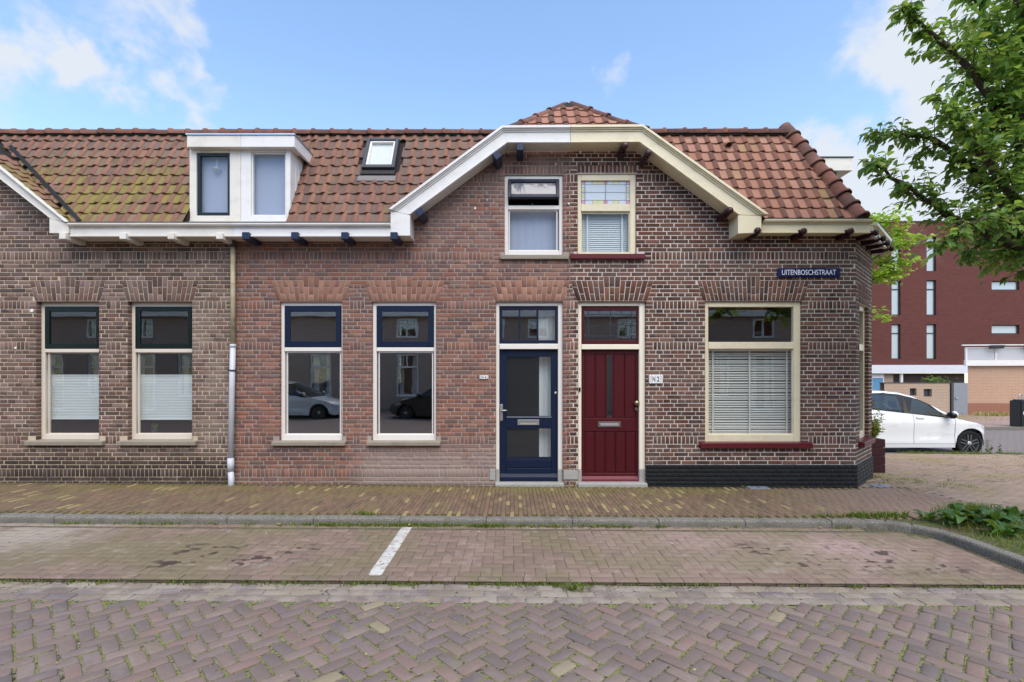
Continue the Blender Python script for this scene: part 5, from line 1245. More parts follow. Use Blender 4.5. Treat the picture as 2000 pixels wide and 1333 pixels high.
for _ in range(130):                                          # step between bay and gutter
    x = random.choice([random.uniform(-5.5, 4.5), random.gauss(-1.8, 1.2), random.gauss(.4, .5)]); pts += tuft(x, YP - .012, zr_gut(x, YP) - .004, random.randint(6, 26), .05, .03, .03)
for _ in range(60):                                            # back of the kerb and the foot of the walls
    x = random.uniform(-6, 5.5); pts += tuft(x, random.choice([YK0 + .01, -.03, YK0 + .01]), gz(x), random.randint(3, 12), .04, .03, .025)
pts += clumped(6, lambda: tuft(-1.75 + random.gauss(0, .12), YK0 + .02, gz(-1.7), 14, .05, .05, .04)); pts += clumped(3, lambda: tuft(.52, YP - .1, zr_gut(.5, YP), 30, .05, .05, .09))
for _ in range(150):                                           # plaza
    x, y = random.uniform(6.3, 12), random.uniform(-.2, 3.9); pts += tuft(x, y, gz(x, y), random.randint(3, 12), .05, .02, .03)
for _ in range(25): pts += tuft(5.5 + random.gauss(0, .35) + .8, .35 + random.gauss(0, .35), gz(6, .3), 14, .06, .03, .03)
for _ in range(60): x = random.uniform(8, 12.5); pts += tuft(x, 4.0, gz(x, 4), random.randint(6, 20), .07, .07, .06)
for _ in range(20): pts += tuft(3.6 + random.uniform(0, 1.0), YK0 + .03 + random.uniform(0, .05), gz(4), 16, .06, .05, .04)
for _ in range(900):                                           # moss in the street joints
    x, y = random.uniform(-6, 6), random.uniform(-5.0, YG); u, v = (x + y) / .1955, (x - y) / .1955
    pts += tuft(x, y, zr_road(x, y) - .011, 4, .012, .008, .01)
blades('grass', pts, G_grass)
pts = []
for _ in range(2500):
    a = random.random()
    x = random.uniform(4.85, 8.0); y = random.uniform(-4.5, YK0 + .03)
    if x < cxk + Rk + .12 and y < cyk: continue
    if math.hypot(x - cxk, y - cyk) < Rk + .1 and x < cxk + Rk + .1: continue
    n = noise_v = math.sin(x * 3.1 + y * 2.2) + math.sin(x * 7.3 - y * 5.1)
    h = .05 + .05 * (n > 0.2); pts += [(x + random.gauss(0, .03), y + random.gauss(0, .03), gz(x), h, .06) for _ in range(3)]
for _ in range(700): x = random.gauss(5.45, .16); pts.append((x, random.gauss(-1.66, .05), gz(x), .17, .12))
for _ in range(260): x = random.uniform(4.05, 4.75); pts.append((x, YK0 + .02 + random.uniform(0, .09), gz(x), .07, .06))
blades('tall_grass', pts, G_grass, .0045)
# broad-leaved weeds
L_dock = leaf_mat('weed_leaf', [C('2c4a1e'), C('3d6128'), C('4d7030'), C('35552a')], .3, .35)
def blade_leaf(L, W, bend, seg=7, fold=.25, lobes=0):
    vs = []; fs = []
    for i in range(seg + 1):
        t = i / seg; w_ = W * math.sin(math.pi * min(1, t * .93 + .04)) ** .8 * (1 + (.18 * (-1) ** i if lobes else 0)); x = L * (t - .12 * t * t); z = bend * math.sin(t * math.pi * .62) * L - .38 * t * t * L * bend * 2
        for k, s_ in enumerate((-1, 0, 1)): vs.append((x, s_ * w_, z + abs(s_) * w_ * fold + .004 * math.sin(9 * t + k)))
    for i in range(seg):
        for k in (0, 1): fs.append((i*3+k, i*3+k+1, (i+1)*3+k+1, (i+1)*3+k))
    me = bpy.data.meshes.new('leaf'); me.from_pydata(vs, [], fs); me.materials.append(L_dock); me.polygons.foreach_set('use_smooth', [True] * len(fs)); return me
leafs = [blade_leaf(.25, .048, .45), blade_leaf(.20, .040, .62), blade_leaf(.16, .034, .3, lobes=1), blade_leaf(.28, .05, .52)]
for (x, y, n, s_, lab) in ((5.02, -1.95, 24, 1.0, 'low broad-leaved weed nearest the kerb bend, long arching leaves'), (5.42, -2.02, 24, 1.05, 'low broad-leaved weed with the longest leaves in the middle of the planting bed'),
                        (5.30, -1.78, 16, .9, 'small weed clump with upright leaves in front of the tall grass tuft'), (5.85, -1.82, 22, .9, 'dark weed clump farthest from the kerb bend, under the tree'),
                        (5.18, -2.35, 20, .85, 'weed clump nearest the street, just inside the long side of the kerb'), (5.62, -2.3, 22, .9, 'weed clump in the street side half of the bed, behind the kerbside one'), (4.82, -1.80, 12, .6, 'smallest weed rosette at the inside of the kerb bend')):
    t = thing('weed_plant', lab, 'weed', (x, y, gz(x)), 'weeds in the planting bed')
    for k in range(n):
        a = k * 2.4 + random.uniform(-.4, .4); rr = random.uniform(0, .06); mx_ = Matrix.Translation((x + math.cos(a) * rr, y + math.sin(a) * rr, gz(x) + .005)) @ Matrix.Rotation(a, 4, 'Z') @ Matrix.Rotation(-random.uniform(.1, .75), 4, 'Y') @ Matrix.Rotation(random.uniform(-.4, .4), 4, 'X') @ Matrix.Scale(s_ * random.uniform(.6, 1.15), 4)
        put('leaf', random.choice(leafs), t, mx_)
# drain covers let into the pavement
for x, y, w_, lab in ((PX(1482, -.12), -.10, .30, 'grey steel cover plate flush in the pavement under the big cream window'), (5.68, .10, .26, 'grey steel cover plate in the paving beside the chamfered corner')):
    t = thing('cover_plate', lab, 'cover plate', (x, y, gz(x))); mb = MB(); mb.box(x - w_ / 2, x + w_ / 2, y - .07, y + .07, gz(x) - .03, gz(x) + .012); mb.build('plate', M['slab'], t, bevel=.003)
    mb = MB(); mb.box(x - .02, x + .02, y - .01, y + .01, gz(x) + .0125, gz(x) + .018); mb.build('lifting_eye', M['dgrey'], t)
# litter: fallen leaves and crumbs
L_fall = leaf_mat('fallen_leaf', [C('8a8a3c'), C('9a6a3c'), C('b0a86a'), C('7a7a34'), C('c9c4b4')], .1, .7)
V = []; Fq = []
def scrap(x, y, z, s_):
    a = random.uniform(0, 6.28); b = len(V); u = Vector((math.cos(a), math.sin(a), random.uniform(-.2, .2))) * s_; v = Vector((-math.sin(a), math.cos(a), random.uniform(-.3, .3))) * s_ * random.uniform(.35, .6); o = Vector((x, y, z + .006))
    V.extend([tuple(o - u), tuple(o + v), tuple(o + u), tuple(o - v)]); Fq.append((b, b+1, b+2, b+3))
for _ in range(240):
    x = random.uniform(-6, 5); y = random.choice([random.gauss(YK1 - .05, .04), random.gauss(YP - .05, .04), random.uniform(-3.3, -1.9), random.uniform(-5, -3.7)])
    z = zr_park(x, y) if y > YP else (zr_gut(x, y) if y > YG else zr_road(x, y)); scrap(x, y, z, random.uniform(.006, .02))
for _ in range(14): x = random.uniform(-3, 4); scrap(x, YK1 - .05, gz(x) + ZR + .02, random.uniform(.025, .045))
put('litter', arr_mesh('litter', V, Fq, L_fall), kind='stuff')
# ------------------------------------------------------------------ blinds behind the windows
def venetian(label, x0, x1, z0, z1, y, n, ang, sw, tapes, mat='blind'):
    t = thing('venetian_blind', label, 'blind', ((x0 + x1) / 2, y, z0)); mb = MB()
    mb.box(x0, x1, y - .022, y + .022, z1 - .03, z1); mb.build('head_rail', M[mat], t, bevel=.003)
    pitch = (z1 - .045 - z0 - .03) / n; ca, sa = math.cos(ang) * sw / 2, math.sin(ang) * sw / 2; mb = MB()
    pr = [(y - ca, -sa), (y - ca * .4, -sa * .4 + .004), (y + ca * .4, sa * .4 + .004), (y + ca, sa), (y + ca * .4, sa * .4 + .0015), (y - ca * .4, -sa * .4 + .0015)]
    mb.prismx(pr, x0, x1); me = mb.mesh('slat', M[mat])
    for k in range(n): put('slat', me, t, Matrix.Translation((0, 0, z0 + .035 + pitch * (k + .5))) @ Matrix.Rotation(random.gauss(0, .0012), 4, 'Y'))
    mb = MB(); mb.box(x0, x1, y - .016, y + .016, z0, z0 + .022); mb.build('bottom_rail', M[mat], t, bevel=.003)
    for f in tapes:
        x = x0 + (x1 - x0) * f; mb = MB(); mb.box(x - .013, x + .013, y - .034, y - .031, z0, z1 - .03); mb.build('ladder_tape', M[mat], t)
    return t
yb = .18
venetian('white slatted venetian blind in the big cream window of the corner house', PX(1382, yb), PX(1556, yb), PZ(853, yb), PZ(683, yb), yb, 34, R(42), .040, (.05, .46, .875))
yb = .16
venetian('white slatted venetian blind in the small upper cream window below the stained glass', PX(1132, yb), PX(1236, yb), PZ(500, yb), PZ(412, yb), yb, 19, R(60), .05, (.14, .79), 'blind_u')
t = thing('blind_panel', 'plain white blind hanging behind the stained glass of the upper cream window', 'blind', (PX(1183), .15, PZ(400))); mb = MB(); mb.box(PX(1130, .15), PX(1238, .15), .15, .155, PZ(409, .15), PZ(348, .15)); mb.build('fabric', M['blind'], t)
mb = MB(); mb.tube([(PX(1130, .16), .165, PZ(348, .15)), (PX(1238, .16), .165, PZ(348, .15))], .015, 8); mb.build('roller', M['blind'], t)
def pleated(label, l, r, t_, b_, y):
    x0, x1, z0, z1 = PX(l, y), PX(r, y), PZ(b_, y), PZ(t_, y); t = thing('pleated_blind', label, 'blind', ((x0 + x1) / 2, y, z0)); n = 28; mb = MB(); h = (z1 - z0) / n
    vs = []
    for k in range(2 * n + 1): z = z0 + h * k / 2; yy = y + (.006 if k % 2 else 0); vs += [(x0, yy, z), (x1, yy, z), (x1, yy + .002, z), (x0, yy + .002, z)]
    fs = []
    for k in range(2 * n):
        for i in range(4): fs.append((k*4+i, k*4+(i+1) % 4, (k+1)*4+(i+1) % 4, (k+1)*4+i))
    mb.add(vs, fs); mb.build('fabric', M['pleat'], t)
    for nm, z in (('top_rail', z1), ('bottom_rail', z0)): mb = MB(); mb.box(x0, x1, y - .006, y + .016, z - .012, z + .006); mb.build(nm, M['pleat'], t, bevel=.002)
pleated('white pleated blind half way up the window nearest the left edge of the terrace', 100, 206, 733, 818, .19)
pleated('white pleated blind half way up the window beside the drainpipe', 274, 382, 733, 819, .19)
# net curtain panels behind the upper middle window and the blue door
t = thing('curtain', 'pale lavender curtain behind the lower pane of the upper window with the open blue sash', 'curtain', (PX(1040), .2, PZ(490))); mb = MB(); vs = []
x0, x1, z0, z1 = PX(990, .2), PX(1100, .2), PZ(500, .2), PZ(404, .2)
def pleats(mb, x0, x1, y, z0, z1, n, amp):
    vs = [(x0 + (x1 - x0) * k / n, y + amp * math.sin(k * 1.9) , z) for z in (z0, z1) for k in range(n + 1)]; m_ = n + 1
    vs += [(a, b + .002, c_) for a, b, c_ in vs]; q = 2 * m_
    mb.add(vs, [(k, k+1, m_+k+1, m_+k) for k in range(n)] + [(q+k, q+m_+k, q+m_+k+1, q+k+1) for k in range(n)])
pleats(mb, x0, x1, .2, z0, z1, 24, .006); mb.build('fabric', M['curtain_sky_lav'], t, smooth=True)
mb = MB(); mb.tube([(x0 - .05, .2, z1 - .03), (x1 + .05, .2, z1 - .03)], .01, 8); mb.build('curtain_rod', M['steel'], t)
t = thing('curtain', 'grey white curtain gathered at the side behind the glass of the dark blue door', 'curtain', (PX(1085), .3, 0)); mb = MB(); pleats(mb, PX(1053, .3), PX(1092, .3), .3, .15, PZ(690, .3), 14, .012); mb.build('fabric', M['curtain'], t, smooth=True)
mb = MB(); mb.tube([(PX(1040, .3), .3, PZ(690, .3) + .01), (PX(1095, .3), .3, PZ(690, .3) + .01)], .01, 8); mb.build('curtain_rod', M['steel'], t)
t = thing('curtain', 'short white curtain behind the third pane of the light over the blue door', 'curtain', (PX(1070), .22, PZ(670))); mb = MB(); pleats(mb, PX(1052, .22), PX(1092, .22), .22, PZ(672, .22), PZ(600, .22), 14, .012); mb.build('fabric', M['curtain'], t, smooth=True)
mb = MB(); mb.tube([(PX(1045, .22), .22, PZ(600, .22)), (PX(1095, .22), .22, PZ(600, .22))], .01, 8); mb.build('curtain_rod', M['steel'], t)
# things on the inner window sills of the left house
pot = paint('pot_dark', C('3a3f45'), .5); Lf = leaf_mat('house_plant', [C('56702c'), C('7a8a48')], .3)
x, z = P(302, 846, .28); t = thing('potted_plant', 'small potted plant standing inside the window beside the drainpipe', 'plant', (x, .28, z)); mb = MB(); mb.lathe((x, .28, z), (0, 0, 1), [(0, .035), (.05, .045), (.07, .045), (.065, .038)], 12); mb.build('pot', pot, t)
for k in range(9):
    a = k * 2.4; mb = MB(); d = Vector((math.cos(a), math.sin(a) * .6, 1.4)).normalized(); p = Vector((x, .28, z + .06)); s_ = d.cross(Vector((0, 1, .3))).normalized() * .014
    q = [p, p + d * .05 + s_, p + d * .11, p + d * .05 - s_]; mb.hull(q, [v + Vector((0, .002, 0)) for v in q]); mb.build('leaf', Lf, t)
mb = MB(); [mb.box(PX(a, .25), PX(b, .25), .13, .45, PZ(851, .25) - .02, PZ(851, .25)) for a, b in ((90, 210), (262, 388))]; mb.build('window_board', M['offwhite'], house_l)
mb = MB(); [mb.box(PX(a, .25), PX(b, .25), .13, .40, PZ(851, .25) - .02, PZ(851, .25)) for a, b in ((552, 672), (732, 852))]; mb.build('window_board', M['offwhite'], house_m)
# ------------------------------------------------------------------ drainpipe
xp = PX(455, -.07); t = thing('drainpipe', 'drainpipe between the brown and red houses, rusty cream above and grey plastic below', 'drainpipe', (xp, -.07, 0))
mb = MB(); mb.tube([(xp, -.07, PZ(673, -.07)), (xp, -.07, PZ(466, -.07))], .034, 16); up = mb.build('upper_pipe', M['rust'], t, smooth=True)
mb = MB(); xl_ = xp - .012; mb.tube([(xl_ - .02, -.075, PZ(915, -.07)), (xl_ - .004, -.07, PZ(760, -.07)), (xp, -.07, PZ(675, -.07))], .040, 16); mb.tube([(xp, -.07, PZ(679, -.07)), (xp, -.07, PZ(673, -.07))], .044, 16); mb.build('lower_pipe', M['pvc'], t, smooth=True)
mb = MB(); mb.tube([(xl_ - .02, -.075, PZ(922, -.07)), (xl_ - .02, -.075, PZ(895, -.07))], .047, 16); mb.tube([(xl_ - .02, -.075, PZ(920, -.07)), (xl_ + .005, -.10, PZ(936, -.07)), (xl_ + .022, -.14, PZ(951, -.07))], .043, 16); mb.build('shoe', M['pvc'], t, smooth=True)
for py_ in (724, 482):
    mb = MB(); zz = PZ(py_, -.07); xx = xp if py_ < 600 else xp - .006; mb.tube([(xx, -.07, zz - .012), (xx, -.07, zz + .012)], .046, 16); mb.box(xx - .012, xx + .012, -.06, -.001, zz - .01, zz + .01); mb.box(xx - .075, xx - .04, -.075, -.065, zz - .01, zz + .01); mb.build('pipe_bracket', M['dgrey'], t)
mb = MB(); mb.tube([(xp, -.07, PZ(480, -.07)), (xp, -.07, PZ(461, -.07))], .04, 16); mb.build('collar', M['lead'], t)
# ------------------------------------------------------------------ signs
sgn = thing('street_sign', 'dark blue enamel street name sign reading UITENBOSCHSTRAAT in white capitals', 'street sign', (PX(1580), -.03, PZ(532)))
mb = MB(); a = P(1519, 541, -.03); b = P(1641, 524, -.03); mb.box(a[0], b[0], -.030, -.012, a[1], b[1])
en = paint('enamel_blue', C('0f1b52'), .2, .1, spec=.5); wh = paint('enamel_white', C('f0f0ee'), .25, .0)
pb = mb.build('plate', en, sgn, bevel=.004, seg=2)
mb = MB(); mb.box(a[0] + .05, a[0] + .09, -.012, -.001, a[1] + .03, b[1] - .03); mb.box(b[0] - .09, b[0] - .05, -.012, -.001, a[1] + .03, b[1] - .03); mb.build('spacer', M['dgrey'], sgn)
a = P(1527.5, 537.3, -.033); b = P(1633, 527.2, -.033); put('lettering', text_mesh('lettering', 'UITENBOSCHSTRAAT', a[0], b[0], a[1], b[1], -.0302, .0015, wh, .0), sgn)
def number_sign(label, l, r, t_, b_, txt, tiles):
    t = thing('house_number', label, 'house number', (PX((l + r) / 2), -.02, PZ((t_ + b_) / 2))); y = -.016; x0, x1, z0, z1 = PX(l, y), PX(r, y), PZ(b_, y), PZ(t_, y); mb = MB(); mb.box(x0, x1, y, -.002, z0, z1); mb.build('plate', paint('tile_frame', C('a8a29a'), .5), t, bevel=.003)
    n = len(tiles); e = (x1 - x0 - .012); p = x0 + .006; inkm = paint('ink_blue', C('101c3c'), .3)
    for wd2, ch in tiles:
        w2 = e * wd2; mb = MB(); mb.box(p + .0025, p + w2 - .0025, y - .006, y - .0005, z0 + .008, z1 - .008); q = mb.build('tile', wh, t, bevel=.002); hh = z1 - z0
        if ch in 'N24': put('numeral', text_mesh('numeral', ch, p + w2 * .2, p + w2 * .8, z0 + hh * .22, z1 - hh * .22, y - .0062, .001, inkm, .02), q)
        else:
            mb = MB(); cx_ = p + w2 / 2
            for k in range(4): zz = z0 + hh * (.25 + .165 * k); mb.lathe((cx_, y - .0062, zz), (0, -1, 0), [(0, w2 * .16), (.001, w2 * .14)], 8)
            mb.build('ornament', inkm, q)
        p += w2
number_sign('small white tile house number reading N 4 beside the blue door', 936, 954.5, 733, 741.5, 'N4', [(.18, '.'), (.32, 'N'), (.32, '4'), (.18, '.')])
number_sign('white tile house number reading N 2 beside the burgundy door', 1267, 1295, 731.5, 750, 'N2', [(.18, '.'), (.32, 'N'), (.32, '2'), (.18, '.')])
# little white blotches and old screw plugs on the walls
mb = MB()
for px_, py_, r_ in ((1086, 321, .012), (952, 391, .01), (928, 407, .02), (1111, 398, .018), (1313, 389, .012), (1540, 400, .0), (62, 607, .03), (30, 680, .02)):
    if r_: x, z = P(px_, py_); mb.lathe((x, .0, z), (0, -1, 0), [(0, r_), (.003, r_ * .8)], 7)
mb.build('plaster_plug', M['white'], house_m, kind='stuff')
# ------------------------------------------------------------------ planter with shrub at the corner
x0, x1, y0, y1 = 6.16, 6.60, 1.2, 1.64; z0 = gz(6.4, 1.2); z1 = z0 + .60; t = thing('planter', 'square burgundy wooden planter behind the chamfered house corner', 'planter', ((x0 + x1) / 2, (y0 + y1) / 2, z0)); nb = 4; h = (z1 - z0) / nb
for k in range(nb):
    e = 0
    for nm, bx in (('front', (x0, x1, y0, y0 + .03)), ('back', (x0, x1, y1 - .03, y1)), ('l', (x0, x0 + .03, y0 + .031, y1 - .031)), ('r', (x1 - .03, x1, y0 + .031, y1 - .031))):
        mb = MB(); mb.box(*bx, z0 + k * h + .003, z0 + (k + 1) * h - .003); mb.build('plank', M['burgd'], t, bevel=.004)
mb = MB(); mb.box(x0 + .03, x1 - .03, y0 + .03, y1 - .03, z1 - .12, z1 - .05); mb.build('soil', B_soil, t)
def leaf_cloud(name, pts, L, W, mat, parent, kind='stuff', droop=.3, nsing=0, eye=Vector((0, -D, HC)), sdir_=None):
    """pts: (position, outward direction, scale); leaves as folded blades; the nearest few are parts of their own"""
    T = np.array([(0, 0, 0), (.35, -.5, .10), (.42, 0, .0), (.35, .5, .10), (.75, -.34, .02), (.8, 0, -.06), (.75, .34, .02), (1.05, 0, -.2)])
    T = T * np.array([L, W, L]); FT = [(0, 1, 2, 2), (0, 2, 3, 3), (1, 4, 5, 2), (2, 5, 6, 3), (4, 7, 5, 5), (5, 7, 6, 6)]
    FT3 = [(0, 1, 2), (0, 2, 3), (1, 4, 5, 2), (2, 5, 6, 3), (4, 7, 5), (5, 7, 6)]
    me1 = bpy.data.meshes.new('leaf'); me1.from_pydata([tuple(v) for v in T], [], FT3); me1.materials.append(mat)
    def mat_of(p, d, s_):
        d = Vector(d); d.z -= droop; d += Vector((random.gauss(0, .35), random.gauss(0, .35), random.gauss(0, .3))); d.normalize()
        up = Vector((random.gauss(0, .5), random.gauss(0, .5), 1)); sd = up.cross(d)
        if sd.length < .05: sd = Vector((1, 0, 0)).cross(d)
        sd.normalize(); u = d.cross(sd); return Matrix(((d.x*s_, sd.x*s_, u.x*s_, p[0]), (d.y*s_, sd.y*s_, u.y*s_, p[1]), (d.z*s_, sd.z*s_, u.z*s_, p[2]), (0, 0, 0, 1)))
    ms = [mat_of(p, d, s_) for p, d, s_ in pts]
    if nsing:
        def vis(m):
            v = m.translation; dd = v.y + D; return (v - eye).length / max(m.to_scale().x, .1) + (0 if dd > .3 and abs(v.x) < dd * 1.03 and -.62 * dd < v.z - HC < .77 * dd else 100)
        ms.sort(key=vis)
        for m in ms[:nsing]: put('leaf', me1, parent, m)
        ms = ms[nsing:]
    A = np.array(ms); V = np.einsum('nij,kj->nki', A[:, :3, :3], T) + A[:, None, :3, 3]
    V = V.reshape(-1, 3); me = bpy.data.meshes.new(name); me.from_pydata(V.tolist(), [], [tuple(8 * i + j for j in f) for i in range(len(ms)) for f in FT3]); me.materials.append(mat)
    return put(name, me, parent, kind=kind)
sx_, sy_ = (x0 + x1) / 2, (y0 + y1) / 2
shr = thing('shrub', 'small yellow green shrub with reddish tips growing in the burgundy planter', 'shrub', (sx_, sy_, z1 - .06)); mb = MB(); pts = []
for k in range(60):
    a = random.uniform(0, 6.28); l = random.uniform(.15, .46) if k < 54 else random.uniform(.5, .75); tip = Vector((sx_ + math.cos(a) * random.uniform(.05, .30), sy_ + math.sin(a) * .22, z1 - .06 + l)); b0 = Vector((sx_ + math.cos(a) * .03, sy_ + math.sin(a) * .03, z1 - .06)); mb.tube([b0, (b0 + tip) / 2 + Vector((0, 0, .03)), tip], [.005, .004, .002], 5)
    for j in range(26): f = random.uniform(.25, 1.0); p = b0.lerp(tip, f) + Vector((random.gauss(0, .025), random.gauss(0, .025), random.gauss(0, .02))); pts.append((p, (math.cos(a) + random.gauss(0, .6), math.sin(a) + random.gauss(0, .6), .7), random.uniform(.7, 1.3)))
mb.build('stem', paint('twig', C('5a4630'), .8), shr); leaf_cloud('foliage', pts, .058, .027, leaf_mat('shrub_leaf', [C('6f7a2a'), C('8f9638'), C('a8a040'), C('7d8a30'), C('9a5a3c')], .4), shr)
# ------------------------------------------------------------------ the big street tree
bark, tb, bb, ob = base_mat('bark'); n = noise(tb, 12, 5, .7, (1, 1, .3)); lk(tb, mixc(tb, n.outputs['Fac'], C('2a231e'), C('5a4c40')), bb.inputs['Base Color']); bb.inputs['Roughness'].default_value = .9; bump(tb, bb, n.outputs['Fac'], .6, .02)
L_tree = leaf_mat('cherry_leaf', [C('3f602c'), C('527636'), C('638840'), C('486a32'), C('76984a'), C('8cac52'), C('587e42'), C('a6a650')], .48, .4)
TX, TY = 6.75, -2.0
tree = thing('street_tree', 'leafy green street tree reaching in from beside the planting bed', 'tree', (TX, TY, gz(TX)))
def at(px_, py_, d): return Vector(((px_ - CX) / F * d, d - D, HC + (HY - py_) / F * d))
fork = Vector((TX - .05, TY, 2.35)); mb = MB(); mb.tube([(TX, TY, gz(TX) - .1), (TX + .03, TY, .9), tuple(fork), (TX + .05, TY + .05, 3.6), (TX - .1, TY, 5.2), (TX, TY + .1, 6.8)], [.16, .13, .125, .10, .07, .02], 14); mb.build('trunk', bark, tree, smooth=True)
limbs = [
 [fork, at(2030, 520, 5.6), at(1965, 468, 5.5), at(1880, 432, 5.45), at(1800, 385, 5.35), at(1745, 345, 5.3), at(1706, 318, 5.25)],
 [fork + Vector((0, 0, .2)), at(1992, 470, 5.8), at(1950, 390, 5.8), at(1890, 318, 5.75), at(1820, 272, 5.7), at(1760, 262, 5.65), at(1722, 264, 5.6)],
 [fork + Vector((0, 0, .5)), at(2040, 380, 5.5), at(1975, 260, 5.4), at(1915, 165, 5.35), at(1850, 90, 5.3), at(1795, 48, 5.25), at(1765, 27, 5.2)],
 [fork + Vector((0, 0, .7)), at(2060, 300, 5.9), at(1985, 150, 5.9), at(1930, 40, 5.85), at(1880, -60, 5.8), at(1840, -120, 5.8)],
 [fork + Vector((0, 0, .3)), at(2010, 430, 5.2), at(1930, 320, 5.1), at(1880, 240, 5.1), at(1840, 205, 5.05)],
 [fork, at(2060, 500, 5.2), at(2000, 440, 5.0), at(1940, 420, 4.95), at(1890, 440, 4.9), at(1850, 470, 4.9)],
 [fork, at(2050, 520, 6.1), at(1985, 480, 6.1), at(1930, 470, 6.1), at(1880, 500, 6.05)],
 [fork + Vector((0, 0, .9)), at(2080, 200, 5.3), at(2020, 60, 5.2), at(1960, -40, 5.2)],
 [fork + Vector((0, 0, .9)), at(2100, 260, 5.6), at(2000, 230, 5.4), at(1950, 210, 5.3), at(1905, 250, 5.25)],
 [fork + Vector((0, 0, .6)), (TX + .8, TY - .5, 3.6), (TX + 1.6, TY - .8, 4.3), (TX + 2.2, TY - 1, 4.6)],
 [fork + Vector((0, 0, .6)), (TX + .5, TY + .8, 3.6), (TX + 1.0, TY + 1.7, 4.4), (TX + 1.2, TY + 2.3, 4.8)],
 [fork + Vector((0, 0, .4)), (TX + .1, TY - 1.0, 3.4), (TX - .1, TY - 1.5, 4.3)],
 [fork + Vector((0, 0, 1.8)), (TX + .6, TY + .4, 5.2), (TX + 1.1, TY + .6, 6.0)],
 [fork + Vector((0, 0, 2.0)), (TX - .6, TY + .4, 5.2), (TX - 1.0, TY + .6, 5.8)],
]
pts = []; tw = MB()
for li, lb in enumerate(limbs):
    lb = [Vector(p) for p in lb]; fine = [lb[0]]
    for a, b in zip(lb, lb[1:]):
        for k in range(1, 4): fine.append(a.lerp(b, k / 3) + Vector((random.gauss(0, .015), random.gauss(0, .015), random.gauss(0, .015))))
    n = len(fine); mb = MB(); mb.tube(fine, [.055 * (1 - i / n) + .006 for i in range(n)], 8); mb.build('limb', bark, tree, smooth=True)
    shown = li < 9
    for i in range(2 if shown else 3, n):
        f = i / (n - 1); p0 = fine[i]; ax = (fine[i] - fine[i-1]).normalized(); nt_ = (4 if li in (0, 1, 2) else 3 if li in (5, 6) else 5) if f < .9 else 5
        for k in range(nt_):
            L = (random.uniform(.16, .34) + .16 * (1 - f)) * (.55 if f > .7 else 1) * (1 if shown else 1.5); d = (ax * random.uniform(.5, 1.0) + Vector((random.gauss(0, .6), random.gauss(0, .7), random.gauss(.12, .5)))).normalized(); tip = p0 + d * L; tw.tube([p0, p0.lerp(tip, .5) + Vector((0, 0, .02)), tip], [.005, .004, .002], 4, caps=False)
            m_ = int(L / .021) if shown else int(L / .05)
            for j in range(m_):
                t_ = (j + .6) / m_; s_ = 1 if j % 2 else -1; sd = d.cross(Vector((0, 0, 1))).normalized() * s_
                pts.append((p0.lerp(tip, t_) + Vector((random.gauss(0, .012), random.gauss(0, .012), random.gauss(0, .012))), d * .55 + sd * .8, random.uniform(.5, 1.25)))
# dense inner crown
for _ in range(600):
    c0 = at(random.gauss(2045, 72), random.gauss(140, 150), random.uniform(5.0, 6.3)); d0 = Vector((random.gauss(-.4, .8), random.gauss(-.2, .8), random.gauss(0, .6)))
    for k in range(13): pts.append((c0 + Vector((random.gauss(0, .09), random.gauss(0, .09), random.gauss(0, .08))), d0 + Vector((random.gauss(0, .6), random.gauss(0, .6), random.gauss(0, .4))), random.uniform(.7, 1.2)))
for _ in range(300):
    c0 = Vector((TX + random.gauss(.5, 1.0), TY + random.gauss(.1, 1.0), random.uniform(3.6, 6.6)))
    if c0.x < (c0.y + D) * 1.06: continue
    for k in range(10): pts.append((c0 + Vector((random.gauss(0, .14), random.gauss(0, .14), random.gauss(0, .12))), (random.gauss(0, 1), random.gauss(0, 1), .1), random.uniform(.8, 1.3)))
tw.build('twig', bark, tree, kind='stuff'); leaf_cloud('foliage', pts, .098, .054, L_tree, tree, droop=.45, nsing=290)
# ------------------------------------------------------------------ light green tree behind the corner
d3 = 14.0; lt = thing('maple_tree', 'small yellow green maple tree showing behind the house corner', 'tree', (at(1672, 760, d3).x, d3 - D, ZS))
b0 = at(1672, 760, d3); b0.z = ZS; mb = MB(); mb.tube([b0, b0 + Vector((.03, 0, 2.2)), at(1670, 500, d3), at(1690, 440, d3)], [.09, .07, .05, .02], 10); mb.build('trunk', bark, lt, smooth=True)
pts = []
lm = [[at(1672, 560, d3), at(1710, 545, d3), at(1745, 525, d3 - .2), at(1770, 520, d3)], [at(1670, 530, d3), at(1715, 500, d3), at(1740, 470, d3), at(1775, 464, d3)], [at(1675, 480, d3), at(1700, 440, d3), at(1745, 430, d3)], [at(1672, 600, d3), at(1700, 610, d3), at(1706, 600, d3)],
      [at(1672, 560, d3), at(1640, 520, d3), at(1600, 500, d3)], [at(1672, 520, d3), at(1650, 460, d3 + .5), at(1610, 430, d3 + .8)], [at(1672, 540, d3), at(1672, 500, d3 + 1.2), at(1665, 460, d3 + 1.8)], [at(1720, 520, d3), at(1770, 490, d3 + .3), at(1812, 468, d3 + .5)]]
for li, lb in enumerate(lm):
    mb = MB(); mb.tube(lb, [.03, .02, .012, .006][:len(lb)], 6); mb.build('limb', bark, lt)
    if li == 7: continue
    cl_n = 26
    for k in range(cl_n):
        f = random.uniform(.25, 1.05); i = min(int(f * (len(lb) - 1)), len(lb) - 2); p = lb[i].lerp(lb[i+1], f * (len(lb) - 1) - i) + Vector((random.gauss(0, .18), random.gauss(0, .22), random.gauss(.0, .16)))
        if li == 3 and k > 4: continue
        for j in range(15): pts.append((p + Vector((random.gauss(0, .09), random.gauss(0, .09), random.gauss(0, .05))), (random.gauss(0, 1), random.gauss(0, 1), .1), random.uniform(.7, 1.2)))
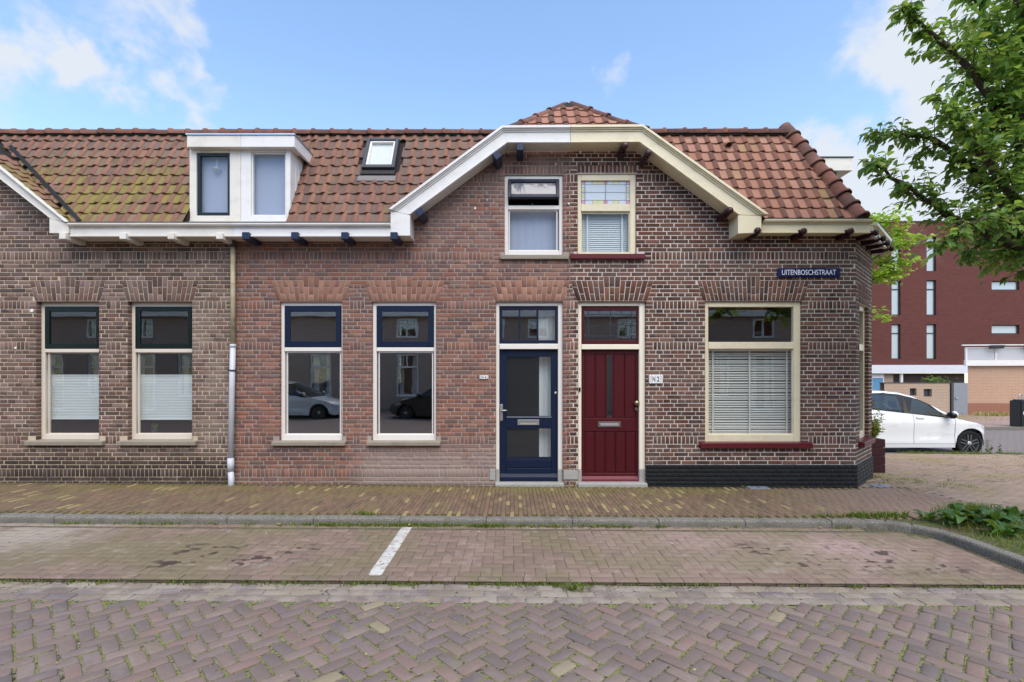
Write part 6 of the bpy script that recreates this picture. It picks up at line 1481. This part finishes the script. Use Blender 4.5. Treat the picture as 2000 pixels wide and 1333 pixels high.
leaf_cloud('foliage', pts, .14, .11, leaf_mat('maple_leaf', [C('8fae2e'), C('a5bf3c'), C('7c9c2a'), C('b8ca58'), C('94b436')], .45), lt, droop=.2)
# ------------------------------------------------------------------ the parked car
from mathutils.geometry import tessellate_polygon
def car_paint(name, col):
    m, t, b, o = base_mat(name); n = noise(t, 5, 4); lk(t, mixc(t, mth(t, 'MULTIPLY', n.outputs['Fac'], .15), col, tuple(x * .8 for x in col[:3]) + (1,)), b.inputs['Base Color'])
    b.inputs['Roughness'].default_value = .3; b.inputs['Coat Weight'].default_value = .7; b.inputs['Coat Roughness'].default_value = .05; return m
CP = {'white': car_paint('car_white', C('e6e8e8')), 'silver': car_paint('car_silver', C('c9cdd2')), 'dark': car_paint('car_black', C('14161a'))}
m_gl = glass('car_glass', 1.7, 0, (.24, .30, .30, 1)); m_rub = paint('rubber', C('131314'), .8, .1); m_trim = paint('car_trim_black', C('0f1012'), .3, .05); m_al = paint('dark_rim', C('55575b'), .35, .1); m_lamp = glass('lamp_glass', 1.6, 0, (.9, .92, .95, 1), frost=.5)
def hw(x, z):
    h = .885
    if z < .40: h -= .07 * ((.40 - z) / .40) ** 2
    if z > .92: h -= .34 * (z - .92) ** 1.15
    h += .012 * math.exp(-((z - .80) / .05) ** 2) - .012 * math.exp(-((z - .50) / .04) ** 2)
    if x > .15: h -= .36 * ((x - .15) / .45) ** 2.2
    if x < -2.95: h -= .30 * ((-2.95 - x) / .5) ** 2
    return h
def skin(name, polys, mat, parent, inset=0.0, holes=(), xs=None):
    """side panels of the car: outlines in x,z with holes, cut into a fine grid and bent to the body shape, both sides"""
    bm = bmesh.new()
    for pi, poly in enumerate(polys):
        loops = [poly] + [h for h in holes if pi == 0]; tris = tessellate_polygon([[Vector((x, z, 0)) for x, z in lp] for lp in loops]); fl = [p for lp in loops for p in lp]
        vs = [bm.verts.new((x, 0, z)) for x, z in fl]
        for tr3 in tris:
            try: bm.faces.new([vs[i] for i in tr3])
            except ValueError: pass
    for k in range(-34, 10): bmesh.ops.bisect_plane(bm, geom=bm.verts[:] + bm.edges[:] + bm.faces[:], plane_co=(k * .1 + .003, 0, 0), plane_no=(1, 0, 0))
    for k in range(2, 17): bmesh.ops.bisect_plane(bm, geom=bm.verts[:] + bm.edges[:] + bm.faces[:], plane_co=(0, 0, k * .1 + .003), plane_no=(0, 0, 1))
    me = bpy.data.meshes.new(name); bm.to_mesh(me); bm.free()
    V = [v.co.copy() for v in me.vertices]; Fc = [tuple(p.vertices) for p in me.polygons]; n = len(V)
    vs = [(v.x, -(hw(v.x, v.z) - inset), v.z) for v in V] + [(v.x, hw(v.x, v.z) - inset, v.z) for v in V]
    outs = []
    for a, fs in ((0, Fc), (n, [f[::-1] for f in Fc])):
        me2 = bpy.data.meshes.new(name); me2.from_pydata(vs[a:a + n], [], fs); me2.materials.append(mat)
        up = sum((p.normal.y * p.area for p in me2.polygons))
        if (up > 0) == (a == 0): me2.flip_normals()
        me2.polygons.foreach_set('use_smooth', [True] * len(me2.polygons)); outs.append(put(name, me2, parent))
    bpy.data.meshes.remove(me); return outs
def circ(cx_, cz, r_, a0, a1, n=14): return [(cx_ + r_ * math.cos(R(a0 + (a1 - a0) * k / n)), cz + r_ * math.sin(R(a0 + (a1 - a0) * k / n))) for k in range(n + 1)]
TOPL = [(.60, .40), (.60, .52), (.55, .61), (.46, .685), (.33, .75), (.12, .825), (-.33, .925), (-.62, 1.09), (-.98, 1.295), (-1.29, 1.455), (-1.6, 1.545), (-2.0, 1.588), (-2.6, 1.575), (-3.0, 1.50), (-3.22, 1.32), (-3.40, 1.02), (-3.45, .62), (-3.40, .32)]
zb_ = lambda x: .925 + (-.39 - x) * .113
def make_car(loc_, label, col, group=None):
    t = thing('parked_car', label, 'car', loc_, group, local=True); P_ = CP[col]
    AR = .365
    fender = [(-.385, .30)] + [(-.375, .33)] + circ(0, .335, AR, 172, 10) + [(.40, .26), (.54, .24), (.59, .32)] + [p for p in TOPL if p[0] > -.35] + [(-.385, zb_(-.385) + .008)]
    quarter = [(-2.415, zb_(-2.415))] + [(-2.80, 1.20), (-3.0, 1.24), (-2.86, 1.50), (-3.0, 1.50), (-3.22, 1.32), (-3.40, 1.02), (-3.45, .62), (-3.40, .32), (-3.2, .27)] + circ(-2.78, .335, AR, 190, 20) + [(-2.415, .42)]
    rail = [(-.33, .93), (-.62, 1.09), (-.98, 1.295), (-1.29, 1.455), (-1.6, 1.545), (-2.0, 1.588), (-2.6, 1.575), (-2.98, 1.505), (-2.86, 1.495), (-2.6, 1.525), (-2.0, 1.537), (-1.62, 1.505), (-1.3, 1.42), (-.98, 1.252), (-.64, 1.045), (-.40, .93)]
    rocker = [(-2.44, .235), (-.38, .235), (-.385, .322), (-2.43, .322)]
    body = skin('body', [fender, quarter, rail, rocker], P_, t)
    fd = skin('door', [[(-1.372, .33), (-.395, .33), (-.40, .6), (-.395, zb_(-.395)), (-1.372, zb_(-1.372))]], P_, t)
    rd = skin('door', [[(-2.40, .45), (-2.30, .33), (-1.382, .33), (-1.382, zb_(-1.382)), (-2.40, zb_(-2.40))]], P_, t)
    for d, x in ((fd, -1.22), (rd, -2.15)):
        for s_, dd in zip((-1, 1), d):
            mb = MB(); z = zb_(x) - .065; yy = s_ * (hw(x, z) + .022); mb.tube([(x - .10, s_ * hw(x, z), z + .005), (x - .085, yy, z + .003), (x + .07, yy, z - .012), (x + .09, s_ * hw(x, z), z - .015)], .012, 8); mb.build('handle', P_, dd, smooth=True)
    w1_ = [(-1.45, zb_(-1.45) + .03), (-.70, 1.0), (-.74, 1.10), (-.92, 1.265), (-1.18, 1.395), (-1.40, 1.455), (-1.50, 1.465)]
    w2_ = [(-2.26, zb_(-2.26) + .015), (-1.60, zb_(-1.6) + .02), (-1.66, 1.475), (-2.0, 1.50), (-2.31, 1.495)]
    trim = [(-.41, .935), (-.66, 1.055), (-.98, 1.256), (-1.3, 1.424), (-1.62, 1.51), (-2.0, 1.542), (-2.6, 1.53), (-2.86, 1.495), (-2.99, 1.24), (-2.8, 1.20), (-2.41, zb_(-2.41) - .01), (-1.37, zb_(-1.37) - .01)]
    w3_ = [(-2.78, 1.225), (-2.42, zb_(-2.42) + .03), (-2.40, 1.49), (-2.6, 1.49), (-2.76, 1.46)]
    tr = skin('window_trim', [trim], m_trim, t, inset=-.003, holes=(w1_, w2_, w3_))
    for w_ in (w1_, w2_, w3_): skin('side_window', [w_], m_gl, t, inset=.008)
    # bonnet, windscreen, roof and tail as strips across the car
    def strip(name, pts, mat, par, k=9, flat=0.0):
        vs = []; fs = []
        for x, z in pts:
            h = hw(x, z) - .002
            for j in range(k):
                q = -1 + 2 * j / (k - 1); g = 1 - q * q
                bx = (.10 + .16 * min(1, max(0, (x - .1) / .4))) * g if x > .1 else ( (.05 * g if x > -1.3 else (-.06 * g if x < -2.9 else 0))); vs.append((x + bx, q * h, z + .035 * g * (1 if z > .6 else .2) - flat))
        for i in range(len(pts) - 1):
            for j in range(k - 1): fs.append((i*k+j, i*k+j+1, (i+1)*k+j+1, (i+1)*k+j))
        me = bpy.data.meshes.new(name); me.from_pydata(vs, [], fs); me.materials.append(mat); bm = bmesh.new(); bm.from_mesh(me); bmesh.ops.recalc_face_normals(bm, faces=bm.faces); bm.to_mesh(me); bm.free(); me.polygons.foreach_set('use_smooth', [True] * len(fs)); return put(name, me, par)
    strip('bonnet', [p for p in TOPL if p[0] >= -.34 and p[1] > .6], P_, t); strip('windscreen', TOPL[6:10], m_gl, t, flat=.004); strip('roof', TOPL[9:14], P_, t); strip('rear_window', TOPL[13:16], m_gl, t, flat=.004); strip('tailgate', TOPL[15:18] + [(-3.2, .27)], P_, t)
    bp = strip('bumper', [(.55, .61), (.60, .52), (.60, .40), (.59, .32), (.54, .24)], P_, t)
    mb = MB(); mb.box(.70, .775, -.36, .36, .36, .46); mb.box(.70, .79, -.28, .28, .52, .57); mb.build('grille', m_trim, bp, bevel=.01)
    for s_ in (-1, 1):
        vs = []; hlp = [(.24, .765), (.36, .725), (.47, .665), (.54, .60), (.50, .575), (.40, .62), (.28, .69)]
        mb = MB(); mb.hull([(x, s_ * (hw(x, z) + .006), z) for x, z in hlp], [(x, s_ * (hw(x, z) - .02), z) for x, z in hlp]); mb.build('headlight', m_lamp, t)
    mb = MB(); mb.box(-3.0, .5, -.62, .62, .20, .36); mb.build('underbody', m_trim, t)
    for x in (-1.15, -2.1):
        for y in (-.36, .36): mb = MB(); mb.prismx([(0, 0), (0, 0), (0, 0)], 0, 0) if False else mb.hull([(x - .1, y - .22, .55), (x - .32, y - .2, 1.12), (x - .22, y - .2, 1.12), (x + .05, y - .22, .6)], [(x - .1, y + .22, .55), (x - .32, y + .2, 1.12), (x - .22, y + .2, 1.12), (x + .05, y + .22, .6)]); mb.hull([(x - .36, y - .11, 1.17), (x - .40, y - .11, 1.33), (x - .33, y - .11, 1.33), (x - .28, y - .11, 1.17)], [(x - .36, y + .11, 1.17), (x - .40, y + .11, 1.33), (x - .33, y + .11, 1.33), (x - .28, y + .11, 1.17)]); mb.build('seat', m_rub, t, bevel=.02)
    for s_ in (-1, 1):
        mb = MB(); mb.lathe((-.56, s_ * .90, 1.02), (0, s_, 0), [(-.04, .03), (-.02, .03), (0, .05), (.03, .085), (.10, .10), (.16, .085), (.19, .04), (.195, .0)], 14); mb.v = [(x, y, 1.02 + (z - 1.02) * .85) for x, y, z in mb.v]; mr_ = mb.build('mirror', m_trim, t, smooth=True)
        mb = MB(); mb.lathe((-.53, s_ * 1.0, 1.035), (0, s_, 0), [(-.04, .02), (-.03, .07), (.03, .085), (.07, .06), (.085, .0)], 12); mb.build('mirror_cap', P_, mr_, smooth=True)
    for x in (0, -2.78):
        for s_ in (-1, 1):
            c_ = (x, s_ * .70, .325); a = (0, s_, 0); mb = MB(); mb.lathe(c_, a, [(-.06, .20), (-.05, .30), (-.02, .322), (.10, .325), (.13, .315), (.15, .29), (.152, .235), (.12, .225), (.12, .2)], 28); wh_ = mb.build('wheel', m_rub, t, smooth=True)
            mb = MB(); mb.lathe(c_, a, [(.10, .23), (.135, .232), (.14, .225), (.11, .21), (.085, .20), (.085, .0)], 28)
            mb.build('rim', m_al, wh_, smooth=True); mb = MB()
            for k in range(5):
                q = 2 * math.pi * k / 5 + .3; u = Vector((math.cos(q), 0, math.sin(q))); v = Vector((-math.sin(q), 0, math.cos(q))); o_ = Vector(c_); yy = Vector((0, s_, 0))
                for e in (-.03, .03): mb.hull([o_ + u * .05 + v * (e - .012) + yy * .10, o_ + u * .05 + v * (e + .012) + yy * .10, o_ + u * .05 + v * (e + .012) + yy * .138, o_ + u * .05 + v * (e - .012) + yy * .138], [o_ + u * .215 + v * (e * 1.3 - .012) + yy * .10, o_ + u * .215 + v * (e * 1.3 + .012) + yy * .10, o_ + u * .215 + v * (e * 1.3 + .012) + yy * .136, o_ + u * .215 + v * (e * 1.3 - .012) + yy * .136])
            mb.build('spoke', m_al, wh_, kind='stuff'); mb = MB(); mb.lathe(c_, a, [(.10, .06), (.14, .055), (.146, .04), (.147, .0)], 14); mb.build('hub_cap', M['steel'], wh_, smooth=True)
    mb = MB(); mb.tube([Vector((-2.62, .3, 1.60)), Vector((-2.70, .3, 1.64)), Vector((-2.84, .3, 1.645))], [.03, .022, .01], 8); mb.build('aerial', m_trim, t)
    return t
car = make_car((11.02, 5.22, ZS), 'white hatchback with black wheels parked beyond the corner planter', 'white')
def copy_tree(o, parent=None, swap=None):
    c = o.copy(); COL.objects.link(c)
    if parent is not None: c.parent = parent
    if swap:
        for s_ in c.material_slots:
            if s_.material == swap[0]: s_.link = 'OBJECT'; s_.material = swap[1]
    for ch in list(o.children): copy_tree(ch, c, swap)
    return c
for (x, y, rz, col, lab) in ((-7.6, -12.6, 0.0, 'silver', 'silver hatchback across the street, mirrored in the left blue-sashed window'), (-4.2, -12.8, math.pi, 'dark', 'black hatchback across the street, mirrored in the right blue-sashed window')):
    c = copy_tree(car, swap=(CP['white'], CP[col])); c.location = (x, y, gz(x) - .09); c.rotation_euler = (0, 0, rz); c['label'] = lab
# a tall weed by the front wheel
t = thing('weed_plant', 'tall thin weed at the kerb in front of the front wheel of the white car', 'weed', (11.1, 4.06, gz(11, 4))); pts = []
for k, (dx, h) in enumerate(((0, .36), (.08, .22), (-.1, .16), (.3, .26), (.34, .14))):
    b0 = Vector((11.1 + dx, 4.05, gz(11, 4) - .02)); tip = b0 + Vector((random.gauss(0, .03), 0, h)); mb = MB(); mb.tube([b0, tip], [.006, .002], 5); mb.build('stem', L_dock, t)
    for j in range(int(h * 90)): pts.append((b0.lerp(tip, random.random()), (random.gauss(0, 1), random.gauss(0, 1), .5), random.uniform(.6, 1.2)))
leaf_cloud('foliage', pts, .06, .025, L_dock, t)
# ------------------------------------------------------------------ buildings beyond the side street
def tex_brick(name, c1, c2, mo, w_, h_, extra=None, msize=.012):
    m, t, b, o = base_mat(name); g = nd(t, 'ShaderNodeNewGeometry'); mp = nd(t, 'ShaderNodeMapping'); mp.inputs['Rotation'].default_value = (R(-90), 0, 0); lk(t, g.outputs['Position'], mp.inputs['Vector'])
    bt = nd(t, 'ShaderNodeTexBrick'); bt.inputs['Scale'].default_value = 1; lk(t, mp.outputs[0], bt.inputs['Vector']); bt.inputs['Color1'].default_value = c1; bt.inputs['Color2'].default_value = c2; bt.inputs['Mortar'].default_value = mo
    bt.inputs['Brick Width'].default_value = w_; bt.inputs['Row Height'].default_value = h_; bt.inputs['Mortar Size'].default_value = msize
    n = noise(t, .8, 5, .65); c = mixc(t, mth(t, 'MULTIPLY', n.outputs['Fac'], .45), bt.outputs['Color'], tuple(x * .7 for x in c1[:3]) + (1,))
    if extra: c = extra(t, c, None)
    lk(t, c, b.inputs['Base Color']); b.inputs['Roughness'].default_value = .9; bump(t, b, bt.outputs['Fac'], -.4, .006); return m
B_red = tex_brick('far_brick_red', C('5c2e27'), C('6a372e'), C('4c2c27'), .3, .09, stain(C('7d5a52'), lambda t: box_mask(t, None, None, None, None, 9.5, 12.2, .8), .5, .5, .7, .5))
B_beige = tex_brick('far_brick_beige', C('9f8671'), C('a99079'), C('c0ae9a'), .22, .075); B_beige2 = tex_brick('far_brick_salmon', C('b0876c'), C('b89176'), C('c8b097'), .22, .075, stain(C('8d5c4a'), lambda t: box_mask(t, None, None, None, None, -.5, .42, .06), .9, -.5, .0)); B_brown = tex_brick('far_brick_brown', C('6a5a50'), C('74645a'), C('5a4c44'), .22, .075)
yT = 25.1; dT = D + yT; tx = lambda p: (p - CX) / F * dT; tz = lambda p: HC + (HY - p) / F * dT
apt = thing('apartment_building', 'tall dark red brick apartment block with slim upright windows', 'building', (tx(1850), yT, ZS))
wins = [(1741.5, 1759, 462, 530.5), (1741.5, 1759, 547.5, 616), (1741.5, 1759, 633.5, 702), (1810, 1828.5, 463, 530.5), (1810, 1828.5, 547.5, 616), (1810, 1828.5, 633.5, 702), (1937, 1991, 465, 481.5), (1937, 1991, 549, 567), (1937, 1991, 635, 652.5)]
wins += [(2090, 2108, a, b) for a, b in ((462, 530), (547, 616), (633, 702))]
holes = [(tx(l), tx(r), tz(b), tz(t_)) for l, r, t_, b in wins]
wall_core('wall', apt, [[(tx(1600), tz(713)), (tx(2160), tz(713)), (tx(2160), tz(434)), (tx(1600), tz(434))]], holes, B_red, yT, yT + .35)
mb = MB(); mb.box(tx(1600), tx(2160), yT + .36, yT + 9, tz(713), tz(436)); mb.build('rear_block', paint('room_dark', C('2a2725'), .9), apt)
mb = MB(); mb.box(tx(1598), tx(2162), yT - .03, yT + .4, tz(434) + .002, tz(432)); mb.build('roof_edge', M['dgrey'], apt)
far_glass = paint('far_glass_frosted', C('a9b3b6'), .15, .15, 3, spec=.8)
for (x0, x1, z0, z1) in holes:
    mb = MB(); e = .06; yw = yT + .12; fr4(mb, x0, x1, z0, z1, x0 + e, x1 - e, z0 + e, z1 - e, yw, yw + .08)
    upright = z1 - z0 > x1 - x0
    if upright: zz = z0 + (z1 - z0) * .74; mb.box(x0 + e, x1 - e, yw, yw + .08, zz - .04, zz + .04)
    wn = mb.build('window', M['dgrey'], apt)
    for za, zb2 in (((z0 + e, zz - .04), (zz + .04, z1 - e)) if upright else ((z0 + e, z1 - e),)): g = MB(); g.box(x0 + e, x1 - e, yw + .03, yw + .05, za, zb2); g.build('pane', far_glass, wn)
mb = MB(); mb.box(tx(1600), tx(2160), yT - .25, yT + .3, tz(729), tz(713.5)); mb.build('concrete_band', paint('concrete_white', C('d3d3d6'), .8, .2), apt)
mb = MB(); mb.box(tx(1600), tx(1747), yT + .1, yT + .4, ZS - .2, tz(729.5)); mb.build('ground_floor_wall', B_beige, apt)
mb = MB(); mb.box(tx(1744.5), tx(1900), yT + .6, yT + .9, ZS - .2, tz(729.5)); mb.build('recess_wall', B_brown, apt)
mb = MB(); fr4(mb, tx(1697), tx(1727), ZS, tz(731), tx(1704), tx(1725), ZS + .05, tz(739), yT + .02, yT + .099); wf = mb.build('door_frame', M['white'], apt); mb = MB(); mb.box(tx(1704), tx(1725), yT + .05, yT + .09, ZS + .05, tz(739)); mb.build('door', paint('door_pale_blue', C('5f93b5'), .5), wf)
mb = MB(); mb.box(tx(1757), tx(1761.5), yT - .1, yT + .02, tz(748), tz(730)); mb.build('rain_pipe', M['white'], apt)
yL_ = 17.03; dL = D + yL_; lx_ = lambda p: (p - CX) / F * dL; lz_ = lambda p: HC + (HY - p) / F * dL
gw = thing('garden_wall', 'low beige brick wall with small dark openings behind the white car', 'wall', (lx_(1790), yL_, ZS)); holes = [(lx_(1777), lx_(1790), lz_(773), lz_(759)), (lx_(1804), lx_(1820), lz_(775), lz_(760))]
wall_core('wall', gw, [[(lx_(1727), ZS), (lx_(1855), ZS), (lx_(1855), lz_(749)), (lx_(1727), lz_(749))]], holes, B_beige, yL_, yL_ + .3)
for h in holes: mb = MB(); mb.box(h[0], h[1], yL_ + .15, yL_ + .2, h[2], h[3]); mb.build('vent_panel', M['dgrey'], gw)
mb = MB(); mb.box(lx_(1726), lx_(1856), yL_ - .02, yL_ + .32, lz_(749) + .002, lz_(747.5)); mb.build('coping', M['dgrey'], gw)
gt = thing('metal_gate', 'plain grey metal gate between the beige wall and the garage', 'gate', (lx_(1875), yL_, ZS)); gm = paint('gate_grey', C('85888d'), .5, .15)
mb = MB(); mb.box(lx_(1856.5), lx_(1861), yL_ - .05, yL_ + .05, ZS, lz_(748)); mb.build('post', M['dgrey'], gt); mb = MB(); mb.box(lx_(1861.5), lx_(1894), yL_ - .03, yL_ + .03, ZS + .05, lz_(748.5)); mb.build('door_leaf', gm, gt, bevel=.01); mb = MB(); mb.tube([(lx_(1864), yL_ - .08, lz_(778)), (lx_(1868), yL_ - .08, lz_(778))], .03, 8); mb.build('handle', M['steel'], gt)
# garage with roof terrace
yA_ = 17.0; dA = D + yA_; ax_ = lambda p: (p - CX) / F * dA; az = lambda p: HC + (HY - p) / F * dA
gar = thing('garage', 'salmon brick garage with white panelled roof terrace', 'building', (ax_(1890), yA_, 0), local=True, rz=-R(6)); wA = 8.0
lz0 = ZS; mb = MB(); mb.prismz([(0, 0), (wA, 0), (wA, 5), (5.6, 5)], lz0, az(715)); mb.build('wall', B_beige2, gar)
zt0, zt1 = az(715), az(679); mb = MB(); mb.box(-.22, wA, -.18, -.06, zt0 + .002, zt0 + .28); mb.hull([(-.22, -.059, zt0 + .002), (-.1, -.059, zt0 + .002), (5.5, 5, zt0 + .002), (5.38, 5, zt0 + .002)], [(-.22, -.059, zt0 + .28), (-.1, -.059, zt0 + .28), (5.5, 5, zt0 + .28), (5.38, 5, zt0 + .28)]); tr_ = mb.build('fascia', M['white'], gar)
fg = glass('terrace_panel', 1.4, 0, (.85, .85, .83, 1), frost=.85)
for k in range(6):
    x0 = -.20 + k * 1.32; mb = MB(); mb.box(x0, x0 + .07, -.16, -.08, zt0 + .285, zt1); mb.box(x0 + .071, x0 + 1.319, -.15, -.09, zt1 - .06, zt1); pn = mb.build('terrace_panel', M['white'], gar)
    g = MB(); g.box(x0 + .075, x0 + 1.315, -.13, -.115, zt0 + .29, zt1 - .065); g.build('pane', fg, pn)
mb = MB(); mb.box(-.45, wA, -.30, -.22, zt1 + .07, zt1 + .12); mb.build('rail', M['white'], gar)
for k in range(3): mb = MB(); x0 = .75 + k * 1.55; mb.hull([(x0, -.42, zt1 + .08), (x0 + .62, -.42, zt1 + .08), (x0 + .62, -.22, zt1 + .08), (x0, -.22, zt1 + .08)], [(x0 + .04, -.38, zt1 - .08), (x0 + .58, -.38, zt1 - .08), (x0 + .58, -.24, zt1 - .08), (x0 + .04, -.24, zt1 - .08)]); mb.build('flower_box', M['dgrey'], gar)
pts = []
for k in range(120): pts.append(((ax_(1880) + random.gauss(0, .25), yA_ + 1.6 + random.gauss(0, .2), az(745) + random.gauss(.0, .12)), (random.gauss(0, 1), random.gauss(0, 1), .3), random.uniform(.7, 1.3)))
bsh = thing('bush', 'dark green bush tip showing over the gate beside the garage', 'bush', (ax_(1880), yA_ + 1.6, ZS)); mb = MB(); mb.tube([(ax_(1880), yA_ + 1.6, ZS), (ax_(1880), yA_ + 1.2, az(748))], [.05, .03], 6); mb.build('stem', bark, bsh); leaf_cloud('foliage', pts, .16, .08, L_tree, bsh)
# litter bin
yB = 10.95; dB = D + yB; bx = (1994 - CX) / F * dB; zB = ZS + .10; s_ = dB / F
bn = thing('litter_bin', 'black square litter bin with a round white sticker', 'litter bin', (bx, yB, zB)); w2 = 11.5 * s_; hB = zB + 51 * s_
mb = MB(); mb.box(bx - w2, bx + w2, yB - w2, yB + w2, zB, hB); mb.build('body', M['black'], bn, bevel=.02, seg=2)
mb = MB(); mb.box(bx - w2 * .75, bx + w2 * .75, yB - w2 * .75, yB + w2 * .75, hB + .001, hB + .04); mb.build('lid', M['dgrey'], bn, bevel=.01); mb = MB(); mb.tube([(bx - .07, yB, hB + .04), (bx - .07, yB, hB + .2), (bx - .02, yB, hB + .24), (bx + .05, yB, hB + .2), (bx + .05, yB, hB + .04)], .018, 8); mb.build('handle', M['steel'], bn)
mb = MB(); mb.lathe((bx - .05, yB - w2 - .001, zB + 27 * s_), (0, -1, 0), [(0, .095), (.004, .09)], 20); stk = mb.build('sticker', M['white'], bn); mb = MB(); mb.lathe((bx - .05, yB - w2 - .0055, zB + 28 * s_), (0, -1, 0), [(0, .045), (.002, .04)], 12); mb.build('emblem', M['dgrey'], stk)
pts = []
for _ in range(1500): x, y = random.gauss(20, 1.6), random.uniform(13.6, 16.3); pts.append((x, y, ZS + .10, .018, .05))
for _ in range(350): pts.append((random.gauss(23.0, .5), 16.3 + random.gauss(0, .12), ZS + .10, .2, .1))
blades('dry_grass', pts, leaf_mat('dry_grass_blade', [C('a39a58'), C('b5a86a'), C('8d8a48'), C('c2b67a')], .2), .012)
# ------------------------------------------------------------------ the other side of the street, seen in the window glass
yO = -16.6; B_opp = tex_brick('opposite_brick', C('96796b'), C('a38676'), C('c9bbae'), .22, .0625); T_opp = brick_ground('opposite_roof_tile', C('8a4c36'), C('99583f'), C('5c3226'), .3)
def opp_house(x0, x1, lab, dark):
    t = thing('row_house', lab, 'house', ((x0 + x1) / 2, yO, gz(x0) - .1)); zz = -.2; ze = 4.75; n = 3; wv = []
    e = (x1 - x0) / n; holes = [(x0 + e * (k + .5) - .55, x0 + e * (k + .5) + .55, (.75 if k != dark else .05), 2.85) for k in range(n)]
    uh = [(x0 + e * (k + .5) - .5, x0 + e * (k + .5) + .5, 3.62, 4.55) for k in range(n) if k != 1]
    holes += uh
    wall_core('wall', t, [[(x0, zz), (x1, zz), (x1, ze), (x0, ze)]], holes, B_opp, yO, yO - .25)
    mb = MB(); mb.box(x0, x1, yO - .9, yO - .8, zz, ze); mb.build('inner_walls', M['room'], t)
    for h in uh:
        mb = MB(); fr4(mb, h[0], h[1], h[2], h[3], h[0] + .09, h[1] - .09, h[2] + .09, h[3] - .08, yO - .1, yO + .03); mb.box((h[0] + h[1]) / 2 - .04, (h[0] + h[1]) / 2 + .04, yO - .1, yO, h[2] + .09, h[3] - .08); wn = mb.build('window', M['white'], t); g = MB(); g.box(h[0] + .09, h[1] - .09, yO - .07, yO - .06, h[2] + .09, h[3] - .08); g.build('pane', M['glass'], wn)
    for k, h in enumerate(holes[:n]):
        mb = MB(); fr4(mb, h[0], h[1], h[2], h[3], h[0] + .09, h[1] - .09, h[2] + .12, h[3] - .09, yO - .14, yO - .06); mb.box(h[0] + .09, h[1] - .09, yO - .14, yO - .05, 2.15, 2.25)
        if k != dark: mb.box((h[0] + h[1]) / 2 - .03, (h[0] + h[1]) / 2 + .03, yO - .13, yO - .07, 2.25, h[3] - .09)
        wn = mb.build('window' if k != dark else 'door_frame', M['white'], t); g = MB(); g.box(h[0] + .09, h[1] - .09, yO - .11, yO - .10, h[2] + .12, h[3] - .09); g.build('pane', M['glass'], wn)
        g = MB(); [g.box(h[0] + .1 + q, h[0] + .1 + q + .26, yO - .30, yO - .29, h[2] + .1, h[3]) for q in (0, .66)]; g.build('curtain', M['curtain'], wn)
    mb = MB(); mb.box(x0 + .002, x1 - .002, yO + .002, yO + .04, 3.1, 3.28); mb.build('plaster_band', M['creamy'], t)
    mb = MB(); mb.box(x0, x1, yO + .002, yO + .35, ze - .12, ze + .18); mb.build('cornice', M['white'], t, bevel=.02)
    mb = MB(); mb.hull([(x0, yO + .2, ze + .19), (x1, yO + .2, ze + .19), (x1, yO - 1.6, ze + 2.6), (x0, yO - 1.6, ze + 2.6)], [(x0, yO + .15, ze + .19), (x1, yO + .15, ze + .19), (x1, yO - 1.7, ze + 2.5), (x0, yO - 1.7, ze + 2.5)]); mb.build('roof', T_opp, t)
    xm = (x0 + x1) / 2; mb = MB(); fr4(mb, xm - 1.25, xm + 1.25, 5.15, 6.55, xm - 1.05, xm + 1.05, 5.35, 6.3, yO - .1, yO + .0); mb.box(xm - .07, xm + .07, yO - .1, yO + .0, 5.35, 6.3); mb.box(xm - 1.4, xm + 1.4, yO - 1.4, yO + .1, 6.56, 6.8)
    dmr = mb.build('dormer', M['white'], t); g = MB(); g.box(xm - 1.05, xm + 1.05, yO - .06, yO - .05, 5.35, 6.3); g.build('pane', M['glass'], dmr)
    mb = MB(); mb.box(xm - 1.2, xm + 1.2, yO - 1.2, yO - .3, 5.16, 6.5); mb.build('dormer_body', M['room'], dmr)
for k, (a, b, dk, lab) in enumerate(((-26, -19.2, 1, 'opposite brick row house farthest along the street, mirrored in the leftmost window'), (-19.2, -12.6, 0, 'opposite brick row house mirrored in the window beside the drainpipe'), (-12.6, -6.2, 2, 'opposite brick row house mirrored in the left blue-sashed window'),
                                    (-6.2, .2, 1, 'opposite brick row house mirrored in the right blue-sashed window'), (.2, 6.8, 0, 'opposite brick row house mirrored in the two door lights'), (6.8, 13.4, 2, 'opposite brick row house mirrored in the big cream window'), (13.4, 20, 0, 'opposite brick row house mirrored at the edge of the big cream window'))):
    opp_house(a, b, lab, dk)
